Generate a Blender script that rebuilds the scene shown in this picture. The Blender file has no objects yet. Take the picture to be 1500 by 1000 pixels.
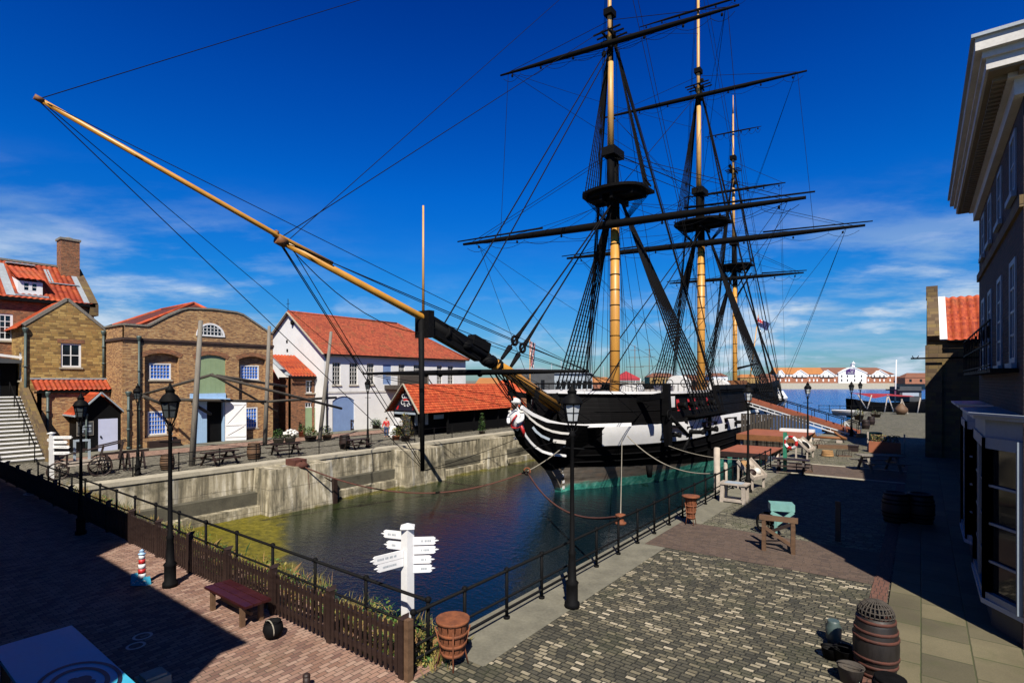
import bpy, bmesh, math, random
from mathutils import Vector as V, Matrix, Quaternion
R = math.radians; PI = math.pi
rnd = random.Random(11)
sc = bpy.context.scene; COL = sc.collection
# ---- the camera model used to read positions off the photograph (metres; X = right along the head of the dock, Y = along the quay)
F = 790.0; H = 5.0; HZ = 557.0; TH = R(37.2); S_ = math.sin(TH); C_ = math.cos(TH)
def G(u, v, z=0.0):
    d = (H - z) * F / (v - HZ); l = (u - 750) / F * d
    return V((-d * S_ + l * C_, d * C_ + l * S_, z))
def onX(u, v, X):
    t = (u - 750) / F; d = X / (-S_ + t * C_)
    return V((X, d * (C_ + t * S_), H - (v - HZ) / F * d))
def onY(u, v, Y):
    t = (u - 750) / F; d = Y / (C_ + t * S_)
    return V((d * (-S_ + t * C_), Y, H - (v - HZ) / F * d))
def lerp(a, b, t): return a + (b - a) * t
# ---------------------------------------------------------------- mesh builder
class MB:
    def __init__(s): s.v = []; s.f = []; s.m = []; s.s = []; s.mi = 0
    def add(s, vs, fs, sm=False):
        n = len(s.v); s.v += [V(p) for p in vs]
        for f in fs: s.f.append([n + i for i in f]); s.m.append(s.mi); s.s.append(sm)
    def box(s, x0, x1, y0, y1, z0, z1):
        s.add([(x0,y0,z0),(x1,y0,z0),(x1,y1,z0),(x0,y1,z0),(x0,y0,z1),(x1,y0,z1),(x1,y1,z1),(x0,y1,z1)],
              [(3,2,1,0),(4,5,6,7),(0,1,5,4),(1,2,6,5),(2,3,7,6),(3,0,4,7)])
    def bar(s, p, q, w, h=None, up=(0,0,1), taper=1.0):
        p = V(p); q = V(q); h = h or w; d = (q - p).normalized(); up = V(up)
        a = d.cross(up)
        if a.length < 1e-4: a = d.cross(V((0,1,0)))
        a.normalize(); b = a.cross(d)
        vs = []
        for c, k in ((p, 1), (q, taper)):
            for i, j in ((-1,-1),(1,-1),(1,1),(-1,1)): vs.append(c + a * (w*.5*i*k) + b * (h*.5*j*k))
        s.add(vs, [(3,2,1,0),(4,5,6,7),(0,1,5,4),(1,2,6,5),(2,3,7,6),(3,0,4,7)])
    def tube(s, pts, r, n=6, cap=True):
        pts = [V(p) for p in pts]; m = len(pts)
        rs = list(r) if isinstance(r, (list, tuple)) else [r] * m
        vs = []; fs = []; a = None
        for i, p in enumerate(pts):
            d = (pts[min(i+1, m-1)] - pts[max(i-1, 0)]).normalized()
            if a is None:
                a = d.cross(V((0,0,1)))
                if a.length < 1e-3: a = d.cross(V((0,1,0)))
            else: a = a - d * a.dot(d)
            a.normalize(); b = d.cross(a)
            for k in range(n):
                t = 2*PI*k/n; vs.append(p + (a*math.cos(t) + b*math.sin(t)) * rs[i])
        for i in range(m-1):
            for k in range(n): fs.append((i*n+k, i*n+(k+1)%n, (i+1)*n+(k+1)%n, (i+1)*n+k))
        s.add(vs, fs, n > 4)
        if cap:
            o = len(s.v) - len(vs)
            s.f.append([o+k for k in range(n)][::-1]); s.f.append([o+(m-1)*n+k for k in range(n)])
            s.m += [s.mi]*2; s.s += [False]*2
    def lathe(s, c, prof, n=14, axis=None):
        c = V(c); M = Matrix.Identity(3)
        if axis is not None: M = V((0,0,1)).rotation_difference(V(axis)).to_matrix()
        vs = []; fs = []
        for r, z in prof:
            for k in range(n):
                t = 2*PI*k/n; vs.append(c + M @ V((r*math.cos(t), r*math.sin(t), z)))
        for i in range(len(prof)-1):
            for k in range(n): fs.append((i*n+k, i*n+(k+1)%n, (i+1)*n+(k+1)%n, (i+1)*n+k))
        s.add(vs, fs, n > 6); o = len(s.v) - len(vs); e = o + (len(prof)-1)*n
        s.f.append([o+k for k in range(n)][::-1]); s.f.append([e+k for k in range(n)]); s.m += [s.mi]*2; s.s += [False]*2
    def prism(s, poly, off):
        n = len(poly); off = V(off); P = [V(p) for p in poly]
        s.add(P + [p + off for p in P], [tuple(range(n))[::-1], tuple(range(n, 2*n))] + [(i, (i+1)%n, n+(i+1)%n, n+i) for i in range(n)])
    def poly(s, pts): s.add(pts, [tuple(range(len(pts)))])
    def ell(s, c, rx, ry, rz, n=10, m=7, rot=None, jit=0):
        vs = []; fs = []; c = V(c)
        for i in range(m+1):
            a = PI*i/m
            for k in range(n):
                t = 2*PI*k/n; j = 1 + rnd.uniform(-jit, jit)
                p = V((rx*math.sin(a)*math.cos(t)*j, ry*math.sin(a)*math.sin(t)*j, rz*math.cos(a)*j))
                if rot: p = rot @ p
                vs.append(c + p)
        for i in range(m):
            for k in range(n): fs.append((i*n+k, (i+1)*n+k, (i+1)*n+(k+1)%n, i*n+(k+1)%n))
        s.add(vs, fs, True)
    def grid(s, rows, sm=False):
        n = len(rows[0]); vs = [p for r in rows for p in r]; fs = []
        for i in range(len(rows)-1):
            for k in range(n-1): fs.append((i*n+k, i*n+k+1, (i+1)*n+k+1, (i+1)*n+k))
        s.add(vs, fs, sm)
    def torus(s, c, Rr, r, axis=(0,0,1), n=20, k=6, a0=0, a1=2*PI):
        M = V((0,0,1)).rotation_difference(V(axis)).to_matrix(); c = V(c)
        s.tube([c + M @ V((Rr*math.cos(lerp(a0,a1,i/n)), Rr*math.sin(lerp(a0,a1,i/n)), 0)) for i in range(n+1)], r, k, False)
    def build(s, name, mats, parent=None, bevel=0):
        me = bpy.data.meshes.new(name); off = WL.get(parent, V((0,0,0))) if parent else V((0,0,0))
        me.from_pydata([tuple(p - off) for p in s.v], [], s.f)
        if not isinstance(mats, (list, tuple)): mats = [mats]
        for m in mats: me.materials.append(m)
        me.polygons.foreach_set('material_index', s.m); me.polygons.foreach_set('use_smooth', s.s); me.update()
        bm = bmesh.new(); bm.from_mesh(me); bmesh.ops.recalc_face_normals(bm, faces=bm.faces); bm.to_mesh(me); bm.free()
        o = bpy.data.objects.new(name, me); COL.objects.link(o)
        if parent: o.parent = parent
        WL[o] = off.copy()
        if bevel:
            b = o.modifiers.new('bevel', 'BEVEL'); b.width = bevel; b.segments = 1; b.limit_method = 'ANGLE'
        return o
WL = {}
def tag(o, label=None, cat=None, group=None, kind=None):
    if label: o['label'] = label
    if cat: o['category'] = cat
    if group: o['group'] = group
    if kind: o['kind'] = kind
    return o
def thing(name, loc, label, cat, group=None):
    o = bpy.data.objects.new(name, None); COL.objects.link(o); o.location = loc; o.empty_display_size = .2
    WL[o] = V(loc); return tag(o, label, cat, group)
def solo(name, mb, mats, label, cat, group=None, base=None):       # a thing that is one mesh, its origin at its base
    if base is None:
        n = len(mb.v); base = V((sum(p.x for p in mb.v)/n, sum(p.y for p in mb.v)/n, min(p.z for p in mb.v)))
    mb.v = [p - V(base) for p in mb.v]
    o = mb.build(name, mats); o.location = base; WL[o] = V(base); return tag(o, label, cat, group)
def struct(name, mb, mats): return tag(mb.build(name, mats), kind='structure')
def kids(o): return [c for c in bpy.data.objects if c.parent == o]
KID = {}
def dup(o, loc, rz, label, sc_=1.0, group=None):
    def cp(x, par):
        c = x.copy(); COL.objects.link(c)
        if par: c.parent = par
        for k in KID.setdefault(x, kids(x)): cp(k, c)
        return c
    c = cp(o, None); c.location = loc; c.rotation_euler = (0, 0, rz); c.scale = (sc_,)*3; c['label'] = label
    if group: c['group'] = group
    return c
def spread(proto, group, items):
    """items: (loc, rz, scale, label); the first one moves the prototype itself"""
    proto['group'] = group
    for i, (loc, rz, s, lab) in enumerate(items):
        if i == 0: first = (loc, rz, s, lab)
        else: dup(proto, loc, rz, lab, s, group)
    loc, rz, s, lab = first; proto.location = loc; proto.rotation_euler = (0,0,rz); proto.scale = (s,)*3; proto['label'] = lab
# ---------------------------------------------------------------- materials
def srgb(h):
    h = h.lstrip('#'); f = lambda c: c/12.92 if c <= .04045 else ((c+.055)/1.055)**2.4
    return tuple(f(int(h[i:i+2], 16)/255) for i in (0,2,4))
class NT:
    def __init__(s, name):
        s.mat = bpy.data.materials.new(name); s.mat.use_nodes = True; s.t = s.mat.node_tree
        s.b = s.t.nodes['Principled BSDF']; s.g = s.n('ShaderNodeNewGeometry')
    def n(s, t, **kw):
        x = s.t.nodes.new(t)
        for k, v in kw.items(): setattr(x, k, v)
        return x
    def put(s, sock, val):
        if isinstance(val, bpy.types.NodeSocket): s.t.links.new(val, sock)
        elif isinstance(val, (tuple, list)) and sock.type == 'RGBA': sock.default_value = tuple(val)[:3] + (1,)
        else: sock.default_value = val
    def m(s, op, a, b=None, c=None):
        x = s.n('ShaderNodeMath', operation=op)
        for i, q in enumerate((a, b, c)):
            if q is not None: s.put(x.inputs[i], q)
        return x.outputs[0]
    def mr(s, v, a, b, c=0., d=1., smooth=False):
        x = s.n('ShaderNodeMapRange'); x.interpolation_type = 'SMOOTHSTEP' if smooth else 'LINEAR'
        for i, q in enumerate((v, a, b, c, d)): s.put(x.inputs[i], q)
        return x.outputs[0]
    def mix(s, fac, a, b, mode='MIX'):
        x = s.n('ShaderNodeMix', data_type='RGBA', blend_type=mode)
        s.put(x.inputs[0], fac); s.put(x.inputs[6], a); s.put(x.inputs[7], b); return x.outputs[2]
    def noise(s, scale, detail=4, rough=.55, vec=None, dim='3D'):
        x = s.n('ShaderNodeTexNoise'); x.noise_dimensions = dim
        s.put(x.inputs['Scale'], scale); s.put(x.inputs['Detail'], detail); s.put(x.inputs['Roughness'], rough)
        s.put(x.inputs['Vector'], vec if vec is not None else s.g.outputs['Position']); return x.outputs[0]
    def vmul(s, v, k):
        x = s.n('ShaderNodeVectorMath', operation='MULTIPLY'); s.put(x.inputs[0], v); x.inputs[1].default_value = k; return x.outputs[0]
    def sep(s, v):
        x = s.n('ShaderNodeSeparateXYZ'); s.put(x.inputs[0], v); return x.outputs
    def comb(s, x_, y_, z_=0.):
        x = s.n('ShaderNodeCombineXYZ'); s.put(x.inputs[0], x_); s.put(x.inputs[1], y_); s.put(x.inputs[2], z_); return x.outputs[0]
    def ramp(s, v, stops, const=False):
        x = s.n('ShaderNodeValToRGB'); r = x.color_ramp; s.put(x.inputs[0], v)
        if const: r.interpolation = 'CONSTANT'
        while len(r.elements) > 1: r.elements.remove(r.elements[0])
        r.elements[0].position = stops[0][0]; r.elements[0].color = tuple(stops[0][1])+(1,)
        for p, c in stops[1:]:
            e = r.elements.new(p); e.color = tuple(c)+(1,)
        return x.outputs[0]
    def bump(s, h, strength=.5, dist=.02):
        x = s.n('ShaderNodeBump'); s.put(x.inputs['Height'], h); x.inputs['Strength'].default_value = strength; x.inputs['Distance'].default_value = dist
        s.put(s.b.inputs['Normal'], x.outputs[0])
    def done(s, col, rough=.6, metal=0., spec=None):
        s.put(s.b.inputs['Base Color'], s.mix(1., col, (.76,.76,.76), 'MULTIPLY'))   # the photograph is exposed for the sun
        s.put(s.b.inputs['Roughness'], rough); s.put(s.b.inputs['Metallic'], metal)
        if spec is not None: s.b.inputs['Specular IOR Level'].default_value = spec
        return s.mat
def pm(name, col, rough=.6, var=.25, scale=2.5, metal=0., bump=.15, grain=None, spec=None):
    """painted / plain material: base colour with soft blotches, fine grain and a little relief"""
    if isinstance(col, str): col = srgb(col)
    n = NT(name); vec = n.vmul(n.g.outputs['Position'], grain) if grain else None
    a = n.noise(scale, 5, .6, vec); b = n.noise(scale*9, 3, .6, vec)
    f = n.m('ADD', n.m('MULTIPLY', a, .65), n.m('MULTIPLY', b, .35)); f = n.mr(f, .3, .7)
    c = n.mix(f, tuple(x*(1-var) for x in col), tuple(min(1, x*(1+var)) for x in col))
    if bump: n.bump(b, bump, .012)
    return n.done(c, n.mr(a, .3, .7, rough*.85, min(1, rough*1.15)), metal, spec)
def cm(name, w, h, cols, mortar, mw=.012, plane='wall', rough=.85, bump=.5, cluster=.0, cscale=.35, jit=True, wob=.0, dirt=.25, swap=False, dist=.02, offs=.5, moss=0.):
    """courses of bricks / setts / slabs / tiles, each with a colour of its own"""
    n = NT(name); P = n.g.outputs['Position']
    if wob:
        nz = n.n('ShaderNodeTexNoise'); n.put(nz.inputs['Vector'], P); nz.inputs['Scale'].default_value = 7
        vm = n.n('ShaderNodeVectorMath', operation='MULTIPLY_ADD'); n.put(vm.inputs[0], nz.outputs['Color']); vm.inputs[1].default_value = (wob,)*3; n.put(vm.inputs[2], P); P2 = vm.outputs[0]
    else: P2 = P
    x, y, z = n.sep(P2)
    if plane == 'ground':
        u, v = (y, x) if swap else (x, y)
    else:
        nx, ny, nz_ = n.sep(n.g.outputs['True Normal'])
        k = n.m('GREATER_THAN', n.m('ABSOLUTE', nx), n.m('ABSOLUTE', ny))
        u = n.m('ADD', n.m('MULTIPLY', y, k), n.m('MULTIPLY', x, n.m('SUBTRACT', 1., k))); v = z
    vr = n.m('DIVIDE', v, h); row = n.m('FLOOR', vr)
    wn0 = n.n('ShaderNodeTexWhiteNoise', noise_dimensions='1D'); n.put(wn0.inputs['W'], row)
    o = wn0.outputs[0] if jit else n.m('MULTIPLY', n.m('MODULO', row, 2.), offs)
    ur = n.m('ADD', n.m('DIVIDE', u, w), o); colm = n.m('FLOOR', ur)
    wn = n.n('ShaderNodeTexWhiteNoise', noise_dimensions='2D'); n.put(wn.inputs['Vector'], n.comb(colm, row))
    fu = n.m('FRACT', ur); fv = n.m('FRACT', vr)
    eu = n.m('MULTIPLY', n.m('MINIMUM', fu, n.m('SUBTRACT', 1., fu)), w); ev = n.m('MULTIPLY', n.m('MINIMUM', fv, n.m('SUBTRACT', 1., fv)), h)
    e = n.m('MINIMUM', eu, ev); mask = n.mr(e, mw*.3, mw*1.4, smooth=True)
    rv = wn.outputs[0]
    if cluster: rv = n.m('ADD', rv, n.m('MULTIPLY', n.m('SUBTRACT', n.noise(cscale, 2), .5), cluster))
    k = len(cols); stops = [(i/max(1, k-1), srgb(c) if isinstance(c, str) else c) for i, c in enumerate(cols)]
    c = n.ramp(rv, stops)
    fine = n.noise(40., 4, .7); c = n.mix(.35, c, n.mix(n.mr(fine, .3, .7), (.25,)*3, (1.,)*3), 'MULTIPLY') if dirt else c
    big = n.noise(.6, 5, .6); c = n.mix(dirt, c, n.mix(n.mr(big, .35, .65), (.35,.33,.3), (1.,1.,1.)), 'MULTIPLY')
    mo = srgb(mortar) if isinstance(mortar, str) else mortar
    if moss:
        mk = n.m('MULTIPLY', n.mr(n.noise(.9, 6, .65), .50, .66, smooth=True), moss); mo = n.mix(mk, mo, (.055,.075,.012)); c = n.mix(n.m('MULTIPLY', mk, .35), c, (.07,.08,.025))
    c = n.mix(mask, mo, c)
    hgt = n.m('ADD', mask, n.m('MULTIPLY', fine, .35)); hgt = n.m('ADD', hgt, n.m('MULTIPLY', wn.outputs[0], .3))
    n.bump(hgt, bump, dist)
    return n.done(c, rough)
M = {}
M['black'] = pm('black_paint', (.004,.004,.0045), .75, .4, spec=.06)
M['rope'] = pm('tarred_rope', (.006,.006,.007), .9, .3, 8, spec=.1)
M['rope_l'] = pm('pale_rope', (.32,.29,.23), .9, .3, 10)
M['rope_red'] = pm('rusty_chain', (.10,.03,.018), .85, .5, 10)
M['ochre'] = pm('ochre_mast_paint', (.60,.29,.05), .45, .18, 1.2, grain=(6,6,.7))
M['cream'] = pm('cream_mast_paint', (.66,.37,.11), .5, .12, 1.5)
M['yellow'] = pm('bowsprit_paint', (.58,.27,.035), .4, .2, 1.5)
M['white'] = pm('white_paint', (.82,.82,.82), .5, .08, 1.5)
M['offwhite'] = pm('weathered_white', (.62,.60,.56), .7, .2, 2)
M['iron'] = pm('black_iron', (.0045,.0045,.005), .7, .4, 6, bump=.2, spec=.10)
M['rust'] = pm('rusty_iron', (.20,.06,.02), .85, .55, 6, bump=.5)
M['wood_d'] = pm('dark_stained_wood', (.022,.009,.006), .6, .45, 3, grain=(1,1,6))
M['wood_m'] = pm('brown_wood', (.13,.07,.035), .7, .4, 3, grain=(1,1,4))
M['wood_g'] = pm('weathered_grey_timber', (.20,.18,.15), .85, .4, 2.5, grain=(5,5,.6), bump=.4)
M['wood_b'] = pm('bleached_timber', (.42,.36,.30), .85, .35, 3)
M['wood_o'] = pm('orange_brown_timber', (.22,.085,.025), .7, .35, 3)
M['deck_r'] = pm('red_brown_deck', (.30,.09,.045), .75, .25, 3)
M['bench_r'] = pm('maroon_bench_paint', (.040,.006,.006), .45, .3, 4)
M['red'] = pm('red_paint', (.50,.02,.02), .5, .2, 3)
M['darkred'] = pm('dark_red_canvas', (.33,.02,.03), .8, .2, 2)
M['teal'] = pm('pale_teal_paint', (.17,.36,.33), .6, .2, 4)
M['green'] = pm('green_paint', (.03,.22,.13), .5, .2, 4)
M['sage'] = pm('sage_green_paint', (.27,.36,.20), .6, .1, 2)
M['lilac'] = pm('pale_lilac_door', (.56,.60,.80), .6, .06, 2)
M['ltblue'] = pm('pale_blue_paint', (.36,.54,.76), .55, .1, 2)
M['midblue'] = pm('mid_blue_door', (.20,.30,.52), .6, .12, 2)
M['blue_top'] = pm('blue_painted_board', (.06,.46,.68), .45, .15, 2)
M['navy'] = pm('navy_ring_paint', (.012,.012,.03), .5, .3, 3)
M['bluepane'] = pm('blue_window_pane', (.035,.16,.62), .3, .12, 1, spec=.2)
M['glass'] = pm('dark_window_glass', (.012,.015,.02), .06, .3, .8, bump=0)
M['lampglass_d'] = pm('silhouetted_lantern_glass', (.06,.07,.075), .2, .15, 3, bump=0)  # same lantern glass, its colour darkened for lamps seen in silhouette
M['lampglass'] = pm('lantern_glass', (.50,.53,.55), .15, .12, 3, bump=0)
M['lead'] = pm('lead_flashing', (.34,.38,.42), .5, .2, 3)
M['pipe'] = pm('grey_green_pipe', (.06,.09,.085), .5, .25, 3)
M['stucco'] = pm('white_render', (.80,.80,.79), .85, .10, .7, bump=.2)
M['stone_trim'] = pm('pale_stone_trim', (.42,.37,.28), .8, .2, 2.5)
M['grey'] = pm('grey_cladding', (.18,.19,.20), .6, .15, 1)
M['dgrey'] = pm('dark_grey_cladding', (.05,.055,.06), .6, .2, 1)
M['soffit'] = pm('brown_soffit_board', (.22,.18,.12), .75, .2, 2)  # plain brown board for the soffit and dentils
M['bayjoin'] = pm('dull_blue_grey_joinery', (.24,.29,.34), .6, .15, 2)
M['bluewhite'] = pm('pale_blue_grey_joinery', (.34,.40,.46), .55, .12, 2)
M['skin'] = pm('skin', (.50,.29,.20), .55, .08, 6)
M['skin_d'] = pm('carved_brown_face', (.05,.028,.02), .5, .2, 6)
M['denim'] = pm('blue_trousers', (.03,.06,.15), .9, .2, 6)
M['hair'] = pm('dark_hair', (.02,.014,.01), .7, .2, 9)
M['leaf'] = pm('green_leaves', (.07,.15,.025), .55, .5, 5)
M['leaf_d'] = pm('dark_leaves', (.03,.07,.018), .55, .5, 5)
M['leaf_y'] = pm('dry_yellow_grass', (.24,.20,.045), .7, .5, 3)
M['flower'] = pm('white_petals', (.72,.70,.66), .7, .1, 8)
M['terracotta'] = pm('terracotta', (.34,.11,.05), .8, .2, 5)
M['spar'] = pm('dark_weathered_spar', (.055,.045,.035), .85, .5, 3, grain=(4,4,1.5), bump=.4)
M['hoop_d'] = pm('dull_rust_hoop', (.075,.02,.010), .8, .5, 6, bump=.4)
M['brown'] = pm('cask_oak', (.012,.008,.006), .6, .45, 4, grain=(3,3,.6))
M['cancolour'] = pm('canvas_white', (.70,.70,.69), .8, .08, 1.5)
M['purple'] = pm('purple_sign', (.06,.015,.13), .5, .1, 1)
M['canvas'] = pm('tan_canvas', (.36,.20,.08), .85, .25, 4)
# masonry and paving
M['brick_w'] = cm('warehouse_brick', .23, .078, ['#7a4e36','#b07e52','#d8a86e','#be8a56','#8a5436','#e2b87e'], '#a08c6c', .010, cluster=.8, cscale=.9, dirt=.18)
M['brick_l'] = cm('lit_gable_brick', .23, .078, ['#9a6a44','#c4925e','#d2a878','#b47c4e'], '#aa9878', .010)
M['brick_r'] = cm('red_brick', .23, .078, ['#6a3e2a','#955838','#b87448','#7c4a30'], '#8a745a', .010, cluster=.5)
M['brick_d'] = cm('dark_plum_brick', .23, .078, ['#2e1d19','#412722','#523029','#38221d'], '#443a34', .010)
M['stone'] = cm('sandstone_blocks', .40, .16, ['#8c6c38','#b8924e','#d0ac66','#a98046','#7a5c32','#c49c58'], '#86724a', .014, wob=.03, cluster=.6, dirt=.2)
M['stone_f'] = cm('brown_sandstone', .5, .25, ['#6e5a3c','#86703f','#7a6346','#5e4a32'], '#5a4c36', .014, wob=.03)
M['pantile'] = cm('orange_pantiles', .30, .22, ['#a03414','#cc4e20','#e0682e','#b84018','#d85a26'], '#7a2410', .001, bump=.2, cluster=.4, dirt=.25, moss=.8, rough=.75)
M['flat_tile'] = cm('red_plain_tiles', .22, .13, ['#964028','#b85232','#c8623c','#a8482c'], '#6a2a1a', .008, bump=.6, cluster=.5, cscale=.5, dirt=.35, jit=False, moss=.7)
M['dark_tile'] = cm('dark_red_tiles', .22, .13, ['#4e2018','#6e2a1c','#7c3222'], '#3a1812', .008, bump=.6, jit=False)
M['shed_tile'] = cm('orange_interlocking_tiles', .30, .20, ['#b84016','#d85526','#e66a36','#cc4c20'], '#7a2610', .010, bump=.8, jit=False, dirt=.2, moss=.6, dist=.04, offs=0)
M['setts'] = cm('granite_setts', .195, .105, [(.060,.056,.038),(.090,.083,.055),(.135,.122,.080),(.095,.087,.060),(.18,.158,.10),(.29,.25,.16),(.66,.57,.41)], (.034,.033,.020), .012, 'ground', wob=.026, cluster=.45, cscale=.8, bump=1., rough=.8, dist=.05, dirt=.3, moss=.4)
M['setts_f'] = cm('worn_setts', .24, .13, [(.09,.086,.055),(.16,.15,.10),(.24,.22,.15),(.13,.12,.08),(.33,.30,.21)], (.04,.038,.03), .014, 'ground', wob=.02, cluster=.5, bump=.9, dist=.03, moss=.7)
M['pave'] = cm('pink_block_paving', .21, .105, [(.28,.15,.105),(.40,.235,.17),(.50,.33,.25),(.34,.20,.15),(.22,.115,.09)], (.06,.045,.035), .007, 'ground', cluster=.5, cscale=.7, bump=.5, swap=True, jit=False, wob=.008, moss=.25)
M['band'] = cm('brown_brick_band', .215, .105, [(.105,.072,.052),(.135,.088,.062),(.155,.105,.078),(.09,.06,.046)], (.05,.038,.03), .007, 'ground', cluster=.4, bump=.4, wob=.006)
M['edge_brick'] = cm('red_edging_brick', .11, .22, [(.16,.07,.045),(.2,.09,.06),(.13,.055,.04)], (.04,.03,.025), .008, 'ground', bump=.5)
M['flags'] = cm('yorkstone_flags', .92, .74, [(.15,.13,.070),(.21,.18,.10),(.18,.155,.088),(.125,.11,.062)], (.055,.06,.02), .014, 'ground', wob=.015, bump=.5, swap=True, dirt=.45, moss=.9)
M['cobble'] = cm('rough_cobbles', .22, .15, [(.15,.135,.10),(.25,.23,.175),(.36,.33,.26),(.19,.175,.13)], (.05,.045,.034), .02, 'ground', wob=.06, cluster=.5, bump=1., dist=.04)
M['far_brick'] = pm('far_red_brick', (.33,.13,.07), .85, .25, .6)
M['far_roof_o'] = pm('far_orange_roof', (.40,.16,.045), .85, .15, .3)
M['far_roof_b'] = pm('far_brown_roof', (.19,.075,.042), .85, .2, .3)
def m_concrete():
    n = NT('stained_concrete_wall'); P = n.g.outputs['Position']
    st = n.noise(1.0, 6, .65, n.vmul(P, (2.2,2.2,.22))); st2 = n.noise(1., 4, .6, n.vmul(P, (.9,.9,.08))); bl = n.noise(.9, 6, .65)
    c = n.ramp(st, [(.32,(.06,.055,.04)),(.45,(.26,.225,.15)),(.54,(.46,.405,.285)),(.68,(.78,.72,.58))])
    c = n.mix(n.mr(bl, .48, .66), c, (.10,.09,.06)); c = n.mix(n.m('MULTIPLY', n.mr(st2, .58, .68), .8), c, (.58,.56,.50))
    z = n.sep(P)[2]; wt = n.mr(n.m('ADD', z, n.m('MULTIPLY', n.noise(1.6, 4), .9)), -2.45, -2.15)   # weed line above the water
    c = n.mix(wt, n.mix(n.noise(3., 4), (.10,.085,.012), (.24,.20,.03)), c)
    x, y, z_ = n.sep(P); br = n.n('ShaderNodeTexBrick'); n.put(br.inputs['Vector'], n.comb(n.m('ADD', x, y), z_)); br.inputs['Scale'].default_value = 1; br.inputs['Brick Width'].default_value = 2.6; br.inputs['Row Height'].default_value = 1.25; br.inputs['Mortar Size'].default_value = .016
    c = n.mix(n.m('MULTIPLY', br.outputs['Fac'], .45), c, (.05,.045,.035))
    n.bump(n.m('ADD', n.noise(25., 4), n.m('SUBTRACT', n.noise(2., 4), br.outputs['Fac'])), .6, .04); return n.done(c, .9)
M['concrete'] = m_concrete()
M['ledge'] = pm('dark_ledge_stone', (.085,.078,.055), .9, .45, 1.6, bump=.4)  # darker stone tone for the dock ledge and the stair flight
M['coping'] = pm('pale_coping_stone', (.44,.40,.31), .85, .3, 1.6, bump=.4)
M['conc_edge'] = pm('worn_concrete_edge', (.17,.16,.12), .9, .35, 1.8, bump=.4)
def m_copper():
    n = NT('weathered_copper_sheathing'); P = n.g.outputs['Position']; x, y, z = n.sep(P)
    st = n.noise(1.2, 5, .6, n.vmul(P, (.4,.4,2.5)))
    lv = n.m('ADD', n.m('SUBTRACT', -1.95, z), n.m('MULTIPLY', n.m('SUBTRACT', y, 37.), .075)); lv = n.m('ADD', lv, n.m('MULTIPLY', n.m('SUBTRACT', st, .5), 1.1))
    f = n.mr(lv, -.12, .2, smooth=True)
    br = n.ramp(st, [(.3,(.09,.065,.045)),(.5,(.23,.20,.165)),(.7,(.30,.20,.14))]); gr = n.ramp(n.noise(2.5, 4), [(.35,(.03,.22,.17)),(.52,(.06,.40,.31)),(.68,(.20,.58,.47))])
    c = n.mix(f, br, gr)
    br_ = n.n('ShaderNodeTexBrick'); n.put(br_.inputs['Vector'], n.comb(y, z)); br_.inputs['Scale'].default_value = 1; br_.inputs['Brick Width'].default_value = 1.2; br_.inputs['Row Height'].default_value = .36; br_.inputs['Mortar Size'].default_value = .012
    c = n.mix(n.m('MULTIPLY', br_.outputs['Fac'], .5), c, (.02,.03,.025)); n.bump(st, .3, .03); return n.done(c, .6, .1)
M['copper'] = m_copper()
def m_hull():
    n = NT('black_hull_planking'); z = n.sep(n.g.outputs['Position'])[2]
    fz = n.m('FRACT', n.m('DIVIDE', z, .27)); seam = n.mr(n.m('MINIMUM', fz, n.m('SUBTRACT', 1., fz)), .03, .12)
    st = n.noise(2., 5, .6, n.vmul(n.g.outputs['Position'], (.3,.3,3.)))
    n.bump(n.m('ADD', seam, n.m('MULTIPLY', st, .4)), .35, .02)
    return n.done(n.mix(st, (.0015,.0015,.002), (.005,.0045,.0045)), n.mr(st, .3, .7, .6, .8), spec=.08)
M['hull'] = m_hull()
# ================================================================ camera, sun, sky
cam = bpy.data.cameras.new('camera'); co = bpy.data.objects.new('camera', cam); COL.objects.link(co)
cam.sensor_width = 36; cam.sensor_fit = 'HORIZONTAL'; cam.lens = F/1500*36; cam.shift_y = (HZ-500)/1500; cam.clip_start = .1; cam.clip_end = 8000
co.location = (0,0,H); co.rotation_euler = (R(90), 0, TH); sc.camera = co
EL = R(47.5); AZ = (-.62, .785)                      # where shadows point on the ground
sd = V((AZ[0]*math.cos(EL), AZ[1]*math.cos(EL), -math.sin(EL))).normalized()
sl = bpy.data.lights.new('sun', 'SUN'); sl.energy = 5.0; sl.angle = R(.5); sl.color = (1., .93, .82)
so = bpy.data.objects.new('sun', sl); COL.objects.link(so); so.rotation_euler = sd.to_track_quat('-Z', 'Y').to_euler(); so.location = (20,-25,40)
w = bpy.data.worlds.new('World'); sc.world = w; w.use_nodes = True
class WT(NT):
    def __init__(s): s.t = w.node_tree
W = WT(); bg = w.node_tree.nodes['Background']; tc = W.n('ShaderNodeTexCoord'); D = tc.outputs['Generated']
class _G: pass
sky = W.n('ShaderNodeTexSky', sky_type='NISHITA'); sky.sun_disc = False; sky.sun_elevation = EL; sky.sun_rotation = R(141.7); sky.air_density = 1.; sky.dust_density = .3; sky.ozone_density = 2.
dx, dy, dz = W.sep(D); el = W.m('MAXIMUM', dz, 0.)
hs = W.n('ShaderNodeHueSaturation'); hs.inputs['Saturation'].default_value = 1.35; W.put(hs.inputs['Color'], sky.outputs[0])
pol = W.ramp(el, [(0,(.44,.68,1.0)),(.06,(.34,.70,1.12)),(.18,(.09,.74,1.35)),(.32,(.014,.72,1.55)),(.46,(.004,.56,1.42)),(.58,(.001,.40,1.2)),(.70,(.004,.20,.44)),(1,(.012,.075,.14))])
skyc = W.mix(1., hs.outputs[0], pol, 'MULTIPLY')
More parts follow.
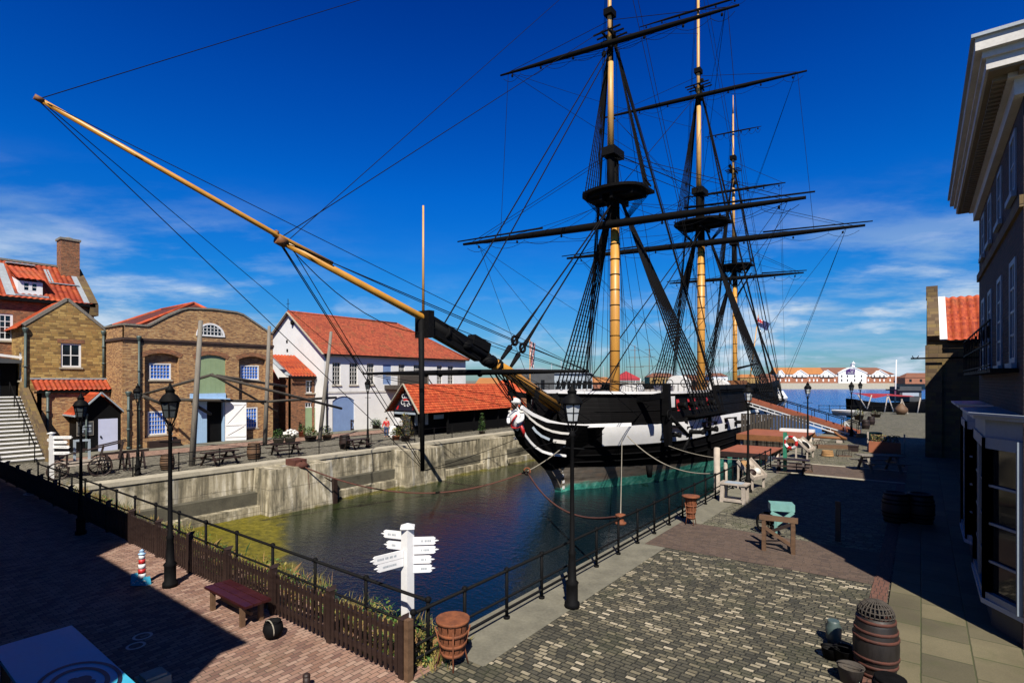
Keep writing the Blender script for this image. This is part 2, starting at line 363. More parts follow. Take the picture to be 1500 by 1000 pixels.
# clouds: flat layered streaks, thicker towards the horizon
inv = W.m('DIVIDE', 1., W.m('ADD', el, .12)); cv = W.comb(W.m('MULTIPLY', dx, inv), W.m('MULTIPLY', dy, inv), 0.)
rot = W.n('ShaderNodeVectorRotate'); rot.rotation_type = 'Z_AXIS'; W.put(rot.inputs['Vector'], cv); rot.inputs['Angle'].default_value = TH*-1
def wnoise(vec, sc_, det, loc):
    mp = W.n('ShaderNodeVectorMath', operation='ADD'); W.put(mp.inputs[0], vec); mp.inputs[1].default_value = loc
    return W.noise(sc_, det, .6, mp.outputs[0])
c1 = wnoise(W.vmul(rot.outputs[0], (1., 1.6, 1.)), .95, 8, (3.1, 2.2, 0))
c2 = wnoise(W.vmul(D, (1., 1., 3.6)), 6.5, 8, (1.7, .4, .3))
band1 = W.m('MULTIPLY', W.mr(el, .33, .13, smooth=True), W.mr(el, -.01, .07, .6, 1., True)); band2 = W.mr(el, .20, .02, smooth=True)
lat = W.m('ABSOLUTE', W.m('ADD', W.m('MULTIPLY', dx, C_), W.m('MULTIPLY', dy, S_))); fwd = W.mr(W.m('SUBTRACT', W.m('MULTIPLY', dy, C_), W.m('MULTIPLY', dx, S_)), -.1, .45, 0., 1., True); am = W.m('MULTIPLY', fwd, W.mr(lat, .22, .50, .04, 1., True)); am2 = W.m('MULTIPLY', fwd, W.mr(lat, .05, .40, .45, 1., True))
m1 = W.m('MULTIPLY', W.mr(c1, .42, .64, smooth=True), W.m('MULTIPLY', band1, am)); m2 = W.m('MULTIPLY', W.mr(c2, .47, .62, smooth=True), W.m('MULTIPLY', band2, am2))
cl = W.m('MINIMUM', W.m('ADD', W.m('MULTIPLY', m1, .7), W.m('MULTIPLY', m2, .8)), .9)
ccol = W.mix(W.mr(c2, .5, .68), (4.6,6.6,9.0), (9.2,10.2,11.2))
fin = W.mix(cl, skyc, ccol)
W.put(bg.inputs['Color'], fin); bg.inputs['Strength'].default_value = .05
sc.view_settings.view_transform = 'Standard'; sc.view_settings.look = 'None'; sc.view_settings.exposure = .72; sc.view_settings.gamma = 1
sc.cycles.max_bounces = 6; sc.cycles.use_denoising = True
# ================================================================ ground and water
WZ = -2.7; QL = -31.3; QR = -7.4; HD = 7.25; FARQ = 104.
def sheet(name, x0, x1, y0, y1, z, mat):
    b = MB(); b.poly([(x0,y0,z),(x1,y0,z),(x1,y1,z),(x0,y1,z)]); return struct(name, b, mat)
sheet('right_quay', -6.75, 70, -60, FARQ, 0, M['setts']); b = MB(); b.box(QR, -6.75, HD, FARQ, -4, 0); struct('quay_edge', b, M['conc_edge'])
sheet('worn_setts', -6.2, 70, 18.9, FARQ, .004, M['setts_f'])
sheet('dock_head', -140, -6.75, -60, HD, 0, M['pave'])
sheet('left_quay', -170, QL-.02, HD, 100, 0, M['cobble'])
b = MB(); b.poly([(-6.75,15.6,.008),(-.62,15.9,.008),(-.62,18.9,.008),(-6.75,18.9,.008)]); struct('brick_band', b, M['band'])
sheet('cross_band', -6.3, -.62, 32.4, 36.4, .008, M['band'])
b = MB()
for y in (32.2, 36.4): b.box(-5.6, -.62, y, y+.22, 0, .03)
struct('kerb_strip', b, M['coping'])
b = MB(); b.poly([(-6.75,7.2,.005),(-6.1,7.2,.005),(-6.1,60,.005),(-6.75,60,.005)]); struct('quay_margin', b, M['conc_edge'])
sheet('edging_strip', -.95, -.62, 0, 40, .012, M['edge_brick'])
b = MB(); b.box(-.58, 2.5, -30, 42, -.1, .045); struct('flagstone_pavement', b, M['flags'])
b = MB(); b.box(-47.4, -43.6, HD+1, 60, -.1, .05); struct('facade_pavement', b, M['conc_edge']); sheet('pink_path', -43.55, -40.8, HD+2, 60, .006, M['pave'])
b = MB(); b.box(QL-.95, QL+.06, HD, 58, -.16, .05); struct('left_coping', b, M['coping'])
# dock walls
b = MB(); b.box(QL-2, QL, HD, 95, -4.5, -.1)
l1 = MB(); l1.box(QL, QL+.55, HD, 95, -4.5, -1.5); struct('dock_ledge', l1, M['ledge']); l1 = MB(); l1.box(QL, QL+1.05, HD, 95, -4.5, -2.2); struct('dock_footing', l1, M['concrete'])
def but(u0, u1, v, w_=1.9, z=-.12):
    y0 = onX(u0, v, QL+w_).y; y1 = onX(u1, v, QL+w_).y
    b.add([(QL,y0,z),(QL+w_-.15,y0,z),(QL+w_-.15,y1,z),(QL,y1,z),(QL,y0-.25,-4.5),(QL+w_+.25,y0-.25,-4.5),(QL+w_+.25,y1+.25,-4.5),(QL,y1+.25,-4.5)],
          [(0,1,2,3),(0,4,5,1),(1,5,6,2),(2,6,7,3),(3,7,4,0)])
but(397, 488, 690); but(598, 651, 660); but(716, 742, 650, 1.4)
struct('left_dock_wall', b, M['concrete'])
b = MB(); b.box(-60, QR, HD-.6, HD, -4.5, -.02); struct('dock_head_wall', b, M['concrete'])
b = MB(); b.box(-33, -28.4, 46.5, 53, -4.5, -.3); b.box(-31, -27.6, 47.5, 51, -4.5, -1.7); b.box(-29.6, -26.4, 44.5, 47, -4.5, -2.2); struct('dock_steps', b, M['concrete'])
def m_water(dock):
    n = NT('dock_water' if dock else 'sea_water'); P = n.g.outputs['Position']; x, y, z = n.sep(P)
    r1 = n.noise(1.5 if dock else .55, 4, .6, n.vmul(P, (1., 1.6, 1.))); r2 = n.noise(4.5 if dock else 1.8, 3, .6, n.vmul(P, (1., 1.5, 1.)))
    if dock:
        e = n.m('SUBTRACT', n.m('ADD', .9, n.m('MULTIPLY', n.m('MAXIMUM', n.m('SUBTRACT', 17., y), 0.), 1.9)), n.m('SUBTRACT', x, QL+1.0))
        nz = n.noise(.8, 6, .7); a = n.mr(n.m('ADD', e, n.m('MULTIPLY', n.m('SUBTRACT', nz, .5), 5.5)), -.4, 1.6, smooth=True)
        h2 = n.mr(n.m('ADD', n.m('SUBTRACT', 9.0, y), n.m('MULTIPLY', n.m('SUBTRACT', n.noise(1.6, 6, .7), .5), 3.5)), -.3, .8, smooth=True)
        a = n.m('MAXIMUM', a, n.m('MULTIPLY', h2, .8))
        alg = n.ramp(n.noise(3.5, 6, .7), [(.3,(.05,.045,.006)),(.5,(.15,.13,.010)),(.7,(.27,.22,.02))])
        gt = n.m('MULTIPLY', n.mr(x, -22., -29., smooth=True), .8)
        deep = n.mix(gt, (.003,.010,.016), (.030,.040,.010)); c = n.mix(n.m('MULTIPLY', a, .9), deep, alg)
        n.bump(n.m('ADD', n.m('MULTIPLY', r1, .8), n.m('MULTIPLY', r2, .5)), .30, .10)
        return n.done(c, n.mr(a, 0., 1., .03, .4), spec=.17)
    c = n.mix(n.noise(.03, 4, .6, n.vmul(P, (1.,3.,1.))), (.004,.09,.30), (.012,.15,.45))
    n.bump(n.m('ADD', r1, n.m('MULTIPLY', r2, .5)), .8, .5); return n.done(c, .22, spec=.25)
sheet('dock_water', QL, QR, HD, 90, WZ, m_water(True))
sheet('sea', -3500, 3500, 8, 6000, WZ-.02, m_water(False))
b = MB(); b.box(-170, QL-2, 60, 100, -4.5, -.05); struct('left_quay_bank', b, M['conc_edge'])
b = MB(); b.box(QR, 70, FARQ-1, FARQ, -4.5, -.01); struct('quay_end_wall', b, M['conc_edge'])
# ================================================================ buildings
class Fac:
    """a wall plane: a = along, z = up, n = outwards"""
    def __init__(s, face, at):
        s.face = face; s.at = at
    def P(s, a, z, n=0.):
        return V((s.at+n, a, z)) if s.face == '+X' else V((s.at-n, a, z)) if s.face == '-X' else V((a, s.at-n, z)) if s.face == '-Y' else V((a, s.at+n, z))
    def px(s, u, v):
        p = onX(u, v, s.at) if s.face[1] == 'X' else onY(u, v, s.at)
        return (p.y if s.face[1] == 'X' else p.x), p.z
    def rect(s, u0, v0, u1, v1):
        a0, z1 = s.px(u0, v0); a1, z0 = s.px(u1, v1); return min(a0,a1), max(a0,a1), z0, s.px((u0+u1)/2, v0)[1]
    def blk(s, b, a0, a1, z0, z1, n0, n1):
        p = s.P(a0,z0,n0); q = s.P(a1,z1,n1)
        b.box(min(p.x,q.x), max(p.x,q.x), min(p.y,q.y), max(p.y,q.y), z0, z1)
    def wall(s, b, a0, a1, z0, z1, holes=(), dep=.18):
        A = sorted({a0,a1,*[h[i] for h in holes for i in (0,1) if a0 < h[i] < a1]}); Z = sorted({z0,z1,*[h[i] for h in holes for i in (2,3) if z0 < h[i] < z1]})
        for i in range(len(A)-1):
            for j in range(len(Z)-1):
                ca = (A[i]+A[i+1])/2; cz = (Z[j]+Z[j+1])/2
                if any(h[0] < ca < h[1] and h[2] < cz < h[3] for h in holes): continue
                b.poly([s.P(A[i],Z[j]), s.P(A[i+1],Z[j]), s.P(A[i+1],Z[j+1]), s.P(A[i],Z[j+1])])
        for h in holes:
            d = h[4] if len(h) > 4 else dep
            for (p, q) in (((h[0],h[2]),(h[0],h[3])), ((h[1],h[2]),(h[1],h[3])), ((h[0],h[2]),(h[1],h[2])), ((h[0],h[3]),(h[1],h[3]))):
                b.poly([s.P(*p), s.P(*q), s.P(*q, -d), s.P(*p, -d)])
            if len(h) > 5 and h[5]: b.poly([s.P(h[0],h[2],-d), s.P(h[1],h[2],-d), s.P(h[1],h[3],-d), s.P(h[0],h[3],-d)])
    def arch(s, b, a0, a1, z1, rise, n0, n1, seg=8):
        """brick filling the corners above a segmental head (rise below z1)"""
        ca = (a0+a1)/2; hw = (a1-a0)/2; Rr = (hw*hw+rise*rise)/(2*rise)
        zz = lambda a: z1 - Rr + math.sqrt(max(0, Rr*Rr-(a-ca)**2))
        for i in range(seg):
            p, q = lerp(a0,a1,i/seg), lerp(a0,a1,(i+1)/seg)
            b.poly([s.P(p,zz(p),n0), s.P(q,zz(q),n0), s.P(q,z1+.001,n0), s.P(p,z1+.001,n0)])
            b.poly([s.P(p,zz(p),n0), s.P(q,zz(q),n0), s.P(q,zz(q),n1), s.P(p,zz(p),n1)])
    def window(s, par, h, nx, nz, frame, pane, dep=.10, fw=.08, mw=.035, sill=None, arch=0, name='window', label=None):
        a0,a1,z0,z1 = h[:4]; b = MB()
        s.blk(b, a0, a0+fw, z0, z1, -dep-.06, -dep+.02); s.blk(b, a1-fw, a1, z0, z1, -dep-.06, -dep+.02)
        s.blk(b, a0+fw, a1-fw, z0, z0+fw, -dep-.06, -dep+.018); s.blk(b, a0+fw, a1-fw, z1-fw, z1, -dep-.06, -dep+.018)
        if arch: s.arch(b, a0, a1, z1, arch, -dep+.025, -dep-.05)
        for i in range(1, nx): c = lerp(a0+fw, a1-fw, i/nx); s.blk(b, c-mw/2, c+mw/2, z0+fw, z1-fw, -dep-.05, -dep+.006)
        for i in range(1, nz):
            c = lerp(z0+fw, z1-fw, i/nz); s.blk(b, a0+fw, a1-fw, c-mw/2, c+mw/2, -dep-.048, -dep+.008)
        w = b.build(name, frame, par)
        if label: w['label'] = label
        b = MB(); s.blk(b, a0+.02, a1-.02, z0+.02, z1-.02, -dep-.075, -dep-.04); b.build('pane', pane, w)
        if sill: b = MB(); s.blk(b, a0-.10, a1+.10, z0-.12, z0-.001, -dep, .09); b.build('sill', sill, w)
        return w
def tiles(b, o, uv, sv, L, Sl, pitch=.30, row=.33, amp=.085, step=.012):
    """a slope of pantiles: o = top corner, uv along the ridge, sv down the slope"""
    o = V(o); uv = V(uv).normalized(); sv = V(sv).normalized(); n = uv.cross(sv)
    if n.z < 0: n = -n
    nc = max(6, int(L/pitch)*6); nr = max(1, int(round(Sl/row))); rows = []
    for j in range(nr):
        for (q, hh) in ((j, 0.), (j+1, step)):
            rows.append([o + uv*(L*i/nc) + sv*(Sl*q/nr) + n*(.03 + hh + amp*(.5+.5*math.cos(2*PI*i/6))**.7) for i in range(nc+1)])
    b.grid(rows, True)
def pipe(par, p, q, r=.075, mat='pipe', name='drainpipe'):
    b = MB(); b.tube([p, q], r, 8)
    p = V(p); q = V(q)
    for t in (.02, .35, .7): c = p.lerp(q, t); b.tube([c-V((0,0,.07)), c+V((0,0,.07))], r*1.45, 8)
    top = p if p.z > q.z else q; b.lathe(top, [(r,-.25),(r*1.2,-.2),(r*2.2,.0),(r*2.2,.12),(r*1.5,.13)], 8)
    return b.build(name, M[mat], par)
# ---------------------------------------------------------------- brick warehouse with the curved gable
wx = -45.3; y0, y1 = 13.9, 25.0; f = Fac('+X', wx)
t = thing('brick_warehouse', (wx-5, (y0+y1)/2, 0), 'tan brick warehouse with shaped gable parapet, fanlight window and blue panes', 'building')
SH = 8.0                                               # string course
recL = f.rect(212, 521, 262, 662); recR = f.rect(350, 524, 389, 655)
RD = .34; recL = (recL[0], recL[1], .75, recL[3]+.2); recR = (recR[0], recR[1], .75, recL[3])
aG0, zG = f.px(287, 525); aG1, _ = f.px(331, 525); zdoor = f.px(308, 585)[1]
load = (aG0, aG1, f.px(308, 577)[1], recL[3], .22, True)
d0, d1 = f.px(284, 600)[0], f.px(329, 600)[0]; door = (d0, d1, .05, zdoor, .5, False)
wl = lambda r: (r[0], r[1], r[2], r[3])
wUL = f.rect(221, 533, 253, 557); wLL = f.rect(219, 603, 247, 636); wUR = f.rect(355, 534, 382, 555); wLR = f.rect(354, 596, 380, 626)
zb, zt = (wUL[2]+wUR[2])/2, (wUL[3]+wUR[3])/2; zb2, zt2 = (wLL[2]+wLR[2])/2, (wLL[3]+wLR[3])/2
wUL = (wUL[0],wUL[1],zb,zt); wUR = (wUR[0],wUR[1],zb,zt); wLL = (wLL[0],wLL[1],zb2,zt2); wLR = (wLR[0],wLR[1],zb2,zt2)
b = MB()
f.wall(b, y0, y1, 0, SH, [recL+(RD,), recR+(RD,), load, door])
fr = Fac('+X', wx-RD)
fr.wall(b, recL[0], recL[1], recL[2], recL[3], [wUL, wLL]); fr.wall(b, recR[0], recR[1], recR[2], recR[3], [wUR, wLR])
for r in (recL, recR): f.arch(b, r[0], r[1], r[3], .28, .0, -RD)
f.arch(b, load[0], load[1], load[3], .25, .0, -.2)
# shaped gable: profile along a
zs_ = f.px(200,477)[1]; prof = [(y0, zs_), (f.px(217,477)[0], zs_), f.px(245,463.5), f.px(266,454.5), f.px(276,452.3), f.px(311,453.6), f.px(346,458.2), f.px(356,461.5), f.px(378,476.5), f.px(394,487.5), (y1, f.px(403,489)[1])]
lun = f.rect(287, 470, 329, 493); lc = (lun[0]+lun[1])/2; lr = (lun[1]-lun[0])/2; lz = lun[2]
for i in range(len(prof)-1):
    (p, zp), (q, zq) = prof[i], prof[i+1]
    b.poly([f.P(p,SH), f.P(q,SH), f.P(q,zq), f.P(p,zp)])
b.box(wx-12, wx-.3, y0, y0+.3, 0, zs_); b.box(wx-12, wx-.3, y1-.3, y1, 0, zs_-.2)     # flank walls
b.box(wx-12.3, wx-12, y0, y1, 0, zs_)
for i in range(len(prof)-1):                           # back of the parapet
    (p, zp), (q, zq) = prof[i], prof[i+1]; b.poly([f.P(p,SH,-.3), f.P(q,SH,-.3), f.P(q,zq,-.3), f.P(p,zp,-.3)])
b.build('wall', M['brick_w'], t)
b = MB(); f.blk(b, y0-.06, y1+.06, SH-.1, SH+.08, 0, .10); f.blk(b, y0-.04, y1+.04, SH-.24, SH-.1, 0, .05); b.box(wx-12, wx, y0-.1, y0, SH-.1, SH+.08)
b.build('string_course', M['brick_d'], t)
b = MB()
for i in range(len(prof)-1):
    (p, zp), (q, zq) = prof[i], prof[i+1]; b.bar(f.P(p,zp+.06,-.15), f.P(q,zq+.06,-.15), .46, .13, (0,0,1))
b.bar((wx-.2,y0+.1,zs_+.06),(wx-12,y0+.1,zs_+.06), .42,.12); b.build('coping', M['wood_g'], t)
b = MB()
for k in range(-6, 7):
    a = k/6*.6; 
for (r, zz, hw) in ((recL, recL[3], 0), (recR, recR[3], 0), (load, load[3], 0)):
    ca = (r[0]+r[1])/2; half = (r[1]-r[0])/2; Rr = (half*half+.28*.28)/.56
    A = math.asin(min(1, (half+.12)/Rr))
    for i in range(12):
        s0 = lerp(-A, A, i/12); s1 = lerp(-A, A, (i+1)/12); zc = zz-Rr
        P4 = [f.P(ca+(Rr+k)*math.sin(s), zc+(Rr+k)*math.cos(s), .0) for s, k in ((s0,0),(s1,0),(s1,.34),(s0,.34))]
        b.prism(P4, (.025,0,0))
b.build('brick_arch', M['brick_r'], t)
for h in (wUL, wUR): fr.window(t, h, 6, 4, M['white'], M['bluepane'], .02, .10, .022, M['stone_trim'], .14)
for h in (wLL, wLR): fr.window(t, h, 6, 5, M['white'], M['bluepane'], .02, .10, .022, M['stone_trim'], .14)
# fanlight (half-round)
b = MB(); N = 14
for i in range(N):
    a, c = PI*i/N, PI*(i+1)/N
    P4 = [f.P(lc+lr*k*math.cos(s), lz+lr*k*math.sin(s)*.92, .01) for s, k in ((a,1),(c,1),(c,.86),(a,.86))]; b.prism(P4, (.06,0,0))
f.blk(b, lc-lr, lc+lr, lz-.06, lz+.06, .012, .075)
for k in range(-3, 4): a = k*lr*.25; f.blk(b, lc+a-.02, lc+a+.02, lz, lz+math.sqrt(max(0,lr*lr*.8-a*a))*.92, .012, .05)
for zz in (.33, .6): hw = math.sqrt(1-zz*zz)*lr*.92; f.blk(b, lc-hw, lc+hw, lz+lr*zz*.92-.02, lz+lr*zz*.92+.02, .012, .05)
fl = b.build('fanlight', M['white'], t)
b = MB(); b.poly([f.P(lc+lr*.9*math.cos(PI*i/N), lz+lr*.9*math.sin(PI*i/N)*.92, .008) for i in range(N+1)]); b.build('pane', M['glass'], fl)
b = MB(); f.blk(b, load[0]+.01, load[1]-.01, load[2], load[3], -.2, -.12)
for k in range(1, 6): a = lerp(load[0], load[1], k/6); f.blk(b, a-.012, a+.012, load[2], load[3]-.05, -.119, -.112)
b.build('loading_door', M['sage'], t)
b = MB(); f.blk(b, d0-.35, d1+.1, zdoor, zdoor+.08, -.1, .75); f.blk(b, d0-.3, d1+.05, zdoor+.08, zdoor+.5, -.05, .12); f.blk(b, d0-.35, d1+.1, zdoor-.1, zdoor, .68, .76)
b.build('door_canopy', M['ltblue'], t)
b = MB(); f.blk(b, d0, lerp(d0,d1,.0)+.12, .05, zdoor, -.4, .02); f.blk(b, d1-.1, d1, .05, zdoor, -.4, .02); b.build('door_frame', M['ltblue'], t)
dm = lerp(d0, d1, .42)
b = MB(); f.blk(b, d0+.12, dm, .06, zdoor-.03, -.12, -.04)
for k in range(1,5): a = lerp(d0+.12, dm, k/5); f.blk(b, a-.01, a+.01, .1, zdoor-.1, -.04, -.034)
b.build('door', M['ltblue'], t)['label'] = 'pale blue closed door leaf'
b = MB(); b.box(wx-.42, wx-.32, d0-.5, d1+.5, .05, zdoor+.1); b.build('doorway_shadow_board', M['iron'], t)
b = MB(); hy = d1+.02; q = V((.45, .9, 0)).normalized()  # the open white leaf, folded back against the wall
P0 = f.P(hy, .08, .06); W_ = 1.55
b.bar(P0+q*(W_/2)+V((0,0,0)), P0+q*(W_/2)+V((0,0,zdoor-.15)), W_, .06, (q.y,-q.x,0))
nn_ = V((q.y,-q.x,0))
for z in (.35, 1.3, zdoor-.5): b.bar(P0+q*.06+nn_*.05+V((0,0,z)), P0+q*(W_-.06)+nn_*.05+V((0,0,z)), .05, .14)
for (za, zc_) in ((.45, 1.2), (1.4, zdoor-.6)): b.bar(P0+q*.1+nn_*.05+V((0,0,za)), P0+q*(W_-.2)+nn_*.05+V((0,0,zc_)), .05, .12)
b.build('door', M['white'], t)['label'] = 'white braced door leaf standing open'
# roof behind the parapet
b = MB(); xr0, xr1 = wx-3.0, wx-9.5; rp = onX(284,444,xr0); zr = rp.z; ze = zs_-.25; ym = rp.y
b.poly([(xr0,ym,zr),(xr1,ym,zr),(wx-12,y0+.3,ze),(wx-.35,y0+.3,ze)]); b.poly([(xr0,ym,zr),(wx-.35,y1-.3,ze),(wx-12,y1-.3,ze),(xr1,ym,zr)])
b.poly([(xr0,ym,zr),(wx-.35,y0+.3,ze),(wx-.35,y1-.3,ze)]); b.poly([(xr1,ym,zr),(wx-12,y1-.3,ze),(wx-12,y0+.3,ze)])
rf = b.build('roof', M['dark_tile'], t)
b = MB()
for p, q in (((xr0,ym,zr),(xr1,ym,zr)), ((xr0,ym,zr),(wx-.35,y0+.3,ze)), ((xr0,ym,zr),(wx-.35,y1-.3,ze)), ((xr1,ym,zr),(wx-12,y0+.3,ze))): b.tube([p,q], .13, 8)
b.build('ridge_tile', M['pantile'], rf)
pipe(t, (wx+.12, y0+.9, .1), (wx+.12, y0+.9, 8.1)); pipe(t, (wx+.1, y0+.25, .1), (wx+.1,y0+.25,4.1), .09)
b = MB(); f.blk(b, recL[0]+.1, recL[0]+2.2, .05, .55, .15, .6); b.build('plinth_bench', M['wood_d'], t)
# ---------------------------------------------------------------- stone gabled house
sx = -49.1; hy0, hy1 = 9.35, 13.88; f = Fac('+X', sx)
t = thing('stone_house', (sx-3, 11.6, 0), 'small yellow sandstone house with pointed gable and orange lean-to roof', 'house')
b = MB(); w1 = f.rect(89, 503, 119, 538); ez = 8.75; ap = 10.75; ym = (hy0+hy1)/2
f.wall(b, hy0, hy1, 0, ez, [w1]); b.poly([f.P(hy0,ez), f.P(hy1,ez), f.P(ym,ap)]); b.box(sx-7, sx-.02, hy1-.3, hy1-.01, 0, ez)
fs = Fac('-Y', hy0); ws = (sx-2.2, sx-1.3, 5.0, 7.0); fs.wall(b, sx-7, sx, 0, ez, [ws]); b.build('wall', M['stone'], t)
f.window(t, w1, 2, 2, M['white'], M['glass'], .08, .12, .06, M['stone_trim']); fs.window(t, ws, 2, 3, M['white'], M['glass'], .08, .1, .05, M['stone_trim'])
b = MB(); f.blk(b, w1[0]-.2, w1[1]+.2, w1[3]+.02, w1[3]+.3, 0, .02); b.build('brick_lintel', M['brick_r'], t)
b = MB(); s1 = V((0, hy0-.35-ym, ez-.2-ap)); s2 = V((0, hy1+.1-ym, ez-.05-ap)); n1 = s1.length; n2 = s2.length
tiles(b, (sx-.3, ym, ap), (-1,0,0), s1, 6.6, n1); tiles(b, (sx-.3, ym, ap), (-1,0,0), s2, 6.6, n2); b.build('roof', M['pantile'], t)
b = MB(); b.bar(f.P(ym,ap+.12,-.2), f.P(hy0-.15,ez+.06,-.2), .5, .2); b.bar(f.P(ym,ap+.12,-.2), f.P(hy1+.05,ez+.06,-.2), .5, .2); b.build('gable_coping', M['wood_g'], t)
# lean-to
lf = f.rect(55, 545, 160, 567); b = MB()
tiles(b, (sx+.0, hy0+.2, 5.05), (0,1,0), (1.25,0,-.75), 4.55, 1.5, .28, .3); lt = b.build('lean_to_roof', M['pantile'], t)
b = MB(); b.bar((sx+.08,hy0+.2,5.12),(sx+.08,hy1+.85,5.12),.3,.1); b.bar((sx+.05,hy1+.82,5.1),(sx+1.3,hy1+.82,4.36),.34,.08); b.build('flashing', M['lead'], lt)
b = MB(); fl2 = Fac('+X', sx+1.1); fl2.wall(b, hy0+.35, hy1-.05, 0, 4.25); b.box(sx, sx+1.1, hy0+.35, hy0+.6, 0, 4.3); b.build('lean_to_wall', M['brick_w'], t)
b = MB(); b.box(sx+1.1, sx+1.28, hy0+.2, hy1+.7, 4.12, 4.24); b.build('fascia', M['iron'], t)
pipe(t, (sx+1.2, hy0+.9, .05), (sx+1.2, hy0+.9, 4.1), .08); pipe(t, (sx+.12, hy1-.15, 5.0), (sx+.12, hy1-.15, 8.6), .08); pipe(t, (sx+.1, hy0-.05, .05), (sx+.1, hy0-.05, 8.5), .08)
# ---------------------------------------------------------------- tall house with dormer and chimney
tx = -53.3; f = Fac('+X', tx)
t = thing('tall_house', (tx-4, 2, 0), 'tall brick house with orange pantile roof, small dormer and square chimney', 'house')
ty0, ty1 = -8., 14.3; ez = 11.3; rz = 14.4; rx = tx-4.2
b = MB(); w1 = f.rect(-12, 459, 19, 499)
f.wall(b, ty0, ty1, 0, ez, [w1]); b.poly([(tx,ty1,0),(tx-8.4,ty1,0),(tx-8.4,ty1,ez),(rx,ty1,rz),(tx,ty1,ez)]); b.poly([(tx,ty0,0),(tx-8.4,ty0,0),(tx-8.4,ty0,ez),(rx,ty0,rz),(tx,ty0,ez)]); b.poly([(tx-8.4,ty0,0),(tx-8.4,ty1,0),(tx-8.4,ty1,ez),(tx-8.4,ty0,ez)])
b.build('wall', M['brick_r'], t); f.window(t, w1, 3, 4, M['white'], M['glass'], .06, .14, .05, M['stone_trim'])
b = MB(); sv = V((tx+.35-rx, 0, ez-.25-rz)); tiles(b, (rx, ty0, rz), (0,1,0), sv, ty1-ty0-.2, sv.length, .34, .36, .07)
b.poly([(rx,ty0,rz),(rx,ty1,rz),(tx-8.7,ty1,ez-.2),(tx-8.7,ty0,ez-.2)]); rf = b.build('roof', M['pantile'], t)
b = MB(); b.bar((rx,ty0,rz+.1),(rx,ty1,rz+.1),.4,.16); b.build('ridge_tile', M['wood_g'], rf)
b = MB(); b.box(tx+.1, tx+.4, ty0, ty1, ez-.45, ez-.2); b.build('eaves_board', M['iron'], t)
b = MB(); p0 = V((rx,ty1-.1,rz+.08)); p1 = p0+sv; b.bar(p0, p1, .55, .16); b.box(tx-.5, tx+.4, ty1-.35, ty1+.2, ez-1.1, ez-.2); b.build('verge_coping', M['stone_f'], t)
b = MB(); b.bar(p0+V((0,-.45,.02)), p1+V((0,-.45,.02)), .35, .06); b.build('flashing', M['lead'], rf)
cxx, cy = rx+.55, ty1-.78                             # chimney
b = MB(); b.box(cxx-.62, cxx+.62, cy-.62, cy+.62, 13.0, 16.6); ch = b.build('chimney', M['brick_r'], rf)
b = MB(); b.box(cxx-.70, cxx+.70, cy-.70, cy+.70, 16.6, 16.78); b.lathe((cxx,cy,16.78), [(.4,0),(.33,.12),(.1,.2)], 8); b.build('chimney_cap', M['wood_g'], ch)
b = MB(); q = lambda u_, t_: p0 + sv*t_ + V((0,u_,0))
b.bar(q(-2.15,.14), q(-2.15,.5), .3, .07); b.bar(q(-2.3,.52), q(-.45,.52), .5, .07); b.build('flashing', M['lead'], rf)
# dormer
dy0 = onX(24, 410, tx-.6).y; dy1 = onX(60, 430, tx-.6).y; dxf = tx-.12; fd = Fac('+X', dxf); zb = 11.6; zt = 12.42
b = MB(); wd = (dy0+.35, dy1-.35, zb+.16, zt-.12); fd.wall(b, dy0, dy1, zb-.25, zt, [wd]); b.poly([(dxf,dy1,zb-.3),(dxf,dy1,zt),(dxf-2.6,dy1,zt+.7)]); b.poly([(dxf,dy0,zb-.3),(dxf,dy0,zt),(dxf-2.6,dy0,zt+.7)])
dm_ = b.build('dormer', M['white'], t); 
b = MB(); fd.blk(b, (wd[0]+wd[1])/2-.1, (wd[0]+wd[1])/2+.1, wd[2], wd[3], -.08, .01); 
for c in (wd[0]+.38, wd[1]-.38): fd.blk(b, c-.02, c+.02, wd[2], wd[3], -.08, -.02)
fd.blk(b, wd[0], wd[1], (wd[2]+wd[3])/2-.02, (wd[2]+wd[3])/2+.02, -.08, -.02); b.build('dormer_window', M['white'], dm_)
b = MB(); fd.blk(b, wd[0], wd[1], wd[2], wd[3], -.12, -.09); b.build('pane', M['glass'], dm_)
b = MB(); tiles(b, (rx+.7, dy0-.15, 13.95), (0,1,0), (dxf+.25-rx-.7, 0, zt+.12-13.95), dy1-dy0+.3, 3.9, .34, .36, .06); b.build('dormer_roof', M['pantile'], dm_)
b = MB(); b.bar(q(dy0-ty1-.35,.12), q(dy0-ty1-.35,.97), .5, .09); b.bar(q(dy1-ty1+.05,.14), q(dy1-ty1+.05,.35), .3, .09); b.bar((rx+.7,dy0-.1,14.2),(rx+.7,dy1+.2,14.2),.5,.08); b.box(dxf-.05,dxf+.35,dy0-.2,dy1+.3,zb-.32,zb-.2); b.build('flashing', M['lead'], rf)
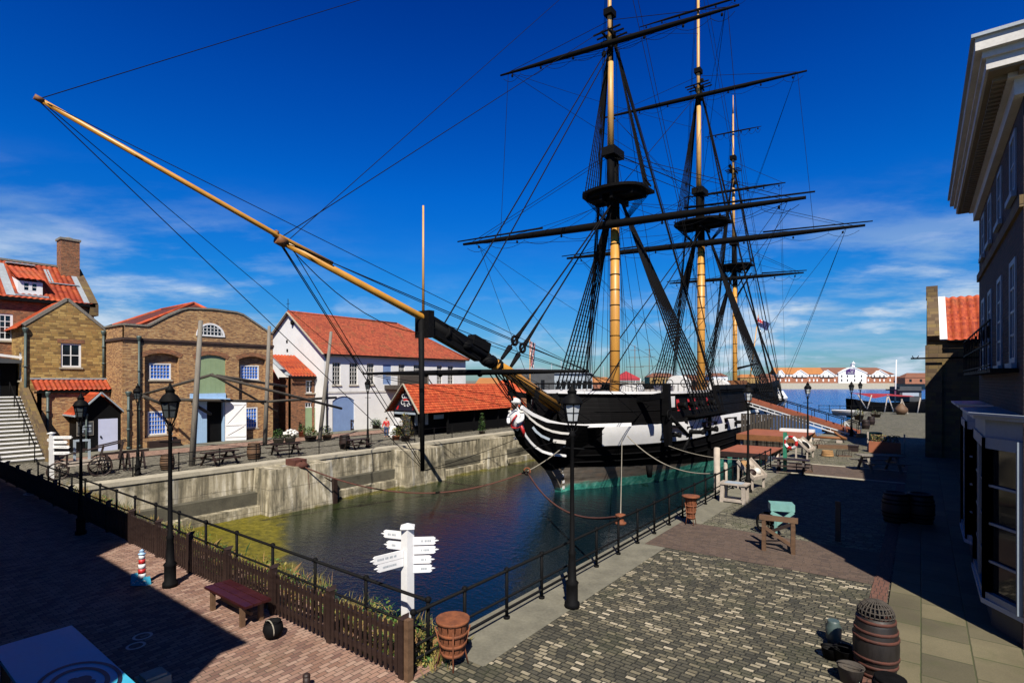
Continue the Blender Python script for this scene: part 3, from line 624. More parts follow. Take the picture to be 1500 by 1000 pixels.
# ---------------------------------------------------------------- entrance hut
hx = -45.9; a0, a1 = 11.3, 14.0; f = Fac('+X', hx); ym = (a0+a1)/2; ez = 2.65; ap = 4.1
t = thing('entrance_hut', (hx-1.4, ym, 0), 'black timber entrance hut with orange tiled roof and pale lilac door', 'hut')
b = MB(); b.box(sx+1.12, hx, a0+.15, a1-.1, 0, ez); b.prism([(hx,a0+.15,ez),(hx,a1-.1,ez),(hx,ym,ap-.1)], (sx+1.12-hx,0,0)); b.build('wall', M['iron'], t)
b = MB(); s1 = V((0,a0-.1-ym,ez-.08-ap)); tiles(b, (hx+.3,ym,ap), (-1,0,0), s1, 2.4, s1.length, .28, .3); s1 = V((0,a1+.1-ym,ez-.08-ap)); tiles(b, (hx+.3,ym,ap), (-1,0,0), s1, 2.4, s1.length, .28, .3); b.build('roof', M['pantile'], t)
b = MB(); b.bar((hx+.36,ym,ap+.05),(hx+.36,a0-.2,ez-.12),.08,.2,(1,0,0)); b.bar((hx+.36,ym,ap+.05),(hx+.36,a1+.2,ez-.12),.08,.2,(1,0,0)); b.bar((hx+.2,a0-.18,ez-.06),(hx-2.2,a0-.18,ez-.06),.12,.1); b.build('bargeboard', M['lead'], t)
dr = f.rect(144, 613, 172, 659); b = MB(); f.blk(b, dr[0], dr[1], .05, dr[3], .0, .06); d_ = b.build('door', M['lilac'], t)
b = MB(); b.ell(f.P(dr[0]+.12, 1.05, .1), .05,.05,.09); b.build('handle', M['iron'], d_)
nb = f.rect(112, 617, 137, 637); b = MB(); f.blk(b, nb[0], nb[1], nb[2], nb[3], .0, .05); nb_ = b.build('notice_board', M['wood_g'], t)
b = MB(); f.blk(b, nb[0]+.06, nb[1]-.06, nb[2]+.06, nb[3]-.06, .051, .06); b.build('poster', M['dgrey'], nb_)
b = MB()
for k, (aa, zz, ww) in enumerate(((.15,.62,.3),(.5,.62,.35),(.3,.42,.5),(.2,.25,.2),(.55,.25,.3))): f.blk(b, lerp(nb[0],nb[1],aa), lerp(nb[0],nb[1],min(.92,aa+ww)), lerp(nb[2],nb[3],zz), lerp(nb[2],nb[3],zz+.12), .061, .064)
b.build('notice', M['bluewhite'], nb_)
pipe(t, (hx+.12, a0+.55, .05), (hx+.12, a0+.55, 2.6), .05)
# ---------------------------------------------------------------- stairs and dark porch at the far left
t = thing('stone_staircase', (-45, 8, 0), 'broad pale stone staircase climbing beside the sandstone house', 'staircase')
b = MB(); N = 17; xA, xB, zT = -43.2, -49.6, 3.9
for i in range(N):
    x = lerp(xA, xB, i/N); b.box(xB-1.5, x, 4.2, 9.1, zT*i/N if i else -.05, zT*(i+1)/N)
b.build('flight', M['ledge'], t)
b = MB()
for i in range(N): x = lerp(xA, xB, i/N); b.box(x-.37, x+.03, 4.2, 9.1, zT*(i+1)/N-.06, zT*(i+1)/N+.006)
b.build('nosing', M['white'], t)
b = MB(); b.add([(xA+.4,9.1,0),(xB,9.1,0),(xB,9.1,zT+1.0),(xA+.1,9.1,1.0),(xA+.4,9.45,0),(xB,9.45,0),(xB,9.45,zT+1.0),(xA+.1,9.45,1.0)], [(0,1,2,3),(7,6,5,4),(3,2,6,7),(0,3,7,4),(1,5,6,2)]); b.build('parapet', M['stone_f'], t)
for yy in (8.6, 6.6):
    b = MB(); b.tube([(xA+.2,yy,1.0),(xB,yy,zT+.95)], .035, 6)
    for i in range(6): x = lerp(xA+.1, xB, i/5); z = zT*max(0,(xA-x))/(xA-xB); b.tube([(x,yy,z),(x,yy,z+1.0)], .03, 6)
    b.build('handrail', M['iron'], t)
t = thing('timber_porch', (-51.5, 6.5, 3.9), 'dark timber porch at the head of the white edged stairs', 'porch')
b = MB(); b.box(-53.2, -51.2, 2, 9.2, 0, 6.2); b.build('wall', M['iron'], t)
b = MB(); b.prism([(-53.2,1.5,7.4),(-53.2,9.6,6.4),(-53.2,9.6,6.2),(-53.2,1.5,6.2)], (2.9,0,0)); b.build('roof', M['dgrey'], t)
b = MB(); b.bar((-50.28,9.7,6.55),(-50.28,1.4,7.6),.1,.16); b.build('bargeboard', M['white'], t)
b = MB(); fp = Fac('+X', -51.2); r = fp.rect(2, 547, 12, 579); fp.blk(b, 6.4, 8.35, 3.92, 5.95, .0, .05); b.build('door', M['midblue'], t)
# ---------------------------------------------------------------- small brick link house
kx = -46.6; f = Fac('+X', kx)
t = thing('brick_cottage', (kx-3, 28, 0), 'low brick cottage with split orange roof between warehouse and white building', 'house')
k0, k1, km = 25.02, 29.9, 27.2; kr = kx-1.6; fk = Fac('+X', kr)
b = MB(); w1 = fk.rect(411, 595, 428, 617); fk.wall(b, k0, km, 0, 4.5, [w1]); w2 = f.rect(448, 557, 465, 575); dd = f.rect(447, 589, 464, 633); dd = (dd[0],dd[1],.05,dd[3])
f.wall(b, km, k1, 0, 5.35, [w2, dd]); b.box(kr, kx, km, km+.25, 0, 5.3); b.box(kx-6, kx-.02, k1-.25, k1, 0, 5.3)
b.build('wall', M['brick_r'], t)
fk.window(t, w1, 3, 3, M['white'], M['glass'], .08, .12, .05); f.window(t, w2, 3, 2, M['white'], M['glass'], .08, .09, .05, M['stone_trim'])
b = MB(); f.blk(b, dd[0], dd[1], dd[2], dd[3]-.5, -.1, -.04); d_ = b.build('door', M['sage'], t); d_['label'] = 'sage green plank door'
f.window(t, (dd[0],dd[1],dd[3]-.5,dd[3]), 4, 1, M['white'], M['glass'], .06, .07, .04, name='fanlight')
b = MB(); tiles(b, (kx-3.6, km+.1, 7.45), (0,1,0), (3.9,0,-2.1), k1-km-.1, 4.43); b.build('roof', M['pantile'], t)['label'] = 'bright orange upper slope'
b = MB(); tiles(b, (kx-4.2, k0, 7.45), (0,1,0), (3.0,0,-2.95), km-k0, 4.2); rf = b.build('roof', M['pantile'], t); rf['label'] = 'steeper lower orange slope'
b = MB(); b.bar((kx-3.7,km-.0,7.5),(kx+.1,km+.05,5.45),.6,.1); b.build('valley_flashing', M['lead'], rf)
b = MB(); b.box(kx+.28,kx+.38,km,k1,5.16,5.28); b.box(kr+.3,kr+.4,k0,km,4.38,4.5); b.build('gutter', M['iron'], t)
# ---------------------------------------------------------------- long white building
bx = -45.2; f = Fac('+X', bx); q0, q1 = 30.0, 50.0; ez = 7.75; rz = 11.95; rx = bx-5.9; bw = 12.
t = thing('white_building', (bx-6, 40, 0), 'long white rendered quayside building with red tiled hipped roof', 'building')
tops = [(495,501-0), (519,0), (543,0), (610,0), (636,0)]
holes = []
us = [(487,499),(512,524),(537.5,548),(584,593),(606,615),(640,647.5),(656,664)]
for (ua, ub) in us: a = f.px(ua, 540)[0]; c = f.px(ub, 540)[0]; holes.append((a, c, 4.55, 6.75))
bd = f.rect(487, 580, 519, 632); bd = (bd[0], bd[1], .05, bd[3]); tdr = (f.px(561,540)[0], f.px(573,540)[0], 4.6, 6.7)
b = MB(); f.wall(b, q0, q1, 0, ez, holes + [bd, tdr]); fg = Fac('-Y', q0)
b.poly([(bx,q0,0),(bx-bw,q0,0),(bx-bw,q0,ez),(rx,q0,rz),(bx,q0,ez)]); b.poly([(bx,q1,0),(bx-bw,q1,0),(bx-bw,q1,ez),(bx,q1,ez)]); b.poly([(bx-bw,q0,0),(bx-bw,q1,0),(bx-bw,q1,ez),(bx-bw,q0,ez)])
b.build('wall', M['stucco'], t)
for h in holes: f.window(t, h, 3, 5, M['offwhite'], M['glass'], .1, .07, .05, M['stone_trim'])
b = MB(); f.blk(b, bd[0], bd[1], bd[2], bd[3], -.15, -.08)
for k in range(1,8): a = lerp(bd[0], bd[1], k/8); f.blk(b, a-.012, a+.012, bd[2], bd[3], -.08, -.074)
b.build('door', M['midblue'], t)['label'] = 'wide pale blue boarded double door'
b = MB(); f.arch(b, bd[0], bd[1], bd[3], .45, .003, -.14); b.build('door_arch', M['stucco'], t)
b = MB(); f.blk(b, tdr[0], tdr[1], tdr[2], tdr[3], -.12, -.05); b.build('door', M['midblue'], t)['label'] = 'blue upper floor door above the timber stair'
b = MB(); hp = (rx, q1-6., rz); e = .35
b.poly([(rx,q0-.25,rz),hp,(bx+e,q1+e,ez-.22),(bx+e,q0-.25,ez-.22)]); b.poly([(rx,q0-.25,rz),(bx-bw-e,q0-.25,ez-.22),(bx-bw-e,q1+e,ez-.22),hp]); b.poly([hp,(bx-bw-e,q1+e,ez-.22),(bx+e,q1+e,ez-.22)])
rf = b.build('roof', M['flat_tile'], t)
b = MB(); b.tube([(rx,q0-.25,rz+.02),hp], .13, 8); b.tube([hp,(bx+e,q1+e,ez-.2)], .12, 8); b.build('ridge_tile', M['flat_tile'], rf)
b = MB(); b.bar((rx,q0-.3,rz-.05),(bx+e,q0-.3,ez-.3),.08,.2,(0,1,0)); b.bar((rx,q0-.3,rz-.05),(bx-bw-e,q0-.3,ez-.3),.08,.2,(0,1,0)); b.build('bargeboard', M['stone_trim'], t)
b = MB(); b.box(bx+e-.02,bx+e+.12,q0,q1,ez-.36,ez-.22); b.box(bx,bx+e,q0,q1+.3,ez-.34,ez-.26); b.build('gutter', M['iron'], t)
b = MB(); f.blk(b, q0, q1, 3.75, 3.95, 0, .06); b.build('string_course', M['offwhite'], t)
b = MB(); b.tube([(rx,q0-.2,rz),(rx,q0-.2,rz+1.3)], .03, 5); b.tube([(rx-.3,q0-.2,rz+.8),(rx+.3,q0-.2,rz+.8)], .02, 5); b.build('finial', M['iron'], t)
pipe(t, (bx+.1,q0+.25,.05), (bx+.1,q0+.25,7.3), .07, 'iron')
pp = onY(428, 466, q0-.15); b = MB(); b.lathe(pp+V((0,0,-.7)), [(.05,0),(.16,.1),(.2,.35),(.08,.4)], 8); b.bar(pp+V((0,.1,-.2)), pp+V((0,-.1,-.3)), .1); 
b.build('wall_lantern', M['iron'], t)
b = MB()
for (u, v) in ((420.5,500),(421,513)): c = onY(u, v, q0-.01); b.box(c.x-.12, c.x+.12, q0-.05, q0-.01, c.z-.14, c.z+.14)
b.build('gable_vent', M['iron'], t)
# timber outside stair by the white building
t = thing('outside_timber_stair', (-43.5, 38, 0), 'grey timber outside stair against the long white building', 'staircase')
b = MB(); b.box(-45.15,-42.9,37.2,41.5,4.1,4.5); b.box(-43.0,-42.93,37.2,41.5,4.5,5.5); b.build('landing', M['spar'], t)
b = MB()
for yy in (37.3, 41.4):
    b.bar((-43,yy,0),(-43,yy,5.5),.18)
    b.bar((-45,yy,5.5),(-43,yy,5.5),.08,.1)
b.bar((-43,37.3,5.5),(-43,41.4,5.5),.08,.1)
for k in range(24): y = 37.35+k*.175; b.bar((-43,y,4.5),(-43,y,5.5),.09,.05)
b.bar((-43,37.3,0),(-43,41.4,4.3),.1,.14,); b.bar((-43,41.4,0),(-43,37.3,4.3),.1,.14); b.build('post_and_rail', M['wood_g'], t)
b = MB()
for i in range(14): b.box(-44.9,-43.3, 41.6+.28*i, 41.6+.28*(i+1), 4.2-.3*i-.06, 4.2-.3*i)
b.bar((-43.2,41.6,4.3),(-43.2,45.5,.1),.08,.28); b.bar((-43.2,41.6,5.3),(-43.2,45.5,1.1),.07,.1); b.build('flight', M['spar'], t)
# ---------------------------------------------------------------- dark quayside shed with the orange roof
p0, p1 = 32.6, 48.2; xl, xr = -38.9, -35.0; xm = -36.75; ez = 2.25; rz = 4.65
t = thing('quayside_shed', (-37, 40, 0), 'black quayside shed with orange tiled roof and painted scrollwork gable', 'shed')
b = MB(); b.box(xl+.3, xr-1.6, p0+.3, p1-.3, 0, ez-.05); b.prism([(xl+.2,p0+.25,ez-.1),(xr-.15,p0+.25,ez-.1),(xm,p0+.25,rz-.15)], (0,p1-p0-.5,0)); b.build('wall', M['iron'], t)
b = MB()
for y in (p0+.35, p0+3.9, p0+7.6, p0+11.4, p1-.35): b.bar((xr-.25,y,0),(xr-.25,y,ez),.16)
b.bar((xr-.25,p0+.3,ez-.12),(xr-.25,p1-.3,ez-.12),.14,.2); b.box(xr-.3,xr-.2,p0+4,p1-.5,.1,.95); b.build('veranda_post', M['iron'], t)
b = MB(); sv = V((xr+.25-xm,0,ez-.17-rz)); nr = 11; rows = []
for j in range(nr):
    for qq, hh in ((j,0.),(j+1,.045)): rows.append([V((xm,lerp(p0-.2,p1+.2,i/40),rz))+sv*(qq/nr)+V((.5,0,.8))*(.02+hh) for i in range(41)])
b.grid(rows)
rows = []
sv2 = V((xl-.25-xm,0,ez-.17-rz))
for j in range(nr):
    for qq, hh in ((j,0.),(j+1,.045)): rows.append([V((xm,lerp(p0-.2,p1+.2,i/2),rz))+sv2*(qq/nr)+V((-.5,0,.8))*(.02+hh) for i in range(3)])
b.grid(rows); b.build('roof', M['shed_tile'], t)
b = MB(); yy = p0-.24; b.bar((xm,yy,rz+.06),(xr+.3,yy,ez-.16),.06,.16,(0,1,0)); b.bar((xm,yy,rz+.06),(xl-.3,yy,ez-.16),.06,.16,(0,1,0)); b.build('bargeboard', M['stone_trim'], t)
# painted sign on the gable: red banner with white scrollwork
b = MB(); b.prism([(xl+.55,p0+.2,ez+.02),(xr-.55,p0+.2,ez+.02),(xm,p0+.2,rz-.4)], (0,.04,0)); sg = b.build('gable_sign', M['navy'], t)
b = MB(); cz = 3.22
for s in (-1, 1):
    for (ax, az_, rr) in ((.42,.35,.17),(.5,-.2,.2),(.2,-.42,.12)): b.torus((xm+s*ax,p0+.18,cz+az_), rr, .028, (0,1,0), 10, 5, 0, 1.6*PI)
b.tube([(xm-.55,p0+.18,cz+.12),(xm-.2,p0+.18,cz+.22),(xm+.2,p0+.18,cz+.22),(xm+.55,p0+.18,cz+.12)], .03, 5); b.tube([(xm-.5,p0+.18,cz-.12),(xm,p0+.18,cz-.04),(xm+.5,p0+.18,cz-.12)], .03, 5)
b.tube([(xm-.12,p0+.18,cz+.55),(xm,p0+.18,cz+.68),(xm+.12,p0+.18,cz+.55)], .03, 5); b.build('scrollwork', M['white'], sg)
b = MB(); b.prism([(xm-.42,p0+.175,cz-.05),(xm+.42,p0+.175,cz-.05),(xm+.42,p0+.175,cz+.13),(xm-.42,p0+.175,cz+.13)], (0,.02,0)); b.build('banner', M['red'], sg)
b = MB(); b.prism([(xl+.75,p0+.17,ez+.12),(xl+1.0,p0+.17,ez+.12),(xl+1.15,p0+.17,ez+.5),(xl+.95,p0+.17,ez+.4)], (0,.02,0)); b.prism([(xr-.75,p0+.17,ez+.12),(xr-.95,p0+.17,ez+.12),(xr-1.05,p0+.17,ez+.5),(xr-.85,p0+.17,ez+.4)], (0,.02,0)); b.build('flourish', M['red'], sg)
b = MB(); b.box(xl+.6,xr-.5,p0+.1,p0+.22,ez-.28,ez-.1); b.build('fascia_board', M['bluewhite'], t)
fs_ = Fac('-Y', p0+.3); b = MB(); fs_.blk(b, xm-.75, xm+.35, .1, 2.0, 0, .04); b.build('door', M['dgrey'], t)
fe = Fac('+X', xr-1.6)
for a_ in (p0+1.0, p0+2.3): b = MB(); fe.blk(b, a_, a_+.35, .9, 1.9, 0, .05); b.build('window', M['bluewhite'], t)
b = MB(); fe.blk(b, p0+3.4, p0+4.7, 1.35, 1.75, 0, .06); b.build('wall_sign', M['ltblue'], t)
# ---------------------------------------------------------------- Georgian brick building on the right
gx = 1.5; f = Fac('-X', gx); gy0, gy1 = 13.6, 23.2; gz = 10.35
t = thing('georgian_building', (6, 18, 0), 'tall dark brick Georgian building with white cornice and bay windows', 'building')
hs_ = []
for y in (21.6, 19.6, 17.3, 14.95): hs_.append((y-.45, y+.45, 5.35, 7.45)); hs_.append((y-.45, y+.45, 8.85, 10.0) if False else (y-.42, y+.42, 8.75, 10.0))
hs_ = [(h[0],h[1],h[2],h[3]) for h in hs_]
b = MB(); f.wall(b, gy0, gy1, 0, gz+.5, hs_, .12)
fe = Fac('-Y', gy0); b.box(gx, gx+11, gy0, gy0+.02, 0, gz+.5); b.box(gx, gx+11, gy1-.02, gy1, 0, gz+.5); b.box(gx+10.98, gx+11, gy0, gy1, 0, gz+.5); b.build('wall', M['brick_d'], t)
for h in hs_: f.window(t, h, 2, 4 if h[2] < 8 else 2, M['bluewhite'], M['glass'], -.01, .11, .05, M['bluewhite'])
b = MB(); f.blk(b, gy0-.02, gy1+.05, 8.2, 8.42, 0, .06); b.build('string_course', M['stone_f'], t)
def ring(b, x0, y0_, y1_, z0, z1): b.box(x0, gx+11.3, y0_, y1_, z0, z1)
b = MB(); ring(b, gx-.72, gy0-.72, gy1+.72, gz+.62, gz+.85); ring(b, gx-.62, gy0-.62, gy1+.62, gz+.50, gz+.62); ring(b, gx-.56, gy0-.56, gy1+.56, gz+.30, gz+.50); ring(b, gx-.14, gy0-.14, gy1+.14, gz-.12, gz+.18); ring(b, gx-.24, gy0-.24, gy1+.24, gz+.18, gz+.27)
cn = b.build('cornice', M['offwhite'], t)
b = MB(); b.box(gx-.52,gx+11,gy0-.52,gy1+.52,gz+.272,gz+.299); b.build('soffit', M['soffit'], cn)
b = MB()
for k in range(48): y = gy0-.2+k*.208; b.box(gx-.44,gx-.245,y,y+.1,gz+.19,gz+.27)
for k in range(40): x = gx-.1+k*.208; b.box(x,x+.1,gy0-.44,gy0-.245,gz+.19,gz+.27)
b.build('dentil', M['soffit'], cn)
b = MB(); ring(b, gx-.78, gy0-.78, gy1+.78, gz+.85, gz+.91); b.prism([(gx-.7,gy0-.7,gz+.91),(gx-.7,gy1+.7,gz+.91),(gx+5,gy1-4,gz+1.9),(gx+5,gy0+4,gz+1.9)], (.01,0,.02)); b.build('roof', M['lead'], t)
# iron balcony at the first floor
b = MB(); xb = gx-.42; b.box(xb,gx,gy0+.6,gy1-.8,5.16,5.24)
for z in (5.3, 5.75, 6.2): b.bar((xb,gy0+.6,z),(xb,gy1-.8,z),.03)
for k in range(14): y = lerp(gy0+.6,gy1-.8,k/13); b.bar((xb,y,5.2),(xb,y,6.2),.018)
for k in range(8): y = lerp(gy0+.9,gy1-1.1,k/7); b.torus((xb,y,5.98), .12, .014, (1,0,0), 10, 4)
b.build('balcony', M['iron'], t)
def bay(ya, yb, xf, zs, zt):
    p = [(gx,ya-.75),(xf,ya),(xf,yb),(gx,yb+.75)]; b = MB()
    P = lambda i, z, k=0.: V((p[i][0]-k, p[i][1], z))
    for i in range(3):
        q0_, q1_ = V((*p[i],0)), V((*p[i+1],0)); d = (q1_-q0_); L = d.length; d.normalize(); up = V((0,0,1))
        b.bar(q0_+up*(zs-.0)+d*0, q0_+up*zt, .16); b.bar(q1_+up*zs, q1_+up*zt, .16)
        b.bar(q0_+up*(zt-.1), q1_+up*(zt-.1), .14, .22); b.bar(q0_+up*(zs+.06), q1_+up*(zs+.06), .14, .14)
        if i == 1: b.bar((q0_+q1_)/2+up*zs, (q0_+q1_)/2+up*zt, .12)
        nb_ = 1 if i != 1 else 2
        for k in (1,2,3): z = lerp(zs, zt-.2, k/4); b.bar(q0_+up*z, q1_+up*z, .05, .045)
        if i == 1:
            for k in range(1, 6): b.bar(q0_.lerp(q1_, k/6)+up*zs, q0_.lerp(q1_, k/6)+up*(zt-.2), .045, .05)
    w_ = b.build('bay_window', M['bayjoin'], t)
    b = MB()
    for i in range(3): q0_, q1_ = V((*p[i],0)), V((*p[i+1],0)); b.poly([q0_+V((.05,.0,zs)), q1_+V((.05,.0,zs)), q1_+V((.05,.0,zt)), q0_+V((.05,.0,zt))])
    b.build('pane', M['glass'], w_)
    b = MB(); ex = lambda k: [(gx,ya-.75-k*1.2),(xf-k,ya-k*.6),(xf-k,yb+k*.6),(gx,yb+.75+k*1.2)]
    b.prism([(x,y,zs-.1) for x,y in ex(.1)], (0,0,.1)); b.build('sill', M['bluewhite'], w_)
    b = MB(); b.prism([(x,y,0) for x,y in ex(-.08)], (0,0,zs-.1)); b.build('plinth', M['dgrey'], w_)
    b = MB(); b.prism([(x,y,zt) for x,y in ex(.03)], (0,0,.38)); b.build('fascia', M['bayjoin'], w_)
    b = MB(); b.prism([(x,y,zt+.38) for x,y in ex(.22)], (0,0,.07)); b.prism([(x,y,zt+.45) for x,y in ex(.30)], (0,0,.05)); b.build('bay_roof', M['lead'], w_)
bay(14.5, 17.0, 1.06, .62, 3.85); bay(19.9, 22.0, 1.06, .55, 3.85)
# ---------------------------------------------------------------- sandstone building beyond it
sx0 = .32; sy0, sy1 = 44.6, 53.; f = Fac('-Y', sy0)
t = thing('sandstone_building', (5, 48, 0), 'brown sandstone building with raised gable coping and bright orange pantile roof', 'building')
ez = onY(1390, 498, sy0).z; rz = onY(1375, 438, sy0+4.2).z
b = MB(); f.wall(b, sx0, 11, 0, ez, []); b.poly([(sx0,sy0,0),(sx0,sy1,0),(sx0,sy1,ez),(sx0,sy0+4.2,rz),(sx0,sy0,ez)]); b.poly([(11,sy0,0),(11,sy1,0),(11,sy1,ez),(11,sy0+4.2,rz),(11,sy0,ez)]); b.poly([(sx0,sy1,0),(11,sy1,0),(11,sy1,ez),(sx0,sy1,ez)]); b.box(sx0-.12,sx0+.75,sy0-.14,sy0-.003,0,ez-.3); b.build('wall', M['stone_f'], t)
b = MB(); sv = V((0,-4.5,ez-.1-rz)); tiles(b, (sx0+1.0,sy0+4.2,rz), (1,0,0), sv, 9.9, sv.length, .42, .40, .10); b.poly([(sx0,sy0+4.2,rz),(11,sy0+4.2,rz),(11,sy1+.3,ez-.1),(sx0,sy1+.3,ez-.1)]); rf = b.build('roof', M['pantile'], t)
b = MB(); b.bar((sx0+.3,sy0+4.2,rz+.25),(sx0+.3,sy0-.3,ez+.15),.62,.35); b.bar((sx0+.3,sy0+4.2,rz+.25),(sx0+.3,sy1+.2,ez+.15),.62,.35); b.box(sx0-.05,sx0+.6,sy0+3.7,sy0+4.7,rz,rz+.9); b.build('gable_coping', M['stone_f'], t)
b = MB(); b.bar((sx0+.82,sy0+4.2,rz+.12),(sx0+.82,sy0-.3,ez+.02),.38,.1); b.build('flashing', M['white'], rf)
b = MB(); b.tube([(sx0+1,sy0-.4,ez-.12),(10.8,sy0-.4,ez-.12)], .09, 8); b.build('gutter', M['iron'], t)
lj = onY(1334, 525, sy0-.4); b = MB(); b.tube([lj, (sx0+3,sy0-.4,lj.z)], .06, 6); b.torus(lj+V((.25,0,.18)), .16, .025, (0,1,0), 12, 5, 0, PI); b.build('wall_bracket', M['iron'], t)
# buildings behind and beside the viewpoint, which throw the big shadows over the paving
def block(loc, x0, x1, ya, yb, h, lab, wallm, pitch=1.6):
    t = thing('warehouse_block', loc, lab, 'building'); b = MB(); b.box(x0, x1, ya, yb, 0, h); b.build('wall', M[wallm], t)
    b = MB(); ym = (ya+yb)/2; b.prism([(x0-.2,ya-.3,h),(x0-.2,yb+.3,h),(x0-.2,ym,h+pitch)], (x1-x0+.4,0,0)); b.build('roof', M['dark_tile'], t)
    ff = Fac('+Y', yb)
    for k in range(int((x1-x0)/3)):
        for z in (1.2, 4.4, 7.2):
            if z+1.6 < h: a = x0+1.2+k*3; b = MB(); ff.blk(b, a, a+1, z, z+1.5, .002, .03); b.build('window', M['white'], t)
block((-9,-8,0), -13.0, -4.9, -14, -2.1, 9.7, 'brick warehouse behind the viewpoint throwing the paved shadow', 'brick_d')
block((-30,-8,0), -50, -13.02, -14, -2.1, 12.6, 'tall brick range behind the viewpoint beside the warehouse', 'brick_d')
block((8,33,0), 3.4, 12, 24.5, 42.5, 9.5, 'brick range hidden between the Georgian building and the sandstone building', 'brick_d')
# ================================================================ the frigate
SX = -20.0; YB, YS = 31.2, 83.0
ship = thing('sailing_ship', (SX, 56, WZ), 'black three masted sailing frigate with white gun stripe moored in the dock', 'ship')
def smooth(t): t = max(0, min(1, t)); return t*t*(3-2*t)
def stem(z): return 31.0 + (.25*max(0, z-1.7)) + max(0, .2-z)*.42
def hb(y, z):
    k = max(0, min(1, (z+2.7)/6.8)); ys = stem(z); Lb = lerp(17, 9.0, k**.7); s = max(0, min(1, (y-ys)/Lb))
    B = 5.6 + .55*smooth((z+4.5)/4.5) - .6*smooth((z-1.0)/3.4)
    par = 1-(1-s)**2; ell = math.sqrt(max(0, 1-(1-s)**2)); b = lerp(par, ell, smooth(k*1.15))
    e = max(0, (y-64)/19.0); return max(.16, B*b*(1-lerp(.95,.30,smooth(k*1.3))*e**lerp(1.7,2.2,k)))
def zrail(y): return 4.05 + .25*max(0,(44-y)/13)**2*.4 + .55*max(0,(y-60)/23)**2
def zc(y): return -1.0 - .95*smooth((y-31)/22)
lev = lambda y: [-4.6, -3.6, -2.7, -2.0, zc(y), -.55, 0., .5, 1.2, 1.95, 2.4, 2.9, 3.5, zrail(y)]
ys_ = [YB + (YS-YB)*((i/46)**1.5) for i in range(47)]
b = MB()
for side in (1, -1):
    rows = []
    for y in ys_: rows.append([V((SX + side*hb(max(y, stem(z)), z), max(y, stem(z)), z)) for z in lev(y)])
    for i in range(len(rows)-1):
        for j in range(len(rows[0])-1):
            ym = (ys_[i]+ys_[i+1])/2
            b.mi = 2 if j < 4 else 0
            b.add([rows[i][j], rows[i+1][j], rows[i+1][j+1], rows[i][j+1]], [(0,1,2,3)], True)
b.mi = 0                                             # bow face closing at the stem, transom at the stern
r0 = [V((SX+hb(stem(z),z), stem(z), z)) for z in lev(YB)]; r1 = [V((SX-hb(stem(z),z), stem(z), z)) for z in lev(YB)]
for j in range(len(r0)-1): b.mi = 2 if j < 4 else 0; b.poly([r0[j], r1[j], r1[j+1], r0[j+1]])
b.mi = 0; e0 = [V((SX+hb(YS,z), YS, z)) for z in lev(YS)]; e1 = [V((SX-hb(YS,z), YS, z)) for z in lev(YS)]
for j in range(len(e0)-1): b.poly([e0[j], e1[j], e1[j+1], e0[j+1]])
hull = b.build('hull', [M['hull'], M['white'], M['copper']], ship)
def proj_u(x, y): d = -x*S_+y*C_; return 750+(x*C_+y*S_)/d*F
def ystart(z):
    a, c = 31.2, 44.
    for _ in range(40):
        m = (a+c)/2
        if proj_u(SX+hb(m,z), m) < 882: a = m
        else: c = m
    return a
for side in (1, -1):                                  # the white gun stripe
    b = MB(); rows = []
    for i in range(61):
        t_ = (i/60)**1.4; rows.append([V((SX+side*(hb(lerp(ystart(z),82.9,t_), z)+.014), lerp(ystart(z),82.9,t_), z)) for z in (.5,.86,1.22,1.58,1.95)])
    b.grid(rows, True); b.build('gun_stripe', M['white'], ship)
b = MB()                                              # deck
dk = [y for y in ys_ if y > 31.9]
b.grid([[V((SX+k*(hb(y,2.9)-.12), y, 2.75)) for k in (-1,-.5,0,.5,1)] for y in dk]); b.build('deck', M['wood_b'], ship)
b = MB()                                              # inner bulwark
for side in (1,-1): b.grid([[V((SX+side*(hb(y,z)-.22), y, z)) for z in (2.7, zrail(y))] for y in dk])
b.build('bulwark', M['offwhite'], ship)
for side in (1, -1):                                  # cap rail, white forward
    b = MB()
    for i in range(len(ys_)-1):
        y, y2 = ys_[i], ys_[i+1]
        p = V((SX+side*hb(max(y,stem(4)),4), max(y,stem(4)), zrail(y)+.05)); q = V((SX+side*hb(max(y2,stem(4)),4), max(y2,stem(4)), zrail(y2)+.05))
        b.mi = 0 if y < 46 else 1
        if (q-p).length > .02: b.bar(p, q+(q-p).normalized()*.03, .5, .17)
    b.build('cap_rail', [M['white'], M['black']], ship)
b = MB()                                              # forecastle stanchions and rail
for side in (1, -1):
    pts = [V((SX+side*(hb(y,4)-.1), y, 4.75)) for y in [32.6+ i*1.2 for i in range(13)]]
    b.tube(pts, .045, 6)
    for p in pts: b.tube([p-V((0,0,.7)), p], .03, 5)
b.tube([(SX-hb(32.6,4)+.1,32.6,4.75),(SX+hb(32.6,4)-.1,32.6,4.75)], .045, 6); b.build('guard_rail', M['iron'], ship)
for side in (1, -1):                                  # hammock netting amidships
    b = MB(); yy = [49+i*1.0 for i in range(33)]
    for y, y2 in zip(yy, yy[1:]): b.bar((SX+side*hb(y,4),y,zrail(y)+.3),(SX+side*hb(y2,4),y2,zrail(y2)+.3), .5, .5)
    b.build('hammock_netting', M['iron'], ship)
for z, r in ((-.12,.07),(-.62,.07),(.50,.06),(2.02,.07),(2.9,.05)):   # wales and mouldings
    for side in (1,-1):
        b = MB(); b.tube([V((SX+side*(hb(max(y,stem(z)+.05),z)+.01), max(y,stem(z)+.05), z)) for y in [31.4+.0+i*1.02 for i in range(50)]], r, 6); b.build('wale', M['black'], ship)
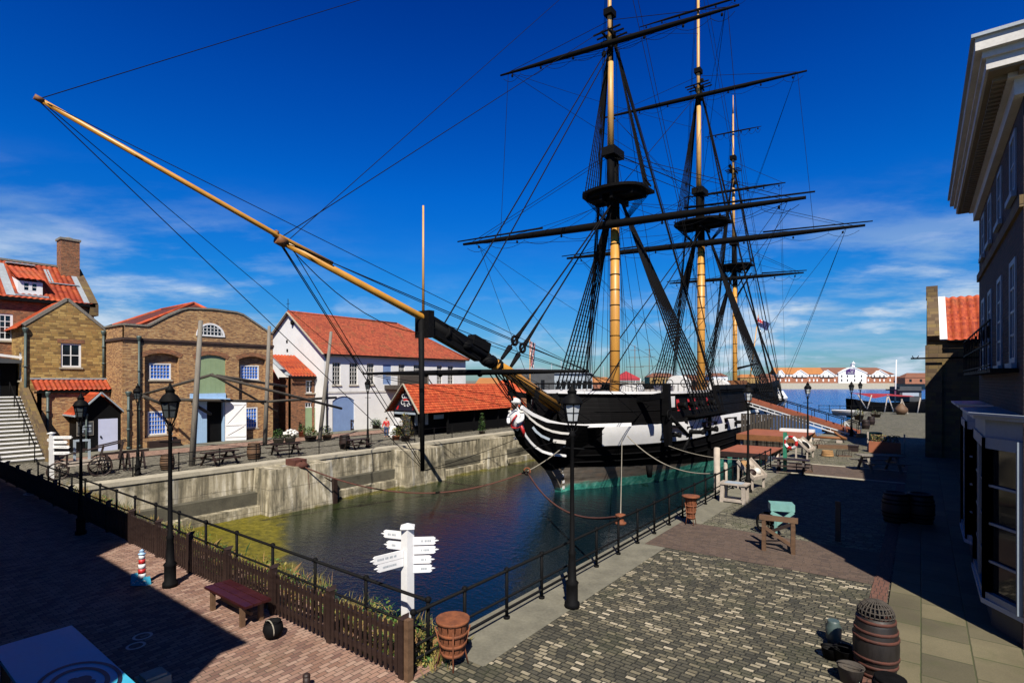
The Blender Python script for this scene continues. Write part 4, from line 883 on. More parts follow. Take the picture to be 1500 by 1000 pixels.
# knee of the head, cutwater
kp = [(33.2,-1.05),(30.35,-1.03),(29.3,-.3),(27.8,.72),(27.0,1.5),(26.75,2.3),(27.2,2.9),(28.3,2.75),(29.6,2.3),(31.6,2.0),(33.2,1.5)]
b = MB(); b.prism([(SX-.24,y,z) for y,z in kp], (.48,0,0)); b.build('cutwater', M['hull'], ship)
b = MB(); b.prism([(SX-.27,y,z) for y,z in ((32.0,-3.6),(31.62,-2.6),(31.1,-1.8),(30.38,-1.035),(33.6,-1.035),(33.6,-3.6))], (.54,0,0)); b.build('stem_sheathing', M['copper'], ship)
b = MB()
for k, (z) in enumerate((-1.3,-1.65,-2.1,-2.5)): yy = lerp(31.9,32.4,(z+2.7)/1.4); xx = SX+hb(32.9,z)+.02; b.box(SX+.27, SX+.30, 31.75, 32.0, z, z+.2)
b.build('draught_mark', M['white'], ship)
# head rails: pixel paths with the half-breadth each point stands out from the centre line
def head(path, r, mat, r2=None):
    for side in (1, -1):
        pts = []
        for (u, v, o) in path: p = onX(u, v, SX+o); pts.append(V((SX+side*o, p.y, p.z)))
        b = MB()
        for p, q in zip(pts, pts[1:]): b.bar(p, q+(q-p).normalized()*.04, .16, r)
        b.build('head_rail', M[mat], ship)
head([(764,596,.3),(772,602,.36),(780,607,.45),(791,612,.58),(804,617.3,.78),(820,621,1.1),(836,623,1.55),(855,623.5,2.25),(890,622.5,3.7),(924,621.5,5.0)], .22, 'white')
head([(765,601,.28),(774,611,.36),(785,620,.6),(797,627,.95),(809,631.5,1.3),(822,634,1.8),(834,635,2.2)], .13, 'offwhite')
head([(772,613,.27),(777,621,.3),(784,630.5,.5),(793,638,.8),(804,643,1.15)], .15, 'bluewhite')
head([(810.5,645.5,1.3),(828,647.5,2.0)], .2, 'offwhite')
head([(761,618,.27),(764,628,.27),(769,638,.28),(775.5,646.5,.3),(783,654,.36),(793,660.5,.5),(804,664,.75),(816,666,1.0),(828,667,1.3)], .16, 'white')
b = MB(); rr_ = []
for side in (1,-1): b.grid([[V((SX+side*o, y, z)) for z, o in ((zt, ot), (zb, ob))] for y, zt, ot, zb, ob in ((27.4,2.7,.35,1.0,.25),(28.6,2.35,.9,.3,.27),(29.8,2.15,1.7,-.1,.45),(31,2.05,2.5,-.1,.9),(32.4,2.0,3.3,-.1,1.5))])
b.build('head_planking', M['hull'], ship)
def skin_obj(name, pts, edges, mat, parent, sub=2):
    me = bpy.data.meshes.new(name); off = WL.get(parent, V((0,0,0))) if parent else V((0,0,0))
    me.from_pydata([tuple(V(p)-off) for p, r in pts], edges, []); me.materials.append(mat)
    o = bpy.data.objects.new(name, me); COL.objects.link(o); WL[o] = off.copy()
    if parent: o.parent = parent
    md = o.modifiers.new('skin', 'SKIN'); md.use_smooth_shade = True
    me.skin_vertices[0].data[0].use_root = True
    for i, (p, r) in enumerate(pts): me.skin_vertices[0].data[i].radius = r if isinstance(r, tuple) else (r, r)
    s = o.modifiers.new('sub', 'SUBSURF'); s.levels = s.render_levels = sub; return o
fh = onX(757, 600, SX); fy = fh.y - .05
body = [((SX,fy+.55,1.75),.28),((SX,fy+.25,2.12),.34),((SX,fy+.05,2.55),.40),((SX,fy,2.95),.36),((SX,fy-.05,3.2),.15),((SX,fy-.1,3.42),.19),((SX,fy-.12,3.6),.18),
        ((SX+.42,fy+.05,2.98),.16),((SX+.54,fy-.1,2.58),.14),((SX+.28,fy-.42,2.4),.11),((SX-.42,fy+.05,2.98),.16),((SX-.54,fy-.1,2.58),.14),((SX-.28,fy-.42,2.34),.11)]
fb = skin_obj('figurehead', body, [(0,1),(1,2),(2,3),(3,4),(4,5),(5,6),(3,7),(7,8),(8,9),(3,10),(10,11),(11,12)], M['white'], ship); fb['label'] = 'white robed turbaned figurehead bust'
b = MB(); b.ell((SX,fy-.2,3.46),.20,.22,.24,12,9); b.ell((SX,fy-.42,3.44),.04,.07,.06,6,5); b.build('face', M['skin_d'], fb)
b = MB(); b.lathe((SX,fy-.08,3.56), [(.24,0),(.33,.06),(.34,.15),(.29,.24),(.21,.31),(.06,.37)], 14); b.torus((SX,fy-.08,3.64), .27, .085, (0,.3,1), 16, 8); b.build('turban', M['cancolour'], fb)
b = MB(); b.torus((SX,fy+.12,2.30), .40, .06, (0,-.6,.8), 18, 6); b.tube([(SX+.36,fy+.0,2.25),(SX+.44,fy+.15,1.85),(SX+.36,fy+.3,1.5)], [.08,.11,.06], 8); b.tube([(SX+.25,fy-.28,2.9),(SX+.05,fy-.40,2.6),(SX-.25,fy-.2,2.3)], .06, 6); b.build('sash', M['red'], fb)
b = MB(); b.ell((SX+.42,fy-.02,3.05),.17,.17,.10,10,6); b.ell((SX-.42,fy-.02,3.05),.17,.17,.10,10,6); b.build('epaulette', M['offwhite'], fb)
# bowsprit, jibboom, cap, jackstaff, dolphin striker, spritsail yard
bs0 = V((SX,34.6,2.35)); bs1 = V((SX,18.95,8.05))
b = MB(); b.tube([V((SX,32.7,2.6)), bs0.lerp(bs1,.55), bs1.lerp(bs0,.35)], [.40,.36,.32], 14); b.mi = 1; b.tube([bs1.lerp(bs0,.36), bs1], [.33,.30], 12); b.mi = 0
b.lathe(V((SX,32.6,2.62)), [(.40,0),(.40,.3),(.2,.42)], 12, bs0-bs1)
bow = b.build('bowsprit', [M['yellow'], M['iron']], ship)
b = MB(); e = (bs1-bs0).normalized()
for t_ in (.16,.22,.62,.655,.69,.9): c = bs0.lerp(bs1, t_); b.tube([c-e*.12, c+e*.12], .43 if t_ < .5 else .40, 10)
b.bar(bs1+V((0,4.3,-1.55)), bs1+V((0,.1,-.1)), .46, .9); b.build('bee_block', M['iron'], bow); b = MB(); b.bar(bs1+V((0,5.0,-1.2)), bs1+V((0,3.6,-.75)), .55, .55)
b.build('saddle_block', M['iron'], bow); b = MB(); b.box(SX-.5,SX+.5,bs1.y-.1,bs1.y+.28,7.15,8.5); b.build('bowsprit_cap', M['iron'], bow); b = MB(); b.ell((SX+.1,bs1.y+3.1,6.9),.35,.5,.3,8,6); b.ell((SX+.2,bs1.y+4.9,6.1),.45,.5,.35,8,6); b.build('tackle_block', M['iron'], bow)
jb0 = V((SX,23.2,6.95)); jb1 = V((SX,11.3,10.48)); jb2 = V((SX,4.08,13.0))
b = MB(); b.tube([jb0, V((SX,18.6,8.25)), jb1], [.18,.18,.13], 12); b.build('jibboom', M['yellow'], bow)
b = MB(); b.tube([V((SX+.1,13.6,9.95)), jb1+V((.05,0,.12)), jb2], [.10,.10,.07], 10); b.build('flying_jibboom', M['yellow'], bow)
b = MB(); b.tube([jb1+V((0,.25,-.08)), jb1+V((0,-.12,.04))], [.2,.2], 10); b.tube([jb1+V((0,-.1,.2)), jb1+V((0,-.2,.23))], .15, 10); b.tube([jb2+V((0,.1,-.03)), jb2-V((0,.1,-.03))], .085, 8); b.build('boom_iron', M['wood_o'], bow)
b = MB(); b.tube([(SX,18.95,8.4),(SX,18.95,13.8)], [.07,.045], 8); b.build('jackstaff', M['cream'], bow)
ds = V((SX,18.9,.45)); b = MB(); b.tube([bs1+V((0,-.15,.1)), ds], [.16,.11], 10); b.build('dolphin_striker', M['iron'], bow)
sy_ = 23.7; b = MB(); spl, spr = V((-31.0,sy_,5.47)), V((-13.2,sy_+.0,5.47)); cc = (spl+spr)/2
b.tube([spl, spl.lerp(cc,.5), cc, spr.lerp(cc,.5), spr], [.07,.15,.19,.15,.07], 10)
for t_ in (.35,.42,.6): c = spl.lerp(spr, t_); b.ell(c-V((0,0,.1)), .22,.12,.17, 8, 6)
b.build('spritsail_yard', M['iron'], bow)
# ---------------------------------------------------------------- ropes
def rope(name, pts, r, par, sag=0., mat='rope', n=10, k=5):
    b = MB()
    if sag: p, q = V(pts[0]), V(pts[-1]); pts = [p.lerp(q, i/n) - V((0,0,sag*4*(i/n)*(1-i/n))) for i in range(n+1)]
    b.tube(pts, r, k, False); return b.build(name, M[mat], par)
def block_(b, c, s=.16): b.ell(c, s*.7, s*.7, s, 8, 6)
DV = V((math.cos(R(9.8)), math.sin(R(9.8)), 0))
def yard(par, c, s, r, boom=False):
    b = MB(); c = V(c); b.tube([c-DV*s, c-DV*s*.9, c-DV*s*.5, c, c+DV*s*.5, c+DV*s*.9, c+DV*s], [r*.35,r*.45,r*.85,r,r*.85,r*.45,r*.35], 10)
    if boom:
        for sd_ in (1,-1): b.tube([c+DV*sd_*s*.42+V((0,-.1,r+.12)), c+DV*sd_*s*1.04+V((0,-.1,r*.6+.10))], [.09,.06], 7)
    for sd_ in (1,-1):
        for t_ in (.3,.6,.88): block_(b, c+DV*sd_*s*t_-V((0,0,r+.1)), .14)
    b.build('yard', M['black'], par)
    b = MB()
    for sd_ in (1,-1):
        st = [0.06,.3,.55,.8,.97]; P = [c+DV*sd_*s*t_ - V((0,0,r*.5)) for t_ in st]
        for p, q in zip(P, P[1:]):
            pts = [p.lerp(q, i/6)-V((0,0,.25+.45*4*(i/6)*(1-i/6))) for i in range(7)]; b.tube(pts, .018, 4, False)
        for p in P[1:-1]: b.tube([p, p-V((0,0,.25))], .014, 4, False)
    b.build('footrope', M['rope'], par)
    return c-DV*s, c+DV*s
def mast(label, y, dk_, ztop, zcap, zct, ztg, zend, r, ylow, hlow, ytop, htop, ytg=None, htg=0, chan=(0,6), ns=8, lowrake=0):
    x = SX; b = MB(); zb = ztop-2.6; dbl = ztop-1.2
    b.tube([(x,y,1.5),(x,y,lerp(1.5,zb,.5)),(x,y,zb)], [r,r*.97,r*.88], 16); b.mi = 1; b.tube([(x,y,zb),(x,y,zcap)], [r*.92,r*.7], 12)
    z = dk_+.7
    while z < zb-.3: b.tube([(x,y,z-.03),(x,y,z+.03)], r*1.02, 16); z += 1.25
    b.mi = 0; m_ = b.build('mast', [M['ochre'], M['black']], ship); m_['label'] = label
    ty = y-r-.35                                             # topmast stands before the lower mast head
    b = MB(); b.mi = 1; b.tube([(x,ty,dbl),(x,ty,zcap+.5)], r*.75, 12); b.mi = 0; b.tube([(x,ty,zcap+.4),(x,ty,zct-.4)], [r*.66,r*.5], 12); b.mi = 1; b.tube([(x,ty,zct-1.9),(x,ty,zct+2.0)], [r*.55,r*.45], 10); b.build('topmast', [M['cream'], M['black']], m_)
    b = MB(); b.tube([(x,ty-.2,zct-.8),(x,ty-.2,zct+2),(x,ty-.2,ztg)], [r*.42,r*.4,r*.3], 10); b.tube([(x,ty-.2,ztg),(x,ty-.2,zend)], [r*.28,r*.12], 8); b.build('topgallant_mast', M['cream'], m_)
    b = MB(); w_, l_ = r*6.6, r*4.9; out = []               # the round-fronted top
    for i in range(13): a = PI*i/12; out.append((x+w_*math.cos(a), y-.1-l_*math.sin(a)**.8, ztop))
    out += [(x-w_, y+l_*.85, ztop), (x+w_, y+l_*.85, ztop)]
    b.prism(out, (0,0,.22)); b.prism([(x+(p[0]-x)*.8, y+(p[1]-y)*.8, ztop-.32) for p in out], (0,0,.32))
    b.box(x-w_*.75,x+w_*.75,y+.5,y+.8,ztop-.5,ztop); b.box(x-w_*.75,x+w_*.75,y-1.1,y-.85,ztop-.5,ztop)
    for s in (-.45,.45): b.box(x+s-.12,x+s+.12,y-l_*.8,y+l_*.7,ztop-.75,ztop-.25)
    for i in range(2,11): p = V(out[i]); b.tube([p, p+V((0,0,.0))+V((0,.02,.02))], .02, 4)
    b.tube([V((x-w_,y+l_*.8,ztop+1.1)),V((x+w_,y+l_*.8,ztop+1.1))], .04, 5)
    for s in (-1,-.5,0,.5,1): b.tube([V((x+s*w_,y+l_*.8,ztop)),V((x+s*w_,y+l_*.8,ztop+1.1))], .03, 5)
    b.build('mast_top', M['black'], m_)
    b = MB(); b.box(x-r*1.4,x+r*1.4,ty-r*1.3,y+r*1.3,zcap-.3,zcap+.35); b.build('mast_cap', M['iron'], m_)
    b = MB(); cw = r*2.9
    for yy in (ty-.7,ty-.1,ty+.5): b.bar((x-cw,yy,zct+.3),(x+cw,yy,zct+.3),.12,.1)
    for s in (-.3,.3): b.bar((x+s,ty-1,zct+.15),(x+s,ty+.9,zct+.15),.12,.16)
    for k in range(7): b.ell((x+rnd.uniform(-.5,.5),ty+rnd.uniform(-.5,.4),zct+rnd.uniform(-1.6,1.7)),.2,.2,.28,7,5)
    b.box(x-.35,x+.35,ty-.6,ty+.3,zct+1.7,zct+2.2); b.build('crosstrees', M['black'], m_)
    ends = {}
    yo = r+.55; ends['low'] = yard(m_, (x,y-yo,ylow), hlow, .33*r/.42, True); ends['top'] = yard(m_, (x,ty-.55,ytop), htop, .24*r/.42)
    b = MB(); b.tube([(x,y-r,ylow+.2),(x,y-yo,ylow+.3)], .16, 6); b.tube([(x,y-.3,ztop),(x,y-yo,ylow+.2)], .06, 5); b.tube([(x,ty,ytop),(x,ty-.55,ytop)], .15, 6); b.build('parrel', M['iron'], m_)
    if ytg: ends['tg'] = yard(m_, (x,ty-.5,ytg), htg, .13*r/.42)
    # lower shrouds with deadeyes, ratlines
    for side in (1, -1):
        rows = []; cb = MB(); z0 = 2.35
        for k in range(ns):
            yy = y + chan[0] + (chan[1]-chan[0])*k/(ns-1); bx_ = SX+side*(hb(yy,2)+.62)
            P0 = V((bx_,yy,z0)); P1 = V((x+side*r*.9, y+.15+.03*k, ztop-.35)); L = (P1-P0).length; d = (P1-P0)/L
            b = MB(); b.tube([P0+d*1.7, P1], .065, 5, False); b.tube([P0, P0+d*.55],.03,4,False)
            for q in (-.05,.05): b.tube([P0+d*.45+V((0,q,0)), P0+d*1.6+V((0,q,0))], .02, 4, False)
            b.lathe(P0+d*.5-V((side*.07,0,0)), [(.08,0),(.16,.03),(.16,.11),(.08,.14)], 10, (side,0,0)); b.lathe(P0+d*1.55-V((side*.07,0,0)), [(.08,0),(.16,.03),(.16,.11),(.08,.14)], 10, (side,0,0))
            b.build('shroud', M['rope'], m_); rows.append((P0+d*1.9, P1))
        b = MB(); nr = int((ztop-5)/.42)
        for j in range(nr-2):
            t_ = j/nr; pts = [a.lerp(c, t_) for a, c in rows]; b.tube(pts, .021, 4, False)
        b.build('ratlines', M['rope'], m_)
        # futtock and topmast shrouds
        tr = []
        for k in range(7):
            yy = y - .35 + l_*.95*k/6 ; e_ = V((x+side*w_*(.99-.02*k), yy, ztop+.1)); u_ = V((x+side*r*.55, ty+.2, zct-.2))
            b = MB(); b.tube([e_, u_], .045, 5, False); b.lathe(e_+V((0,0,.55)), [(.09,0),(.09,.1)], 8, (side,0,0)); b.tube([e_, V((x+side*r*1.0, y+.1+.05*k, ztop-2.6))], .026, 4, False); b.build('topmast_shroud', M['rope'], m_); tr.append((e_+V((0,0,.6)), u_))
        b = MB(); nr = int((zct-ztop)/.40)
        for j in range(1, nr-1): b.tube([a.lerp(c, j/nr) for a, c in tr], .015, 4, False)
        for j in range(6): b.tube([tr[i][0].lerp(V((x+side*r*1.0, y+.1+.05*i, ztop-2.6)), j/6) for i in range(7)], .014, 4, False)
        b.build('ratlines', M['rope'], m_)
        for k in range(6): yy = y + chan[1] + .3 + .3*k; rope('backstay', [(SX+side*(hb(yy,2)+.5),yy,2.1), (x+side*.15, ty+.1, (zct, zct+.3, zct-.3, zct+.5, zend-1.5, ztg-1)[k])], (.045,.045,.04,.03,.022,.022)[k], m_)
        for k in range(4): s_ = side*(.12,.3,.5,.75)[k]; yd = V((x,y-yo,ylow))+DV*(s_*hlow); rope('buntline', [yd, (x+side*(.2+.1*k), ty, ztop-.3-.2*k)], .018, m_, .15); rope('clewline', [V((x,ty-.55,ytop))+DV*(s_*htop), (x+side*.2, ty-.1, zct-.6-.2*k)], .016, m_, .1)
        for k in range(4): rope('fall', [(x+side*(1.2+.9*k), y+.9+.4*k, 3.3), (x+side*(.25+.12*k), ty+.2, (ztop-.2, ztop+.1, zcap-.3, zct-.8)[k])], .02, m_)
        rope('sheet', [V((x,y-yo,ylow))+DV*(side*hlow*.9), (x+side*.5, y+.4, 3.2)], .018, m_, .5); rope('sheet', [V((x,ty-.55,ytop))+DV*(side*htop*.92), V((x,y-yo,ylow))+DV*(side*hlow*.72)], .02, m_)
        # channel and chain plates
        ya, yc = y+chan[0]-.5, y+chan[1]+1.7; b = MB(); n_ = 8
        for i in range(n_):
            q0, q1 = lerp(ya,yc,i/n_), lerp(ya,yc,(i+1)/n_); b.bar((SX+side*(hb(q0,2)+.33),q0,2.33),(SX+side*(hb(q1,2)+.33),q1+.02,2.33),.75,.12)
        for k in range(ns): yy = y + chan[0] + (chan[1]-chan[0])*k/(ns-1); b.bar((SX+side*(hb(yy,2)+.62),yy,2.3),(SX+side*(hb(yy,.4)+.05),yy,.9),.04,.03)
        b.build('channel', M['black'], ship)
        # lifts, braces
    for kk, (zf) in (('low', zcap), ('top', zct+1.5)):
        for e_ in ends[kk]:
            c = V((x, ty, zf)); rope('lift', [c, e_.lerp(V((x,y,e_.z)), .06)+V((0,0,.1))], .024, m_)
            if kk == 'low': rope('lift', [c-V((0,.2,.4)), e_.lerp(V((x,y,e_.z)), .10)+V((0,0,.1))], .02, m_)
    for k in range(5): xx = x+(-.9,-.5,.45,.7,1.0)[k]*r*2.2; rope('halyard', [(xx, y+r+.3, 3.4), (x+(.1 if xx > x else -.1)*3, ty+.3, (zcap, zct, zct+1, zcap+.2, ztop)[k])], .015, m_, .0)
    rope('stunsail_halyard', [(x-.9*r, y+.8, 3.2), (x-.5*r, ty, zct-.5)], .013, m_)
    return m_, ends, ty
fm, fe_, fty = mast('ochre lower foremast with cream topmast, nearest the bow', 40.3, 4.2, 20.2, 23.4, 32.6, 44, 47, .41, 17.55, 13.9, 31.9, 9.75, chan=(.4,6.0))
mm, me_, mty = mast('ochre lower mainmast amidships', 62.0, 3.8, 22.8, 26.3, 37.8, 51, 54, .45, 20.35, 15.8, 36.8, 10.8, 46.5, 6.5, chan=(.2,7.0))
zm, ze_, zty = mast('slender mizzen mast at the stern', 76.0, 4.2, 20.3, 23.4, 32.7, 40.5, 43, .32, 18.6, 8.3, 30.2, 6.3, 38.0, 3.5, chan=(.2,4.2), ns=6)
# stays between the masts and out along the bowsprit
S = lambda name, p, q, r=.03, sag=.0, par=ship: rope(name, [p, q], r, par, sag)
X = SX
def heavy(p, q):
    p, q = V(p), V(q); d = (q-p).normalized(); b = MB(); b.tube([p,q], .055, 6, False); L = (q-p).length
    b.tube([q-d*3.2, q-d*2.5], [.10,.16], 8); b.tube([q-d*1.6,q-d*.5], [.17,.10], 8); b.torus(q-d*2.2, .26, .09, (1,0,0), 14, 6); b.tube([q-d*5.5,q-d*3.2],[.06,.11],8); b.build('stay', M['rope'], ship)
heavy((X+.2,39.8,19.6), (X+.3,24.6,5.95)); heavy((X-.1,39.8,19.2), (X,25.9,5.5))
S('stay', (X,fty,32.2), (X+.2,20.2,7.9), .04); S('stay', (X,fty,31.6), (X-.2,21.4,7.4), .04)
S('stay', (X,fty-.2,33.5), jb1+V((0,.1,.15)), .02); S('stay', (X,fty-.2,39.2), jb1+V((0,.4,.1)), .016); S('stay', (X,fty-.2,41.8), jb2, .013)
S('stay', (X+.3,61.5,22.2), (X+.5,37.2,4.4), .05); S('stay', (X-.3,61.5,21.8), (X-.4,35.8,4.4), .05)
S('stay', (X,mty,37.4), (X,40.6,20.6), .03); S('stay', (X+.1,mty,26.5), (X+.1,40.5,23.5), .045); S('stay', (X-.1,mty,25.8), (X-.1,40.5,22.9), .03)
S('stay', (X,mty-.2,44), (X,fty,33), .016); S('stay', (X,mty-.2,50), (X,fty-.2,42), .014)
S('stay', (X,zty,20.0), (X,62.8,5.0), .035); S('stay', (X,zty,32.0), (X,62.6,22.9), .022); S('stay', (X,zty,39.), (X,62.5,37), .013)
ylL, ylR = spl+V((.1,0,0)), spr-V((.1,0,0))
for e_ in (ylL, ylR):
    S('boom_guy', jb1, e_, .022); S('boom_guy', jb1+V((0,-.1,.1)), e_+V((0,0,.05)), .018, .15); S('boom_guy', jb2, e_, .014)
    s_ = 1 if e_.x > X else -1; S('boom_guy', e_, (X+s_*4.4,35.3,2.4), .022); S('boom_guy', e_-V((s_*.3,0,0)), (X+s_*4.8,36.0,3.2), .02)
S('martingale_stay', jb1-V((0,0,.1)), ds+V((0,0,.15)), .022); S('martingale_stay', jb2-V((0,0,.05)), ds+V((0,0,.1)), .016); S('martingale_stay', jb1+V((0,.6,-.3)), ds+V((0,0,.3)), .018)
for s_ in (-.35,.35): S('martingale_backstay', ds, (X+s_*6,32.8,1.6), .02, .2)
S('martingale_backstay', jb1+V((0,.2,0)), V((X,19.2,7.4)), .02, .9)
for k, (yy, zz) in enumerate(((28.6,.35),(27.9,.75),(29.5,-.2))): S('bobstay', V((X,25.4+.3*k,5.35)), V((X+.05,yy,zz)), .05)
for s_ in (1,-1):
    for k in range(3): S('bowsprit_shroud', V((X+s_*.3,25.2+.35*k,5.5)), V((X+s_*(1.5+.7*k),31.6+.4*k,1.9)), .04)
for k in range(4): S('gammoning', V((X+.36,28.4+.13*k,4.55)), V((X+.2,28.3+.1*k,2.7)), .06); S('gammoning', V((X-.36,28.4+.13*k,4.55)), V((X-.2,28.3+.1*k,2.7)), .06)
for k in range(6): S('head_rigging', V((X+rnd.uniform(-.4,.4),24.0+.5*k,5.6-.1*k)), V((X+rnd.uniform(-.5,1.6),26.6+.9*k,3.2-.35*k)), .035, .1)
S('jib_sheet', V((X,19.3,8.2)), V((X+4,36,4.4)), .022, .25); S('jib_sheet', V((X,19.3,7.9)), V((X+4.6,37.5,4.4)), .018, .35); S('jib_sheet', V((X,19.3,8.3)), V((X-4.6,37.5,4.4)), .018, .3)
# braces
for i in (0, 1):
    sd_ = (-1, 1)[i]
    S('brace', fe_['low'][i].lerp(V((X,40,17.5)),.06), (X+sd_*.6,61.2,21.8), .02, .3); S('brace', fe_['low'][i].lerp(V((X,40,17.5)),.08), (X+sd_*.6,61.2,5), .018, .4)
    S('brace', fe_['top'][i].lerp(V((X,40,31.9)),.1), (X+sd_*.4,61,26.8), .02, .2); S('brace', fe_['top'][i].lerp(V((X,40,31.9)),.1), (X+sd_*.4,61,33.5), .016, .2)
    S('brace', me_['low'][i].lerp(V((X,62,20.3)),.1), (X+sd_*5.2,82.,5.0), .022, .2); S('brace', me_['low'][i].lerp(V((X,62,20.3)),.1), (X+sd_*5.0,80.5,4.8), .018, .35)
    S('brace', me_['top'][i].lerp(V((X,62,36.8)),.1), (X+sd_*.3,75.5,23.6), .022, .1); S('brace', me_['top'][i].lerp(V((X,62,36.8)),.1), (X+sd_*.3,75.5,24.4), .016, .2)
    S('brace', ze_['low'][i].lerp(V((X,76,18.6)),.1), (X+sd_*.6,62.8,20), .016, .2); S('brace', ze_['top'][i].lerp(V((X,76,30)),.1), (X+sd_*.3,62.8,25.5), .014, .2)
    S('tack_rope', V((X+sd_*12.6,40.3+sd_*2.2,17.2)), V((X+sd_*4.6,35.2,4.2)), .02, .3)
S('vang', ze_['top'][1].lerp(V((X,76,30)),.12), V((X+5,82.5,5)), .014, .1)
# spanker gaff and boom, ensign staff
b = MB(); b.tube([(X,76.6,16.2),(X+.3,83.5,20.6)], [.14,.08], 8); b.build('gaff', M['black'], ship); b = MB(); b.tube([(X,76.7,6.6),(X+.5,87.5,7.6)], [.18,.1], 8); b.build('spanker_boom', M['black'], ship)
b = MB(); b.tube([(X+.1,83.1,4.3),(X+.7,86.0,14.7)], [.1,.06], 8); b.build('ensign_staff', M['cream'], ship)
# gunports, upper-deck lids, deck furniture
for side in (1, -1):
    for k in range(14):
        y = 37.6+3.05*k; z0, z1 = .72, 1.55; xo = lambda yy, z: SX+side*(hb(yy,z)+.03)
        b = MB(); b.poly([(xo(y-.5,z0),y-.5,z0),(xo(y+.5,z0),y+.5,z0),(xo(y+.5,z1),y+.5,z1),(xo(y-.5,z1),y-.5,z1)]); b.build('gunport', M['iron'], ship)
        b = MB(); p = V((xo(y,z1),y,z1+.05)); o = V((side,0,.12)).normalized()
        b.mi = 0; b.prism([p+V((0,-.55,0)), p+V((0,.55,0)), p+V((0,.55,0))+o*.8, p+V((0,-.55,0))+o*.8], V((-.08*side*0,0,.08))); b.mi = 1; b.prism([p+V((0,-.5,-.012)), p+V((0,.5,-.012)), p+V((0,.5,-.012))+o*.75, p+V((0,-.5,-.012))+o*.75], V((0,0,.01))); 
        if k in (0,2,4,7,9,11): b.build('gunport_lid', [M['black'], M['red']], ship)
for k, y in enumerate((39.3, 41.3, 42.9, 45.9)):
    xo = lambda yy, z: SX+hb(yy,z)+.03; b = MB(); b.poly([(xo(y-.45,2.75),y-.22,2.75),(xo(y+.22,2.75),y+.22,2.75),(xo(y+.22,3.6),y+.22,3.6),(xo(y-.22,3.6),y-.22,3.6)]); b.build('upper_gunport', M['red'], ship)
    b = MB(); c = V((xo(y,3.1)+.06,y,3.15)); b.lathe(c-V((.4,0,0)), [(.2,0),(.2,.75),(.25,.8),(.22,.95)], 10, (1,0,.05)); b.build('carronade', M['iron'], ship)
b = MB(); xo = SX+hb(38.6,3.3)+.05; b.box(xo-.05,xo+.02,38.1,38.8,3.05,3.85); b.build('white_panel', M['white'], ship)
for (y, xo, wd_, hh, dp) in ((45.,-1.0,1.7,1.35,1.6),(53.6,.2,2.0,2.1,1.6),(63.8,1.2,2.2,1.7,1.6)):
    b = MB(); n_ = 8; prof_ = [(-wd_/2,0)]+[(-wd_/2*math.cos(PI*i/n_), hh*.62+hh*.38*math.sin(PI*i/n_)) for i in range(n_+1)]+[(wd_/2,0)]
    b.prism([(SX+xo+px_,y,3.4+pz_) for px_,pz_ in prof_], (0,dp,0)); b.build('deck_hood', M['cancolour'], ship)
b = MB(); b.prism([(SX-.5,50.0,3.6),(SX+.8,50.0,3.6),(SX+1.0,50.0,4.5),(SX-.7,50.0,4.5)], (0,1.2,0)); b.build('deck_skylight', M['offwhite'], ship)
b = MB()
for (x, y) in ((SX+2.2,46.6),(SX+3.4,46.9),(SX+4.3,50.0),(SX+1.1,46.4)): b.torus((x,y,4.75), .34, .035, (.2,1,.1), 16, 6)
b.build('rope_coil', M['rope'], ship)
b = MB(); b.box(SX-2.2,SX+2.2,70,73.5,3.2,5.0); b.box(SX-5,SX+5,64.5,64.9,3.2,4.5); b.build('deck_house', M['wood_o'], ship)
for side in (1,-1):                                   # quarter galleries
    b = MB(); yq = 79.4; q = [V((SX+side*(hb(yq,z)+o), yq, z)) for z, o in ((-.3,.0),(.5,.55),(2.6,.55),(3.6,.1))]
    b.prism([p for p in q], (0,3.2,0)); b.build('quarter_gallery', M['white'], ship)
b = MB(); xg = SX+hb(80.8,1.5)+.56
for k in range(3): b.box(xg-.03,xg+.02,79.7+k*.95,80.4+k*.95,.9,2.3)
b.build('gallery_window', M['glass'], ship)
for side in (1, -1):                                  # catheads
    b = MB(); b.bar((SX+side*3.6,35.3,3.55),(SX+side*6.4,34.3,4.0),.36,.40); b.build('cathead', M['black'], ship)
b = MB()                                              # boomkins and fenders, chesstree timbers
for y in (44.8,): b.bar((SX+hb(y,1)+.12,y,2.2),(SX+hb(y,-1)+.12,y,-1.5),.28,.22)
b.build('fender', M['black'], ship)
b = MB(); xo = SX+hb(36.6,-.1)+.04; b.tube([(xo,36.6,-1.05),(xo+.02,36.6,-1.9)], [.28,.18], 8); b.build('hawse_bolster', M['black'], ship)
# bower anchor hung at the cathead: stock upright
t = thing('bower_anchor', (SX+6.6,36.4,.6), 'black bower anchor with tall wooden stock hung at the ship\'s bow', 'anchor')
ax_, ay = SX+hb(36.9,2)+.42, 36.9
b = MB(); b.bar((ax_,ay-.1,4.75),(ax_,ay,2.55),.42,.42,taper=1.3); b.bar((ax_,ay,2.56),(ax_+.05,ay+.2,.35),.52,.52,taper=.75); b.build('stock', M['black'], t)
b = MB(); b.tube([(ax_+.25,ay,2.5),(ax_+.2,ay+3.9,.75)], [.13,.16], 8); c = V((ax_+.2,ay+3.9,.75)); b.tube([c+V((0,-.9,1.35)), c+V((0,-.2,.75)), c+V((0,.05,.0)), c+V((0,-.55,-.6)), c+V((0,-1.3,-.9))], [.05,.12,.17,.12,.05], 8); b.torus((ax_+.25,ay-.25,2.6), .32, .05, (1,0,0), 14, 6); b.build('shank', M['iron'], t)
b = MB()
for q in (c+V((0,-.75,1.2)), c+V((0,-1.1,-.85))): b.prism([q+V((0,-.25,0)),q+V((0,.25,.3)),q+V((0,.3,-.25))], (.12,0,0))
b.build('fluke', M['iron'], t)
